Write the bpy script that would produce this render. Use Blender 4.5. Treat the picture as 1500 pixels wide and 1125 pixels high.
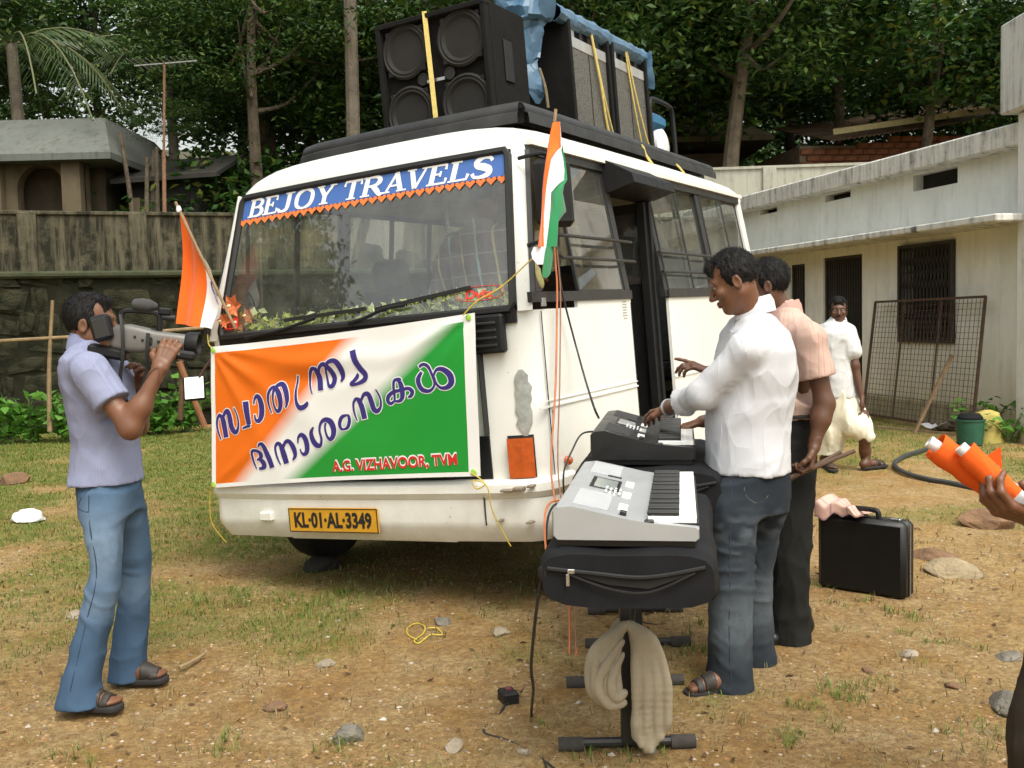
import bpy, bmesh, math, random
import numpy as np
from mathutils import Matrix, Vector
from math import radians, sin, cos, pi
for o in list(bpy.data.objects): bpy.data.objects.remove(o)
SC = bpy.context.scene
COL = SC.collection
# ---------------------------------------------------------------- camera
cd = bpy.data.cameras.new('camera'); cam = bpy.data.objects.new('camera', cd); COL.objects.link(cam)
cd.sensor_width = 36.0; cd.lens = 36.0; cd.clip_start = 0.05; cd.clip_end = 2000
_p, _t = radians(3.75), radians(1.4)
_f = Vector((0, cos(_p), -sin(_p))); _r0 = Vector((1, 0, 0)); _u0 = Vector((0, sin(_p), cos(_p)))
_R = _r0*cos(_t) - _u0*sin(_t); _U = _r0*sin(_t) + _u0*cos(_t)
cam.matrix_world = Matrix(((_R.x, _U.x, -_f.x, 0), (_R.y, _U.y, -_f.y, 0), (_R.z, _U.z, -_f.z, 1.5), (0, 0, 0, 1)))
SC.camera = cam
# ---------------------------------------------------------------- sky and sun (bright hazy overcast)
SUN_EL, SUN_AZ = radians(58), radians(155)      # azimuth clockwise from +Y: behind the camera, to the right
wd = bpy.data.worlds.new('World'); SC.world = wd; wd.use_nodes = True
wn = wd.node_tree.nodes; wl = wd.node_tree.links
bg = wn['Background']; bg.inputs[1].default_value = 0.15
sk = wn.new('ShaderNodeTexSky'); sk.sky_type = 'NISHITA'; sk.sun_disc = False
sk.sun_elevation = SUN_EL; sk.sun_rotation = SUN_AZ
sk.air_density = 1.6; sk.dust_density = 6.0; sk.ozone_density = 0.6; sk.altitude = 0
hs_ = wn.new('ShaderNodeHueSaturation'); hs_.inputs['Saturation'].default_value = 0.30   # thin overcast whitens the sky
wm_ = wn.new('ShaderNodeMix'); wm_.data_type = 'RGBA'; wm_.blend_type = 'MULTIPLY'; wm_.inputs[0].default_value = 1.0; wm_.inputs[7].default_value = (1.0, 1.01, 0.96, 1)
wl.new(sk.outputs[0], hs_.inputs['Color']); wl.new(hs_.outputs[0], wm_.inputs[6]); wl.new(wm_.outputs[2], bg.inputs[0])
sl = bpy.data.lights.new('sun', 'SUN'); sl.energy = 0.8; sl.angle = radians(22); sl.color = (1, 0.94, 0.84)
so = bpy.data.objects.new('sun', sl); COL.objects.link(so)
_sd = Vector((sin(SUN_AZ)*cos(SUN_EL), cos(SUN_AZ)*cos(SUN_EL), sin(SUN_EL)))
so.rotation_euler = _sd.to_track_quat('Z', 'Y').to_euler(); so.location = (6, -8, 20)
SC.view_settings.view_transform = 'Standard'; SC.view_settings.look = 'None'
SC.view_settings.exposure = 0.82; SC.view_settings.gamma = 1.0; SC.view_settings.use_curve_mapping = False
try:
    SC.cycles.max_bounces = 8; SC.cycles.transparent_max_bounces = 16
    SC.cycles.caustics_reflective = False; SC.cycles.caustics_refractive = False
except Exception: pass

# ---------------------------------------------------------------- helpers
def prop(o, label=None, cat=None, group=None, kind=None):
    if label: o['label'] = label
    if cat: o['category'] = cat
    if group: o['group'] = group
    if kind: o['kind'] = kind
    return o
def empty(name, loc=(0,0,0), rz=0.0, parent=None):
    o = bpy.data.objects.new(name, None); COL.objects.link(o); o.location = loc; o.rotation_euler = (0,0,rz)
    o.empty_display_size = 0.1
    if parent: o.parent = parent
    return o
def mesh_obj(name, me, parent=None):
    o = bpy.data.objects.new(name, me); COL.objects.link(o)
    if parent: o.parent = parent
    return o
def raw(name, V, Fc, mat, parent=None, smooth=False, attrs=None, sharp=None):
    me = bpy.data.meshes.new(name)
    V = np.asarray(V, dtype=np.float64)
    me.from_pydata(V.tolist(), [], Fc.tolist() if isinstance(Fc, np.ndarray) else Fc)
    if mat is not None: me.materials.append(mat)
    if smooth:
        me.polygons.foreach_set('use_smooth', np.ones(len(me.polygons), dtype=bool))
    if attrs:
        for k, v in attrs.items():
            v = np.asarray(v, dtype=np.float32)
            if v.ndim == 1:
                at = me.attributes.new(k, 'FLOAT', 'POINT'); at.data.foreach_set('value', v)
            else:
                at = me.attributes.new(k, 'FLOAT_VECTOR', 'POINT'); at.data.foreach_set('vector', v.ravel())
    me.update()
    if smooth and sharp:
        me.set_sharp_from_angle(angle=radians(sharp))
    return mesh_obj(name, me, parent)
def copy_tree(o, parent=None):
    c = o.copy(); COL.objects.link(c); c.parent = parent
    for ch in list(o.children): copy_tree(ch, c)
    return c
def catmull(P, n=6, closed=False):
    P = np.asarray(P, float); m = len(P)
    if m < 3 and not closed: 
        return np.array([P[0]+(P[-1]-P[0])*t for t in np.linspace(0,1,n+1)])
    out = []
    rng = m if closed else m-1
    for i in range(rng):
        if closed: p0,p1,p2,p3 = P[(i-1)%m],P[i],P[(i+1)%m],P[(i+2)%m]
        else: p0,p1,p2,p3 = P[max(i-1,0)],P[i],P[i+1],P[min(i+2,m-1)]
        for t in np.arange(n)/n:
            out.append(0.5*((2*p1)+(-p0+p2)*t+(2*p0-5*p1+4*p2-p3)*t*t+(-p0+3*p1-3*p2+p3)*t**3))
    if not closed: out.append(P[-1])
    return np.array(out)
def frames(P):
    P = np.asarray(P, float); T = np.gradient(P, axis=0); T /= np.linalg.norm(T,axis=1)[:,None]+1e-12
    ref = np.array([0,0,1.]) if abs(T[0][2])<.9 else np.array([1.,0,0])
    N = []; n = np.cross(T[0], ref); n /= np.linalg.norm(n)
    for t in T:
        n = n - t*(n@t); n /= np.linalg.norm(n)+1e-12; N.append(n.copy())
    N = np.array(N); return T, N, np.cross(T, N)
class MB:
    def __init__(s): s.v = []; s.f = []
    def add(s, V, Fc):
        o = len(s.v); s.v.extend([tuple(map(float,q)) for q in V]); s.f.extend([tuple(int(i)+o for i in q) for q in Fc]); return s
    def box(s, c, d, bev=0.0, M=None):
        x,y,z = [q/2 for q in d]
        if bev <= 0:
            V = [(-x,-y,-z),(x,-y,-z),(x,y,-z),(-x,y,-z),(-x,-y,z),(x,-y,z),(x,y,z),(-x,y,z)]
            Fc = [(3,2,1,0),(4,5,6,7),(0,1,5,4),(1,2,6,5),(2,3,7,6),(3,0,4,7)]
        else:
            b = min(bev, x*.98, y*.98, z*.98); V = []; Fc = []
            idx = {}
            for sx in (-1,1):
                for sy in (-1,1):
                    for sz in (-1,1):
                        for ax in range(3):
                            p = [sx*(x-b), sy*(y-b), sz*(z-b)]; p[ax] = (sx*x, sy*y, sz*z)[ax]
                            idx[(sx,sy,sz,ax)] = len(V); V.append(p)
            for ax in range(3):
                o1, o2 = [q for q in range(3) if q != ax]
                for sg in (-1,1):
                    q = []
                    for (p1,p2) in ((-1,-1),(1,-1),(1,1),(-1,1)):
                        k = [0,0,0]; k[ax]=sg; k[o1]=p1; k[o2]=p2; q.append(idx[tuple(k)+(ax,)])
                    flip = (sg>0) == (ax==1)
                    Fc.append(tuple(q[::-1]) if flip else tuple(q))
            for ax in range(3):
                o1, o2 = [q for q in range(3) if q != ax]
                for p1 in (-1,1):
                    for p2 in (-1,1):
                        def K(e, w):
                            k=[0,0,0]; k[ax]=e; k[o1]=p1; k[o2]=p2; return idx[tuple(k)+(w,)]
                        q = (K(-1,o1),K(1,o1),K(1,o2),K(-1,o2)); Fc.append(q)
            for sx in (-1,1):
                for sy in (-1,1):
                    for sz in (-1,1):
                        q = tuple(idx[(sx,sy,sz,a)] for a in range(3)); Fc.append(q if sx*sy*sz>0 else q[::-1])
        V = np.array(V)
        if M is not None: V = V @ np.array(M)[:3,:3].T
        return s.add(V + np.array(c), Fc)
    def tube(s, P, r, n=8, cap=True, sq=None):
        P = np.asarray(P, float); T,N,Bn = frames(P); m = len(P)
        r = np.broadcast_to(np.asarray(r,float), (m,)); a = np.arange(n)*2*pi/n + pi/n
        sy = 1.0 if sq is None else sq
        V = (P[:,None]+r[:,None,None]*(np.cos(a)[None,:,None]*N[:,None]+sy*np.sin(a)[None,:,None]*Bn[:,None])).reshape(-1,3)
        Fc = [(i*n+j, i*n+(j+1)%n, (i+1)*n+(j+1)%n, (i+1)*n+j) for i in range(m-1) for j in range(n)]
        if cap: Fc += [tuple(range(n))[::-1], tuple((m-1)*n+j for j in range(n))]
        return s.add(V, Fc)
    def rod(s, a, b, r, n=8, r2=None): return s.tube([a,b], [r, r if r2 is None else r2], n)
    def bar(s, a, b, w, h):            # rectangular bar between two points
        a = np.array(a,float); b = np.array(b,float); t = b-a; L = np.linalg.norm(t); t/=L
        ref = np.array([0,0,1.]) if abs(t[2])<.95 else np.array([0,1.,0])
        n = np.cross(t,ref); n/=np.linalg.norm(n); u = np.cross(n,t)
        V = [p+sx*n*w/2+sy*u*h/2 for p in (a,b) for sx,sy in ((-1,-1),(1,-1),(1,1),(-1,1))]
        return s.add(V, [(3,2,1,0),(4,5,6,7),(0,1,5,4),(1,2,6,5),(2,3,7,6),(3,0,4,7)])
    def lathe(s, prof, n=24, c=(0,0,0), M=None):
        a = np.arange(n)*2*pi/n; V = np.array([(r*cos(t), r*sin(t), z) for r,z in prof for t in a])
        if M is not None: V = V @ np.array(M)[:3,:3].T
        m = len(prof); Fc = [(i*n+j, i*n+(j+1)%n, (i+1)*n+(j+1)%n, (i+1)*n+j) for i in range(m-1) for j in range(n)]
        Fc += [tuple(range(n))[::-1], tuple((m-1)*n+j for j in range(n))]
        return s.add(V+np.array(c), Fc)
    def grid(s, P, closed_u=False, thick=None, flip=False):
        P = np.asarray(P, float); m,n = P.shape[:2]
        Fc = [(i*n+j, i*n+j+1, (i+1)*n+j+1, (i+1)*n+j) for i in range(m-1) for j in range(n-1)]
        if closed_u: Fc += [((m-1)*n+j, (m-1)*n+j+1, j+1, j) for j in range(n-1)]
        if flip: Fc = [q[::-1] for q in Fc]
        V = P.reshape(-1,3)
        if thick:
            du = np.gradient(P,axis=0); dv = np.gradient(P,axis=1); N = np.cross(du,dv); N /= np.linalg.norm(N,axis=2)[...,None]+1e-12
            if flip: N = -N
            Q = (P - N*thick).reshape(-1,3); k = m*n
            F2 = [tuple(i+k for i in q[::-1]) for q in Fc]
            ring = [(i*n) for i in range(m)]; edge = []
            edge += [(0*n+j+1, 0*n+j) for j in range(n-1)]
            edge += [((m-1)*n+j, (m-1)*n+j+1) for j in range(n-1)]
            edge += [(i*n, (i+1)*n) for i in range(m-1)]
            edge += [((i+1)*n+n-1, i*n+n-1) for i in range(m-1)]
            if closed_u: edge = [((i)*n, (i+1)%m*n) for i in range(m)] + [((i+1)%m*n+n-1, i*n+n-1) for i in range(m)]
            F3 = [(a_, b_, b_+k, a_+k) if flip else (b_, a_, a_+k, b_+k) for a_,b_ in edge]
            return s.add(np.concatenate([V,Q]), Fc+F2+F3)
        return s.add(V, Fc)
    def prism(s, poly, d, M=None, c=(0,0,0)):   # poly in local xy, extruded 0..d along z
        n = len(poly); V = np.array([(x,y,0) for x,y in poly]+[(x,y,d) for x,y in poly], float)
        if M is not None: V = V @ np.array(M)[:3,:3].T
        Fc = [tuple(range(n))[::-1], tuple(range(n,2*n))]+[(i,(i+1)%n,(i+1)%n+n,i+n) for i in range(n)]
        return s.add(V+np.array(c), Fc)
    def build(s, name, mat, parent=None, smooth=False, sharp=35, attrs=None):
        o = raw(name, s.v, s.f, mat, parent, smooth, attrs, sharp if smooth else None)
        bm = bmesh.new(); bm.from_mesh(o.data); bmesh.ops.recalc_face_normals(bm, faces=bm.faces); bm.to_mesh(o.data); bm.free()
        return o
def rotM(rx=0, ry=0, rz=0):
    return np.array((Matrix.Rotation(rz,3,'Z') @ Matrix.Rotation(ry,3,'Y') @ Matrix.Rotation(rx,3,'X')))

# ---- procedural materials
MATS = {}
class NT:
    def __init__(s, m): s.t = m.node_tree; s.n = s.t.nodes; s.l = s.t.links
    def new(s, ty, **kw):
        q = s.n.new(ty)
        for k,v in kw.items():
            if k == 'ins':
                for i,x in v.items(): 
                    if hasattr(x,'is_output'): s.l.new(x, q.inputs[i])
                    else: q.inputs[i].default_value = x
            else: setattr(q,k,v)
        return q
    def math(s, op, a, b=0.0, c=None, clamp=False):
        q = s.n.new('ShaderNodeMath'); q.operation = op; q.use_clamp = clamp
        for i,x in enumerate((a,b) if c is None else (a,b,c)):
            if hasattr(x,'is_output'): s.l.new(x, q.inputs[i])
            else: q.inputs[i].default_value = x
        return q.outputs[0]
    def mix(s, f, a, b, mode='MIX'):
        q = s.n.new('ShaderNodeMix'); q.data_type = 'RGBA'; q.blend_type = mode; q.clamp_factor = True
        for i,x in ((0,f),(6,a),(7,b)):
            if hasattr(x,'is_output'): s.l.new(x, q.inputs[i])
            elif i == 0: q.inputs[i].default_value = x
            else: q.inputs[i].default_value = (*x,1) if len(x)==3 else x
        return q.outputs[2]
    def noise(s, sc, vec=None, det=4, rough=.55, dist=0, out=0):
        q = s.n.new('ShaderNodeTexNoise'); q.inputs['Scale'].default_value = sc; q.inputs['Detail'].default_value = det
        q.inputs['Roughness'].default_value = rough; q.inputs['Distortion'].default_value = dist
        if vec is not None: s.l.new(vec, q.inputs['Vector'])
        return q.outputs[out]
    def ramp(s, f, stops, interp='LINEAR'):
        q = s.n.new('ShaderNodeValToRGB'); q.color_ramp.interpolation = interp; e = q.color_ramp.elements
        while len(e) < len(stops): e.new(.5)
        for i,(p,c) in enumerate(stops):
            e[i].position = p; e[i].color = (*c,1) if len(c)==3 else c
        s.l.new(f, q.inputs[0]); return q.outputs[0]
    def coord(s, which='Object'): return s.n.new('ShaderNodeTexCoord').outputs[which]
    def attr(s, name, out='Fac'):
        q = s.n.new('ShaderNodeAttribute'); q.attribute_name = name; return q.outputs[out]
    def mapping(s, vec, scale=(1,1,1), rot=(0,0,0), loc=(0,0,0)):
        q = s.n.new('ShaderNodeMapping'); s.l.new(vec,q.inputs[0]); q.inputs[1].default_value = loc; q.inputs[2].default_value = rot; q.inputs[3].default_value = scale; return q.outputs[0]
    def bump(s, h, strength=.3, dist=.01):
        q = s.n.new('ShaderNodeBump'); q.inputs['Strength'].default_value = strength; q.inputs['Distance'].default_value = dist
        s.l.new(h, q.inputs['Height']); return q.outputs[0]
def newmat(name):
    m = bpy.data.materials.new(name); m.use_nodes = True; t = NT(m); p = t.n['Principled BSDF']; return m, t, p
def setp(p, **kw):
    for k,v in kw.items():
        k2 = {'rough':'Roughness','metal':'Metallic','spec':'Specular IOR Level','trans':'Transmission Weight','coat':'Coat Weight','sheen':'Sheen Weight','alpha':'Alpha','ior':'IOR','sss':'Subsurface Weight'}[k]
        p.inputs[k2].default_value = v
def mat(name, col, rough=.6, var=.25, vs=6.0, bump=0.0, bs=60.0, bd=.003, col2=None, metal=0, spec=.5, coat=0, space='Object', **kw):
    """plain surface with uneven tint and fine relief"""
    if name in MATS: return MATS[name]
    m, t, p = newmat(name); co = t.coord(space)
    c2 = col2 if col2 else tuple(q*(1-var) for q in col)
    f = t.noise(vs, co, 5, .6); f = t.ramp(f, [(.32,(0,0,0)),(.68,(1,1,1))])
    t.l.new(t.mix(f, c2, col), p.inputs['Base Color'])
    r = t.math('MULTIPLY_ADD', t.noise(vs*2.3, co, 3), .3, rough-.15); t.l.new(r, p.inputs['Roughness'])
    setp(p, metal=metal, spec=spec, coat=coat, **kw)
    if bump: t.l.new(t.bump(t.noise(bs, co, 4), bump, bd), p.inputs['Normal'])
    MATS[name] = m; return m

# ---- value noise for geometry
_rs = np.random.RandomState(7); _tab = _rs.rand(4096).astype(np.float32)
def vnoise(P, sc=1.0, seed=0):
    P = np.asarray(P, np.float32)*sc + seed*17.31; i = np.floor(P).astype(np.int64); f = P-i; f = f*f*(3-2*f)
    def h(a,b,c): return _tab[(a*73856093 ^ b*19349663 ^ c*83492791) & 4095]
    x,y,z = i[...,0],i[...,1],i[...,2]; fx,fy,fz = f[...,0],f[...,1],f[...,2]
    def L(a,b,t): return a+(b-a)*t
    return L(L(L(h(x,y,z),h(x+1,y,z),fx),L(h(x,y+1,z),h(x+1,y+1,z),fx),fy),L(L(h(x,y,z+1),h(x+1,y,z+1),fx),L(h(x,y+1,z+1),h(x+1,y+1,z+1),fx),fy),fz)
def fbm(P, sc, oct=3, seed=0):
    return sum(vnoise(P, sc*2**k, seed+k)*.5**k for k in range(oct))/sum(.5**k for k in range(oct))
# ================================================================ SETTING
rnd = random.Random(5)
def wall_y(x): return 14.23 + 0.349*(x+7.07)
def ghn(X, Y):
    X = np.asarray(X, float); Y = np.asarray(Y, float); P = np.stack([X, Y, X*0], -1)
    return (fbm(P, .6, 2, 3)-.5)*.05 + (fbm(P, 5, 3, 9)-.5)*.018
def bank(x, y): return 2.05 + max(y-wall_y(x)-.5, 0)*.17
def gh(x, y): return float(ghn(np.array([x]), np.array([y]))[0])
def axis(lo, hi, a, b, fine, grow=1.18):
    c = list(np.arange(a, b+1e-6, fine)); s = fine; x = b
    while x < hi: s *= grow; x += s; c.append(x)
    s = fine; x = a; d = []
    while x > lo: s *= grow; x -= s; d.append(x)
    return np.array(d[::-1]+c)
def ground_mat():
    m, t, p = newmat('soil'); co = t.coord('Object')
    big = t.ramp(t.noise(.55, co, 5, .62), [(.35,(0,0,0)),(.65,(1,1,1))])
    mid = t.ramp(t.noise(3.1, co, 6, .65, .4), [(.36,(0,0,0)),(.66,(1,1,1))])
    c = t.mix(big, (.42,.225,.068), (.58,.385,.145))
    c = t.mix(t.math('MULTIPLY', mid, .75), c, (.68,.53,.29))
    fine = t.ramp(t.noise(38, co, 5, .7), [(.38,(0,0,0)),(.62,(1,1,1))])
    c = t.mix(t.math('MULTIPLY', fine, .75), c, (.26,.14,.055))
    grit = t.ramp(t.noise(11, co, 7, .75), [(.46,(0,0,0)),(.60,(1,1,1))]); c = t.mix(t.math('MULTIPLY', grit, .35), c, (.25,.155,.07))
    v = t.new('ShaderNodeTexVoronoi', ins={'Vector':co,'Scale':70.0}); vr = t.ramp(v.outputs['Distance'], [(.18,(1,1,1)),(.30,(0,0,0))])
    vc = t.ramp(v.outputs['Color'], [(.2,(.46,.40,.32)),(.5,(.07,.05,.035)),(.8,(.26,.12,.05))])
    sel = t.ramp(t.noise(9, co, 3), [(.45,(0,0,0)),(.6,(1,1,1))])
    c = t.mix(t.math('MULTIPLY', vr, sel), c, vc)
    # thin moss and short sward colour between the grass blades
    gcov = t.attr('turf'); gn = t.ramp(t.noise(6, co, 6, .7), [(.42,(0,0,0)),(.62,(1,1,1))])
    gc = t.mix(t.noise(25, co, 3), (.085,.16,.018), (.19,.235,.045))
    c = t.mix(t.math('MULTIPLY', gcov, t.math('MULTIPLY_ADD', gn, .65, .28)), c, gc)
    t.l.new(c, p.inputs['Base Color']); setp(p, rough=.95, spec=.15)
    hgt = t.math('ADD', t.noise(45, co, 8, .8), t.math('MULTIPLY', vr, .4))
    t.l.new(t.bump(hgt, 1.0, .03), p.inputs['Normal'])
    return m
def turf(X, Y):
    P = np.stack([X, Y, X*0], -1)
    n = fbm(P, .9, 3, 21)
    left = np.clip((Y-4.6)/2.2, 0, 1)*np.clip((-.35-X)/1.5+np.clip(Y-8.5,0,1), 0, 1)
    right = np.clip((Y-8.2)/2.0,0,1)*np.clip((X-1.0)/1,0,1)*.8
    base = np.clip((n-.55)*7, 0, 1)*.6
    return np.clip(base + left*np.clip((n-.33)*6, 0, 1) + right*np.clip((n-.42)*6,0,1), 0, 1)*np.where(Y > wall_y(X)+.3, .6, 1)
xs = axis(-260, 260, -4.2, 4.6, .055); ys = axis(-40, 320, 2.2, 9.5, .055)
GX, GY = np.meshgrid(xs, ys, indexing='ij'); GZ = ghn(GX, GY)
n_, m_ = GX.shape; I = np.arange(n_*m_).reshape(n_, m_)
Fq = np.stack([I[:-1,:-1], I[1:,:-1], I[1:,1:], I[:-1,1:]], -1).reshape(-1, 4)
ground = raw('ground', np.stack([GX,GY,GZ],-1).reshape(-1,3), Fq, ground_mat(), None, True, {'turf': turf(GX,GY).ravel()})
prop(ground, 'sandy laterite ground with patchy grass', None, None, 'structure')

# raised bank behind the walls, climbing into a wooded slope
BX = np.concatenate([np.arange(-60,-14,4), np.arange(-14,24,1.0), np.arange(24,90,4)]); BT = np.concatenate([[.45,.46],np.arange(.9,12,.8),np.arange(12,110,5)])
VV = []
for x in BX:
    for k_,t_ in enumerate(BT):
        y = wall_y(x)+t_; VV.append((x, y, -.3 if k_ == 0 else bank(x,y)+ (vnoise(np.array([[x,y,0.]]),.5,4)[0]-.5)*.5))
I = np.arange(len(VV)).reshape(len(BX),len(BT)); Fq = np.stack([I[:-1,:-1],I[1:,:-1],I[1:,1:],I[:-1,1:]],-1).reshape(-1,4)
prop(raw('hillside', VV, Fq, mat('leaf_litter_slope',(.085,.062,.032),.95,.6,1.5,.6,12,.05,col2=(.04,.05,.018)), None, True), 'wooded slope behind the walls', None, None, 'structure')

# ---- plaster, stone and mould materials
def plaster(name, col, dirt, base_h=.6, mould=0.5, low=(.42,.30,.11), low_amt=.8, streak=1.0, rough=.85, cov=0.):
    m, t, p = newmat(name); co = t.coord('Object'); sep = t.new('ShaderNodeSeparateXYZ', ins={0:co}); z = sep.outputs[2]
    c = t.mix(t.ramp(t.noise(1.1, co, 6, .65), [(.35,(0,0,0)),(.7,(1,1,1))]), tuple(q*.82 for q in col), col)
    lo = t.math('SUBTRACT', 1, t.math('DIVIDE', z, base_h), clamp=True)
    lo = t.math('MULTIPLY', t.math('MULTIPLY', lo, t.math('MULTIPLY_ADD', t.noise(2.0, co, 5, .6), 1.6, .1)), low_amt, clamp=True)
    c = t.mix(lo, c, low)
    st = t.noise(1, t.mapping(co, (9,9,.9)), 6, .7); sp = t.noise(3.2, co, 6, .75)
    f = t.math('MULTIPLY', t.ramp(st, [(.47-cov,(0,0,0)),(.66-cov,(1,1,1))]), t.ramp(sp, [(.38-cov,(0,0,0)),(.62-cov,(1,1,1))]))
    c = t.mix(t.math('MULTIPLY', f, mould), c, dirt)
    t.l.new(c, p.inputs['Base Color']); setp(p, rough=rough, spec=.2)
    t.l.new(t.bump(t.noise(28, co, 6, .7), .25, .012), p.inputs['Normal']); MATS[name] = m; return m
M_bldg = plaster('cream_plaster', (.80,.81,.76), (.12,.115,.10), 1.25, .28, (.54,.42,.18), .8)
M_para = plaster('mouldy_parapet', (.66,.66,.62), (.02,.02,.018), .01, .95, cov=.02)
M_old = plaster('old_grey_plaster', (.125,.11,.072), (.012,.013,.008), .01, .95, cov=.10)  # mouldy plaster, base also darkened for tree shade that does not reach it
M_rear = plaster('pale_rear_plaster', (.36,.35,.29), (.12,.11,.08), .01, .7)
M_house = plaster('house_wall', (.15,.118,.075), (.06,.05,.035), .01, .8)
M_stone = mat('shaded_mossy_stone', (.062,.058,.036), .95, .75, 2.6, 1.0, 22, .04, col2=(.010,.013,.006), spec=.15, space='Object')  # moss on stone, with the missing tree shade darkened into both colours
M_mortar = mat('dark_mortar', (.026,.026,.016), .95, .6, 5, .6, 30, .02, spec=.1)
M_grille = mat('dark_grille_paint', (.045,.04,.036), .6, .4, 8, .2, 50)
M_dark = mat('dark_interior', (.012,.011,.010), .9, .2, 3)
M_rust = mat('rusty_steel', (.10,.055,.035), .7, .5, 14, .3, 60)
M_wood = mat('weathered_wood', (.30,.20,.11), .85, .45, 9, .3, 50)

def holes_wall(mb, x0, x1, z0, z1, th, openings):
    """wall in the local x/z plane, front at y=0, back at y=-th, with rectangular openings and their reveals"""
    X = sorted({x0,x1,*[q for o in openings for q in o[:2]]}); Z = sorted({z0,z1,*[q for o in openings for q in o[2:]]})
    def hole(a,b,c,d): return any(o[0]-1e-6<=a and b<=o[1]+1e-6 and o[2]-1e-6<=c and d<=o[3]+1e-6 for o in openings)
    for i in range(len(X)-1):
        for j in range(len(Z)-1):
            a,b,c,d = X[i],X[i+1],Z[j],Z[j+1]
            if hole(a,b,c,d): continue
            mb.add([(a,0,c),(b,0,c),(b,0,d),(a,0,d)], [(0,1,2,3)]); mb.add([(a,-th,c),(b,-th,c),(b,-th,d),(a,-th,d)], [(3,2,1,0)])
    for (a,b,c,d) in openings:
        q = [(a,0,c),(b,0,c),(b,0,d),(a,0,d),(a,-th,c),(b,-th,c),(b,-th,d),(a,-th,d)]
        mb.add(q, [(0,1,5,4),(1,2,6,5),(2,3,7,6),(3,0,4,7)])
    q = [(x0,0,z0),(x1,0,z0),(x1,0,z1),(x0,0,z1),(x0,-th,z0),(x1,-th,z0),(x1,-th,z1),(x0,-th,z1)]
    mb.add(q, [(0,1,5,4),(1,2,6,5),(2,3,7,6),(3,0,4,7)])

# ---- long single-storey building on the right (local x along the facade away from camera, +y outwards)
bd = prop(empty('long_building', (5.72,11.43,0), math.atan2(.9739,-.2269)), 'long cream plastered single storey building with mould stained parapet on the right', 'building')
WIN = (1.17,2.30,1.04,2.31); DOOR = (3.21,4.26,.12,2.27); SLIT = (4.81,5.27,1.0,2.22)
vents = [(1.14,2.03,2.99,3.2),(3.5,4.2,3.10,3.205),(5.7,6.3,3.12,3.205)]
mb = MB(); holes_wall(mb, -.35, 11, -.2, 3.22, .22, [WIN, DOOR, SLIT]+vents+[(6.2,7.2,.12,2.25)]); mb.build('wall', M_bldg, bd)
MB().box((5.3,-3.2,1.6), (11.4,.2,3.6)).box((-.45,-1.7,1.6),(.2,3.2,3.6)).box((11.1,-1.7,1.6),(.2,3.2,3.6)).build('outer_wall', M_bldg, bd)
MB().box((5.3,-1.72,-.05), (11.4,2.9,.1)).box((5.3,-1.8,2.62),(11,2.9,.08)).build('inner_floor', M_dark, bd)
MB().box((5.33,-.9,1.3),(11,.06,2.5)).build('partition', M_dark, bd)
mb = MB(); mb.box((5.33,-1.47,3.345), (11.5,3.40,.25), .02); mb.build('parapet', M_para, bd)
mb = MB(); mb.box((5.3,.32,2.43), (11.3,.64,.085), .015); mb.build('sunshade', M_para, bd)
MB().box((5.3,.06,.10), (11.3,.12,.42), .02).build('plinth', plaster('plinth_plaster', (.40,.35,.22), (.05,.05,.03), .01, 1.0), bd)
def frame_rect(mb, o, y, w):
    a,b,c,d = o
    mb.box((a+w/2,y,(c+d)/2),(w,w,d-c)); mb.box((b-w/2,y,(c+d)/2),(w,w,d-c)); mb.box(((a+b)/2,y,c+w/2),(b-a-2*w,w,w)); mb.box(((a+b)/2,y,d-w/2),(b-a-2*w,w,w))
def collapsible(name, o, y, step, parent, cross):
    f = MB(); frame_rect(f, o, y, .04); fo = f.build(name, M_grille, parent)
    a,b,c,d = o; nb = int((b-a-.08)/step)
    bar = MB().box((0,0,0),(.022,.022,d-c-.08)).build('grille_bar', M_grille, fo); bar.location = (a+.04+step/2, y, (c+d)/2)
    for i in range(1, nb):
        c2 = bar.copy(); COL.objects.link(c2); c2.location = (a+.04+step*(i+.5), y, (c+d)/2)
    if cross:
        x = MB()
        for zc in cross:
            for i in range(nb-1):
                xa = a+.04+step*(i+.5)
                x.bar((xa,y+.018,zc-.11),(xa+step,y+.018,zc+.11),.012,.012); x.bar((xa,y+.03,zc+.11),(xa+step,y+.03,zc-.11),.012,.012)
        x.build('lattice', M_grille, fo)['kind'] = 'stuff'
    return fo
collapsible('window_grille', WIN, .03, .072, bd, (1.45,1.85,2.15))
collapsible('door_grille', DOOR, -.05, .062, bd, ())
collapsible('side_grille', SLIT, -.05, .07, bd, ())
collapsible('far_door_grille', (6.2,7.2,.12,2.25), -.05, .08, bd, ())
for v in vents:
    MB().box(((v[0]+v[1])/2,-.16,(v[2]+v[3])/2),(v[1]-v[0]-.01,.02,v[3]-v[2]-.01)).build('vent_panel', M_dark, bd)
# porch column and roof beam of the wing at the right edge
pc = prop(empty('porch_column', (6.07,11.0,0), 0), 'white rendered porch column carrying a mouldy roof beam at the right edge', 'column')
MB().box((0,0,1.75),(1.12,.34,3.6),.012).build('shaft', plaster('white_render', (.80,.80,.77), (.2,.19,.16), .5, .5), pc)
MB().box((.62,0,4.04),(2.60,.66,.96),.015).build('roof_beam', plaster('beam_render', (.66,.66,.64), (.10,.10,.09), .01, .9), pc)

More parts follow.
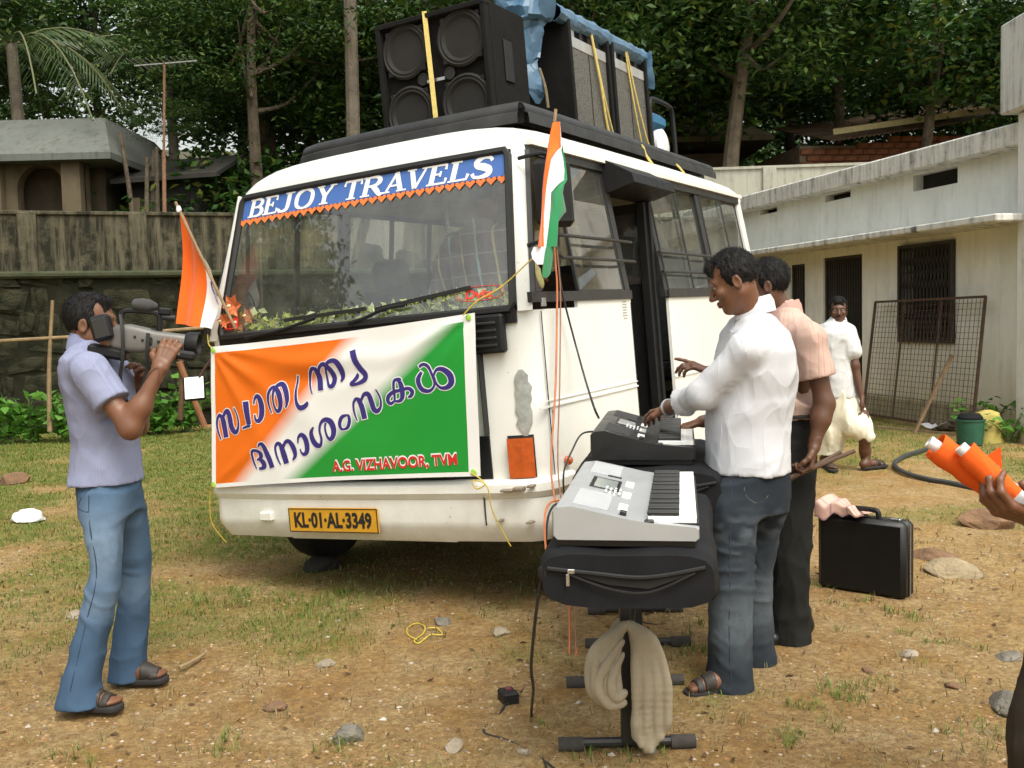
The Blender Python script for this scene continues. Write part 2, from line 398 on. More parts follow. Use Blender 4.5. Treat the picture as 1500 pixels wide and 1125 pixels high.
# ---- stone retaining wall with a plastered parapet wall on top, along the left and back
ang = math.atan2(.349, 1)
wl_ = prop(empty('boundary_wall', (-7.07,14.23,0), ang), 'tall mossy compound wall of dark rubble stone with plastered upper part and pilasters', 'wall')
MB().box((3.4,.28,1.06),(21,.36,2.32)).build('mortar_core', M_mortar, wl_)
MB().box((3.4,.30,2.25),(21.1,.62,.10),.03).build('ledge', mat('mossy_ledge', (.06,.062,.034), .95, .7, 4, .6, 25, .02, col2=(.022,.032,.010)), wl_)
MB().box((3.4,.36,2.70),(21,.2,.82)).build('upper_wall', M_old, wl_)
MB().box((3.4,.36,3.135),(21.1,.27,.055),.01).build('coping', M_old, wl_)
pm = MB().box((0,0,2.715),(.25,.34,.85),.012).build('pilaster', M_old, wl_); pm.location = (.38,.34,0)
for i in range(-4, 10):
    if i == 0: continue
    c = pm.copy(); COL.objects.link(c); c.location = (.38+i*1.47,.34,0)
def stone_mesh(i):
    bm = bmesh.new(); bmesh.ops.create_cube(bm, size=1); bmesh.ops.bevel(bm, geom=bm.edges[:], offset=.16, segments=1, affect='EDGES', profile=.5)
    r = random.Random(i)
    for v in bm.verts: v.co += Vector((r.uniform(-.11,.11), r.uniform(-.14,.14), r.uniform(-.11,.11)))
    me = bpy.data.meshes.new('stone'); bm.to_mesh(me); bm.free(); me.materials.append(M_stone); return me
SM = [stone_mesh(i) for i in range(7)]
z = -.05; k = 0
while z < 2.15:
    h = rnd.uniform(.16,.36); h = min(h, 2.24-z); x = -3.2+rnd.uniform(-.3,0)
    while x < 5.2:
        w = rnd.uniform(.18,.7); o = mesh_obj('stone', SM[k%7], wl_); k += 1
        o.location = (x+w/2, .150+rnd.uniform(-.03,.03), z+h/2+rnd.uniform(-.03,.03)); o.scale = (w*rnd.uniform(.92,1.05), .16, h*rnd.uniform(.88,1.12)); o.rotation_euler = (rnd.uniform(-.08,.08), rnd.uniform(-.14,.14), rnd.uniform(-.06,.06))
        x += w
    z += h
# ---- pale wall on the bank behind the building
rw = prop(empty('bank_wall', (5.2,20.2,2.2), -.07), 'pale grey plastered wall with pilasters on the bank behind the long building', 'wall')
MB().box((2,0,1.0),(9,.2,2.12)).box((2,0,2.08),(9.05,.28,.05)).build('wall', M_rear, rw)
p0 = MB().box((0,-.06,1.04),(.26,.22,2.1),.01).build('pilaster', M_rear, rw); p0.location=(-.1,0,0)
for x in (-2.1,1.9,3.9): c = p0.copy(); COL.objects.link(c); c.location = (x,0,0)

# ---- small house with arched porch behind the left wall
M_roofL = plaster('roof_concrete', (.15,.16,.145), (.05,.05,.04), .01, .7)
hs = prop(empty('arched_house', (-9.1,19.6,2.3), 0), 'old house with pale sloping concrete roof and arched porch behind the left wall', 'house')
def arch_wall(mb, x0, x1, z1, ax, aw, ah, y, th):
    """front wall with one round arched opening, centre ax, half width aw, springing height ah"""
    n = 14; arc = [(ax+aw*cos(pi-pi*i/n), ah+aw*sin(pi-pi*i/n)) for i in range(n+1)]
    outer = [(x0,0),(x0,z1)]
    pts = [(ax-aw,0)]+arc+[(ax+aw,0)]
    top = [(x0,0)]+[(x0 if i==0 else (x1 if i==n else ax+aw*1.0*cos(pi-pi*i/n)), z1) for i in range(n+1)]+[(x1,0)]
    N = len(pts); V = [(q[0],y,q[1]) for q in pts]+[(q[0],y,q[1]) for q in top]+[(q[0],y+th,q[1]) for q in pts]+[(q[0],y+th,q[1]) for q in top]
    Fc = []
    for i in range(N-1):
        Fc += [(i,i+1,N+i+1,N+i),(2*N+i,3*N+i,3*N+i+1,2*N+i+1),(i,2*N+i,2*N+i+1,i+1),(N+i,N+i+1,3*N+i+1,3*N+i)]
    mb.add(V, Fc)
mb = MB(); arch_wall(mb, -.25, 1.35, 2.35, .55, .44, 1.75, -.6, .25); arch_wall(mb, -1.9,-.3,2.35,-1.05,.44,1.75,-.6,.25); mb.build('arched_front', M_house, hs)
MB().box((1.18,-.68,1.15),(.34,.24,2.3)).box((-.27,-.68,1.15),(.34,.24,2.3)).build('porch_pillar', M_house, hs)
MB().box((-.6,1.6,1.15),(4.2,3.2,2.3)).build('house_wall', mat('dark_house_wall',(.11,.085,.055),.9,.4,3), hs)
mb = MB(); e = 2.33
V = [(-4,-1.0,e),(2.0,-1.0,e),(2.0,4.0,e),(-4,4.0,e),(-3.4,.25,e+.85),(1.45,.25,e+.85),(1.45,3,e+.85),(-3.4,3,e+.85),(-4,-1.0,e-.12),(2.0,-1.0,e-.12),(2.0,4.0,e-.12),(-4,4.0,e-.12)]
mb.add(V, [(0,1,5,4),(1,2,6,5),(2,3,7,6),(3,0,4,7),(4,5,6,7),(8,9,1,0),(9,10,2,1),(10,11,3,2),(11,8,0,3),(11,10,9,8)]); mb.build('roof', M_roofL, hs)
# dark outbuilding right of it
ob = prop(empty('lean_to_shed', (-6.5,20.4,2.4), 0), 'dark lean-to shed right of the arched house', 'shed')
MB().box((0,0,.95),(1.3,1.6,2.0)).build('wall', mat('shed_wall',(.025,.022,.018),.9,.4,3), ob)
MB().box((-.5,-.9,.75),(.2,.2,1.5)).build('post', M_house, ob)
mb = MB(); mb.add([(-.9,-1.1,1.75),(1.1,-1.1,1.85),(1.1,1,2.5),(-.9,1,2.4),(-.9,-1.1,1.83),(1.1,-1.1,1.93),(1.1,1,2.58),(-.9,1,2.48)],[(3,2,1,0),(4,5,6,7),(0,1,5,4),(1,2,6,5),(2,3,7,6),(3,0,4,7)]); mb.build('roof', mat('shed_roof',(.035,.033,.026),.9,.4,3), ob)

# ---- brick shed with rusty corrugated roof, right
M_brick = mat('old_brick', (.30,.12,.06), .9, .5, 7, .5, 40, .01)
sh = prop(empty('brick_shed', (6.9,24.4,3.1), .12), 'red brick shed with sloping corrugated metal roof behind the long building', 'shed')
MB().box((2.6,1.5,1.05),(5.2,3,2.4)).build('mortar_core', mat('shed_mortar',(.25,.19,.13),.95,.4,6), sh)
bk = MB().box((0,0,0),(.30,.09,.13),.012).build('brick', M_brick, sh); bk.location = (.1,-.02,.3); nbk = 0
for r in range(15):
    for c in range(17):
        x = .16+c*.31+(r%2)*.155; zz = .3+r*.15
        if x > 5.1 or zz > 1.95+x*.22-.02 and zz > 2.2 or nbk > 240: continue
        o = bk.copy(); COL.objects.link(o); o.location = (x,-.02+rnd.uniform(-.006,.006),zz); nbk += 1
def corrug(x0, x1, y0, y1, zf, pitch=.12, amp=.022):
    X = np.arange(x0, x1+1e-6, pitch/4); P = np.zeros((len(X),2,3))
    for i,x in enumerate(X):
        for j,y in enumerate((y0,y1)): P[i,j] = (x,y,zf(x,y)+amp*sin(2*pi*x/pitch))
    return P
M_corr = mat('rusty_corrugated', (.26,.20,.13), .75, .55, 2.5, .2, 40, col2=(.15,.075,.045))
MB().grid(corrug(-2.3,.9,-1.3,2.6,lambda x,y: 1.55+.12*x+.22*y), thick=.006).build('low_roof', mat('rust_red_sheet',(.19,.09,.06),.8,.5,3,.2,40), sh)
MB().grid(corrug(.4,5.4,-.9,2.9,lambda x,y: 2.38+.24*x*.55+.25*y), thick=.006).build('high_roof', M_corr, sh)
MB().bar((.4,-.95,2.40),(5.4,-.95,3.06),.03,.13).build('fascia_board', mat('yellowed_board',(.42,.36,.18),.8,.3,5), sh)
# ---- another house roof behind the trees
h2 = prop(empty('upper_house', (4.9,27.5,3.4), 0), 'brown house with hipped roof half hidden behind the leaning trunk', 'house')
MB().box((-1,1.2,1.1),(4,3,2.3)).build('wall', mat('upper_house_wall',(.16,.12,.075),.9,.4,3), h2)
V = [(-4,-1.2,2.55),(1.9,-1.2,2.55),(1.9,4,2.55),(-4,4,2.55),(-3,.9,3.75),(.3,.9,3.75),(-4,-1.2,2.42),(1.9,-1.2,2.42),(1.9,4,2.42),(-4,4,2.42)]
MB().add(V, [(0,1,5,4),(1,2,5),(2,3,4,5),(3,0,4),(6,7,1,0),(7,8,2,1),(8,9,3,2),(9,6,0,3),(9,8,7,6)]).build('roof', mat('moss_roof',(.20,.17,.10),.9,.5,2,.4,20), h2)

# ---- television aerial on its pole behind the wall
an = prop(empty('tv_aerial', (-6.02,18.0,2.2), 0), 'thin rusty pole with flat television aerial above the left wall', 'aerial')
MB().rod((0,0,0),(.08,0,2.3),.034,8).rod((.08,0,2.3),(.16,0,3.83),.022,8).build('pole', mat('rusty_pole',(.28,.15,.08),.8,.5,12), an)
mb = MB(); mb.bar((-.36,0,3.78),(.72,0,3.84),.025,.02)
for i in range(11): 
    x = -.34+i*.1; L = .42-.02*i; mb.bar((x,-L,3.80+.006*i),(x,L,3.80+.006*i),.012,.010)
mb.build('aerial_arms', mat('dull_aluminium',(.42,.42,.40),.5,.2,10,metal=.6), an)

# ---- welded wire mesh panel leaning on the building
mp = prop(empty('mesh_panel', (0,0,0)), 'leaning rusty steel frame with welded square mesh in front of the barred window', 'mesh panel')
def FW(s, off, z): return np.array([5.72-.2269*s-.9739*off, 11.43+.9739*s-.2269*off, z])
A,B_,C_,D_ = FW(.30,.42,.08),FW(2.52,.42,.08),FW(2.66,.14,1.58),FW(.45,.14,1.60)
def bil(u,v): return (A*(1-u)+B_*u)*(1-v)+(D_*(1-u)+C_*u)*v
mb = MB()
for a_,b_ in ((A,B_),(B_,C_),(C_,D_),(D_,A)): mb.bar(a_,b_,.03,.03)
mb.build('frame', M_rust, mp)
wire_h = MB(); wire_v = MB()
for i in range(1,22): wire_h.bar(bil(0,i/22),bil(1,i/22),.005,.005)
for i in range(1,29): wire_v.bar(bil(i/29,0),bil(i/29,1),.005,.005)
wire_h.build('horizontal_wires', M_rust, mp); wire_v.build('vertical_wires', M_rust, mp)
MB().bar(bil(.36,0),bil(.36,1),.018,.018).bar(bil(.7,0),bil(.7,1),.018,.018).build('stiffener', M_rust, mp)
prop(MB().bar(FW(.78,.85,0.0),FW(.66,.42,.93),.055,.03).build('wooden_batten', M_wood), 'upright pale wooden batten propped against the wire mesh panel', 'batten')
# ================================================================ BUS (local frame: x to the bus's left side, y to its rear, z up; origin at the near end of the bumper)
def paint_mat():
    m, t, p = newmat('cream_bus_paint'); co = t.coord('Object')
    c = t.mix(t.ramp(t.noise(1.6, co, 6, .6), [(.3,(0,0,0)),(.7,(1,1,1))]), (.73,.735,.69), (.80,.805,.77))
    sep = t.new('ShaderNodeSeparateXYZ', ins={0:co})
    low = t.math('MULTIPLY', t.math('SUBTRACT', .55, sep.outputs[2], clamp=True), t.math('MULTIPLY_ADD', t.noise(9, co, 6, .7), 2.4, -.75), clamp=True)
    c = t.mix(t.math('MULTIPLY', low, .55), c, (.42,.34,.22))
    sp = t.ramp(t.noise(34, co, 3, .6), [(.70,(0,0,0)),(.735,(1,1,1))]); c = t.mix(t.math('MULTIPLY', sp, .5), c, (.22,.18,.13))
    t.l.new(c, p.inputs['Base Color']); setp(p, rough=.34, spec=.5, coat=.25)
    t.l.new(t.bump(t.noise(2.2, co, 2), .06, .05), p.inputs['Normal']); return m
M_paint = paint_mat()
M_black = mat('black_plastic', (.012,.012,.0125), .5, .4, 12, .15, 120, spec=.3)
M_rubber = mat('black_rubber', (.013,.013,.013), .6, .3, 20)
M_frame = mat('dark_window_frame', (.025,.025,.024), .45, .35, 14)
M_chassis = mat('chassis_black', (.02,.018,.016), .85, .4, 9)
M_lin = mat('grey_interior_lining', (.42,.41,.39), .8, .3, 4)
M_white = mat('white_vinyl', (.80,.80,.80), .4, .06, 9)
M_steel = mat('bright_steel', (.55,.55,.55), .3, .25, 12, metal=.9)
def glass_mat(name, tint, op):
    m, t, p = newmat(name); t.n.remove(p); o = t.n['Material Output']
    tr = t.new('ShaderNodeBsdfTransparent', ins={0:(*tint,1)}); gl = t.new('ShaderNodeBsdfGlossy', ins={0:(1,1,1,1),1:.02})
    df = t.new('ShaderNodeBsdfDiffuse', ins={0:(.55,.55,.5,1)})
    co = t.coord('Object'); dust = t.math('MULTIPLY', t.ramp(t.noise(4, co, 6, .7), [(.35,(.25,)*3),(.7,(1,)*3)]), op)
    s1 = t.new('ShaderNodeMixShader', ins={0:dust, 1:tr.outputs[0], 2:df.outputs[0]})
    fr = t.new('ShaderNodeFresnel', ins={0:2.0}); front = t.math('SUBTRACT', 1.0, t.new('ShaderNodeNewGeometry').outputs['Backfacing'])   # one mirror per sheet
    s2 = t.new('ShaderNodeMixShader', ins={0:t.math('MULTIPLY', fr.outputs[0], front), 1:s1.outputs[0], 2:gl.outputs[0]})
    t.l.new(s2.outputs[0], o.inputs[0]); return m
M_glass = glass_mat('dusty_glass', (.86,.89,.87), .08)
M_wind = glass_mat('windscreen_glass', (.92,.94,.93), .06)

BUS = empty('minibus'); BUS.matrix_world = Matrix(((0.87630,0.47761,-0.06305,0.13159),(-0.47764,0.87842,0.01561,4.84816),(0.06284,0.01644,0.99789,0.54864),(0.00000,0.00000,0.00000,1.00000)))
prop(BUS, 'cream white minibus with a tricolour banner on its front and loudspeakers on the roof', 'bus')
def tum(z): return .1375*max(z-1.03, 0)
def fy(x, z): return .05 + .27*max(z-1.0, 0) - .02 + .045*((x+1.06))**2
def S(y, z, off=0., far=False): return (-tum(z)+off, y, z) if not far else (-2.12+tum(z)-off, y, z)
# -- lower shell
def plan(n=7):
    """front plan outline from the far side round the nose to the near side"""
    pts = [(-2.12,.30),(-2.12,.20)]
    for i in range(n+1): t = i/n*pi/2; pts.append((-2.05-.07*cos(t), .145-.065*sin(t)))
    for x in np.linspace(-1.96,-.27,15): pts.append((x, fy(x,.5)))
    for i in range(n+1): t = i/n*pi/2; pts.append((-.15+.15*sin(t), .22-.14*cos(t)))
    return pts+[(0,.30)]
PL = plan()
def shellstrip(path, zs, name, m, parent=BUS, thick=.02, smooth=True):
    P = np.array([[(x-0*z, y, z) for z in zs] for x,y in path]); return MB().grid(P, thick=thick, flip=True).build(name, m, parent, smooth)
ZL = [-.02,.2,.5,.8,.985]
def shell_seg(c0, c1):
    return [q for q in PL if c0 <= q[0] <= c1]
# front panel between the grille edges, plus rounded corners wrapping to both sides
shellstrip([(0,y) for y in (0.304,.6)][::-1]+PL[::-1]+[(-2.12,.6)], ZL, 'front_shell', M_paint)
def side_panel(name, y0, y1, z0, z1, x, m, arch=None, thick=.02, far=False):
    ys = list(np.linspace(y0, y1, max(2,int((y1-y0)/.08)+1))); mb = MB(); sgn = 1 if not far else -1
    P = np.zeros((len(ys), 6, 3))
    for i,y in enumerate(ys):
        zb = z0
        if arch and abs(y-arch[0]) < arch[1]: zb = max(z0, arch[2]+math.sqrt(arch[1]**2-(y-arch[0])**2))
        for j,t in enumerate(np.linspace(0,1,6)): P[i,j] = (x, y, zb+(z1-zb)*t)
    mb.grid(P, thick=thick, flip=far); return mb.build(name, m, BUS, True)
side_panel('front_side_panel', .60, 1.345, -.14, 1.03, 0, M_paint, (.78,.43,-.22))
side_panel('rear_side_panel', 2.0, 4.22, -.14, 1.03, 0, M_paint, (3.1,.43,-.22))
side_panel('far_side_panel', .60, 4.22, -.14, 1.03, -2.12, M_paint, (.78,.43,-.22), far=True)
P = np.array([[(x, 4.22+.06*(1-((x+1.06)/1.06)**4), z) for z in (-.14,.3,.7,1.03)] for x in np.linspace(-2.12,0,14)])
MB().grid(P, thick=.02).build('rear_panel', M_paint, BUS, True)
# skirt seams and crease lines on the near side
mb = MB(); mb.box((.004,.70,.507),(.008,1.28,.010)).box((.003,.70,.535),(.006,1.28,.006)).box((.004,3.1,.507),(.008,2.2,.010)).box((.003,3.1,.535),(.006,2.2,.006)); mb.build('side_moulding', M_paint, BUS)
mb = MB(); mb.box((.0016,.165,.50),(.003,.006,.95)).box((.0016,1.338,.45),(.003,.005,1.1)).box((.0016,.20,.46),(.003,.004,.05)); mb.build('panel_gap', M_rubber, BUS)
# -- A pillars, window posts, headers
def apillar(far):
    zs = np.linspace(.985,1.82,9); P = np.zeros((len(zs),8,3))
    for i,z in enumerate(zs):
        f = (z-1.0)/.8; xr = -.10-.07*f+.02; yw = .08+.37*max(z-1.03,0); a_ = np.array([xr, fy(xr,z)]); c_ = np.array([-tum(z), yw]); b_ = np.array([-tum(z)-.004, fy(xr,z)-.004])
        for j,t in enumerate(np.linspace(0,1,8)):
            q = (1-t)**2*a_+2*t*(1-t)*b_+t*t*c_; x = q[0] if not far else -2.12-q[0]
            P[i,j] = (x, q[1], z)
    MB().grid(P, thick=.03, flip=not far).build('windscreen_pillar', M_paint, BUS, True)
apillar(False); apillar(True)
def post(name, y0, y1, m, far=False, z0=1.03, z1=1.83, lean=0., off=0.):
    P = np.array([[S(y+lean*(z-z0), z, off, far) for z in np.linspace(z0,z1,4)] for y in (y0,y1)]); MB().grid(P, thick=.035, flip=far).build(name, m, BUS)
def strip(name, pts, w, m, off=.002, th=.025, far=False, mb=None):
    b = mb or MB()
    for (a_,b_) in zip(pts[:-1], pts[1:]): b.bar(S(*a_,off,far), S(*b_,off,far), th, w)
    return b if mb else b.build(name, m, BUS)
for far in (False, True):
    post('window_post', 1.29, 1.36, M_frame, far); post('window_post', 3.0, 3.09, M_frame, far); post('rear_post', 4.1, 4.22, M_paint, far)
    strip('sill_rail', [(.06,1.045),(1.345,1.045)], .05, M_frame, far=far); strip('sill_rail', [(1.99,1.045),(4.12,1.045)], .05, M_frame, far=far)
    strip('head_rail', [(.36,1.80),(4.12,1.80)], .05, M_frame, far=far)
    strip('quarter_rail', [(.10,1.05),(.37,1.79)], .04, M_frame, far=far)
post('door_post', 1.955, 2.03, M_frame)
strip('far_sill_infill', [(1.34,1.045),(2.0,1.045)], .05, M_frame, far=True)
def pane(name, y0, y1, z0=1.07, z1=1.775, off=-.012, far=False, sl=None):
    P = np.array([[S((y if k or not sl else y+sl*(z-z0)), z, off, far) for z in np.linspace(z0,z1,3)] for k,y in enumerate((y0,y1))])
    f = MB().grid(P, thick=.005, flip=not far).build(name, M_glass, BUS); return f
def sash(y0, y1, far=False, off=-.012):
    pane('window_pane', y0, y1, off=off, far=far)
    b = MB()
    for a_,c_ in (((y0,1.07),(y0,1.775)),((y1,1.07),(y1,1.775)),((y0,1.07),(y1,1.07)),((y0,1.775),(y1,1.775))): b.bar(S(*a_,off,far),S(*c_,off,far),.016,.018)
    b.build('sash_frame', M_frame, BUS)
sash(.66,1.28); sash(2.03,2.55,off=-.004); sash(2.53,2.99,off=-.024); sash(3.10,3.62,off=-.004); sash(3.60,4.09,off=-.024)
for a_,b_ in ((.40,.86),(.84,1.28),(1.37,1.9),(1.88,2.4),(2.38,2.98),(3.1,3.6),(3.58,4.08)): sash(a_, b_, True, -.004 if rnd.random()<.5 else -.022)
for z in (1.355,1.24):
    MB().tube(catmull([S(.42,z,.05),S(.46,z,.062),S(1.33,z-.004,.062),S(1.37,z-.004,.02)],4), .009, 8).build('guard_bar', M_frame, BUS, True)
for z in (1.31,1.185):
    MB().tube(catmull([S(2.0,z,.02),S(2.04,z,.045),S(4.05,z-.01,.045),S(4.09,z-.01,.01)],4), .009, 8).build('guard_bar', M_frame, BUS, True)
# -- roof
vs_ = [(.262,0.0),(.268,.035),(.285,.075),(.32,.115),(.38,.15),(.47,.173),(.62,.186),(.9,.193),(1.6,.198),(2.6,.198),(3.6,.19),(4.0,.175),(4.14,.14),(4.21,.09),(4.23,0.)]
us = np.concatenate([[-1,-.995,-.985,-.97,-.94,-.9,-.84], np.linspace(-.75,.75,11), [.84,.9,.94,.97,.985,.995,1]])
P = np.zeros((len(vs_), len(us), 3))
for i,(y,h) in enumerate(vs_):
    for j,u in enumerate(us):
        e = max(0, 1-abs(u)**5)**.5; hw = .958
        P[i,j] = (-1.06+u*hw, y+(.045*u*u if y < 1 else 0)+(.06*abs(u)**6 if y < .7 else 0), 1.812+h*(.25+.75*e) - (.0 if h else 0))
MB().grid(P, thick=.02, flip=True).build('roof', M_paint, BUS, True, 60)
MB().bar((-.085,.36,1.835),(-.085,4.15,1.835),.03,.028).build('roof_gutter', M_paint, BUS)
MB().box((-1.06,2.3,1.80),(1.84,3.7,.012)).build('roof_lining', M_lin, BUS)
# -- windscreen, gasket, header strip
def WX(s, z): f = (z-1.0)/.8; return (-2.02+.09*f)*(1-s)+(-.10-.065*f)*s
def WP(x, z, off=0.): return (x, fy(x,z)-off, z-.27*off)
P = np.array([[WP(WX(s,z), z) for z in np.linspace(1.0,1.80,5)] for s in np.linspace(0,1,15)])
MB().grid(P, thick=.006).build('windscreen', M_wind, BUS, True)
loop = [WP(WX(s,1.0),1.0,.004) for s in np.linspace(0.01,.99,14)]+[WP(WX(1,z),z,.004) for z in np.linspace(1.03,1.77,6)]+[WP(WX(s,1.80),1.80,.004) for s in np.linspace(.99,.01,14)]+[WP(WX(0,z),z,.004) for z in np.linspace(1.77,1.03,6)]
lp = np.array(loop+[loop[0]]); MB().tube(lp, .021, 6, cap=False).build('windscreen_gasket', M_rubber, BUS, True)
shellstrip([(x, fy(x,.99)-.004) for x in np.linspace(-2.03,-.09,15)][::-1], [.93,.999], 'cowl_strip', M_black, thick=.02)
# blue header strip with lettering
blue = mat('blue_vinyl', (.055,.14,.42), .45, .12, 9)
P = np.array([[WP(WX(s,z)*.995-.005, z, .004) for z in (1.668,1.73,1.788)] for s in np.linspace(.006,.994,20)])
hd = MB().grid(P, thick=.0015).build('header_strip', blue, BUS)
def ribbon(mb, st, place, grow=0., off=0., k=6, ramp=.0004, ends=0.):
    """variable width brush stroke; st = [(x, y, width)], place(x, y, off) -> 3d point"""
    Q = catmull(st, k); c = Q[:,:2]; w = np.maximum(Q[:,2],.002)/2+grow
    T = np.gradient(c,axis=0); T /= np.linalg.norm(T,axis=1)[:,None]+1e-9
    if ends: c = c.copy(); c[0] -= T[0]*ends; c[-1] += T[-1]*ends
    N = np.stack([-T[:,1],T[:,0]],1); m = len(c); V = []
    for i in range(m):
        o = off+ramp*i/m
        V += [place(*(c[i]+N[i]*w[i]), o), place(*(c[i]-N[i]*w[i]), o)]
    mb.add(V, [(2*i,2*i+1,2*i+3,2*i+2) for i in range(m-1)])
GL = {  # slab serif capitals, strokes in a unit high box
'B': (.78, [[(.16,0,.22),(.16,1,.22)],[(.0,.03,.06),(.36,.03,.06)],[(.0,.97,.06),(.36,.97,.06)],[(.2,.96,.07),(.48,.95,.12),(.60,.77,.22),(.48,.56,.12),(.2,.53,.07)],[(.2,.53,.07),(.52,.51,.12),(.66,.28,.24),(.52,.06,.12),(.2,.04,.07)]]),
'E': (.70, [[(.16,0,.22),(.16,1,.22)],[(0,.03,.06),(.62,.04,.08)],[(0,.97,.06),(.58,.96,.08)],[(.58,.99,.06),(.57,.72,.12)],[(.62,.0,.06),(.64,.28,.12)],[(.2,.52,.07),(.42,.52,.07)],[(.42,.38,.09),(.42,.66,.09)]]),
'J': (.62, [[(.42,1,.22),(.42,.3,.22),(.36,.08,.16),(.2,.02,.10),(.06,.08,.14),(.05,.2,.16)],[(.24,.97,.06),(.64,.97,.06)]]),
'O': (.86, [[(.42,1.0,.08),(.16,.85,.17),(.09,.5,.22),(.16,.15,.17),(.42,.0,.08),(.68,.15,.17),(.75,.5,.22),(.68,.85,.17),(.42,1.0,.08)]]),
'Y': (.80, [[(.12,1,.22),(.40,.45,.22)],[(.40,.5,.22),(.40,0,.22)],[(.70,1,.10),(.44,.46,.12)],[(0,.97,.06),(.32,.97,.06)],[(.56,.97,.06),(.84,.97,.06)],[(.22,.03,.06),(.6,.03,.06)]]),
'T': (.72, [[(.36,0,.22),(.36,1,.22)],[(.02,.96,.09),(.70,.96,.09)],[(.04,1.0,.06),(.03,.72,.11)],[(.68,1.0,.06),(.69,.72,.11)],[(.18,.03,.06),(.54,.03,.06)]]),
'R': (.82, [[(.16,0,.22),(.16,1,.22)],[(0,.03,.06),(.34,.03,.06)],[(0,.97,.06),(.34,.97,.06)],[(.2,.96,.07),(.50,.95,.12),(.63,.75,.22),(.50,.53,.12),(.2,.5,.07)],[(.40,.5,.20),(.60,.2,.22),(.70,.03,.16),(.84,.03,.06)]]),
'A': (.88, [[(.12,.0,.09),(.42,1,.12)],[(.40,1,.22),(.68,0,.22)],[(.22,.33,.07),(.6,.33,.07)],[(-.02,.03,.06),(.28,.03,.06)],[(.52,.03,.06),(.88,.03,.06)]]),
'V': (.86, [[(.16,1,.22),(.40,0,.22)],[(.70,1,.09),(.42,0,.12)],[(.0,.97,.06),(.34,.97,.06)],[(.54,.97,.06),(.86,.97,.06)]]),
'L': (.68, [[(.16,0,.22),(.16,1,.22)],[(0,.97,.06),(.36,.97,.06)],[(0,.03,.06),(.62,.04,.08)],[(.60,.0,.08),(.64,.30,.13)]]),
'S': (.72, [[(.62,.78,.14),(.52,.95,.12),(.32,.98,.13),(.14,.82,.21),(.18,.62,.24),(.40,.50,.27),(.58,.34,.25),(.56,.12,.20),(.34,.02,.12),(.14,.07,.12),(.06,.25,.15)]]),
}
def header_text():
    spots = [('B',(-1.879,1.69),(-1.755,1.698)),('E',(-1.761,1.706),(-1.644,1.71)),('J',(-1.644,1.71),(-1.539,1.715)),('O',(-1.524,1.713),(-1.377,1.719)),('Y',(-1.367,1.718),(-1.239,1.723)),
      ('T',(-1.173,1.725),(-1.053,1.726)),('R',(-1.048,1.725),(-0.903,1.722)),('A',(-0.903,1.719),(-0.753,1.715)),('V',(-0.766,1.717),(-0.624,1.717)),('E',(-0.628,1.71),(-0.506,1.71)),('L',(-0.501,1.706),(-0.382,1.705)),('S',(-0.374,1.7),(-0.246,1.698))]
    for ch,(x0,z0),(x1,z1) in spots:
        w0, sts = GL[ch]; sx = (x1-x0)/w0*1.02; h = .102; zb = 1.678; mb = MB()
        for i,st in enumerate(sts):
            st2 = [(x0+q[0]*sx+q[1]*.022, zb+q[1]*h, q[2]*(sx+h)/2) for q in st]
            ribbon(mb, st2, lambda x,z,o: WP(x,z,.006+o), 0, .0004*i, 8)
        mb.build('letter', M_white, hd)
header_text()
orange_v = mat('orange_vinyl', (.80,.19,.045), .5, .12, 9)
hp = [(0,-.5),(.22,-.2),(.5,.12),(.42,.38),(.22,.42),(0,.22),(-.22,.42),(-.42,.38),(-.5,.12),(-.22,-.2)]
for i in range(30):
    s = (i+.5)/30; x = WX(s,1.655)*.995-.005; c = WP(x,1.652,.006)
    MB().prism([(q[0]*.058,q[1]*.045) for q in hp], .001, rotM(pi/2-.26,0,0), c).build('heart_decal', orange_v, hd)
# wipers
def wiper(pts_arm, pts_blade):
    a_ = MB(); A3 = [WP(*q, .035) for q in pts_arm]; a_.tube(catmull(A3,4), [.012]+[.009]*(len(catmull(A3,4))-1), 6)
    w = a_.build('wiper_arm', M_black, BUS, True)
    MB().bar(WP(*pts_blade[0],.014), WP(*pts_blade[1],.014), .016,.020).build('wiper_blade', M_rubber, w)
wiper([(-1.781,0.994),(-1.51,1.018),(-1.275,1.062)], [(-1.505,1.063),(-0.953,1.078)])
wiper([(-1.042,1.017),(-0.932,1.037),(-0.826,1.07),(-0.698,1.079)], [(-0.891,1.069),(-0.333,1.127)])
# -- bumper
def sweep(prof, path, name, m, parent=BUS):
    P = []
    T = np.gradient(np.array(path),axis=0); T /= np.linalg.norm(T,axis=1)[:,None]
    for (x,y),t in zip(path,T):
        nx, ny = t[1], -t[0]          # outward
        P.append([(x+nx*d, y+ny*d, z) for d,z in prof])
    return MB().grid(np.array(P), thick=.012).build(name, m, parent, True, 28)
bp = [(-2.13,.34),(-2.13,.2)]
for i in range(8): t = i/7*pi/2; bp.append((-2.06-.075*cos(t), .09-.075*sin(t)))
bp += [(x, .02-.035*(1-((x+1.06)/.95)**2)) for x in np.linspace(-1.97,-.24,15)]
for i in range(8): t = i/7*pi/2; bp.append((-.13+.14*sin(t), .16-.14*cos(t)))
bp += [(.01,.2),(.01,.34)]
sweep([(-.06,.158),(.0,.158),(.02,.145),(.022,.115),(.006,.088),(.0,.08),(.004,-.03),(.0,-.06),(-.05,-.135),(-.09,-.14)], bp, 'bumper', M_paint)
mb = MB(); mb.add([(-1.52,.0,-.07),(-.62,.0,-.07),(-.52,.04,-.15),(-1.6,.04,-.15),(-1.52,.03,-.07),(-.62,.03,-.07),(-.52,.07,-.15),(-1.6,.07,-.15)],[(0,1,2,3),(7,6,5,4),(0,4,5,1),(1,5,6,2),(2,6,7,3),(3,7,4,0)])
mb.build('bumper_lip', M_paint, BUS)
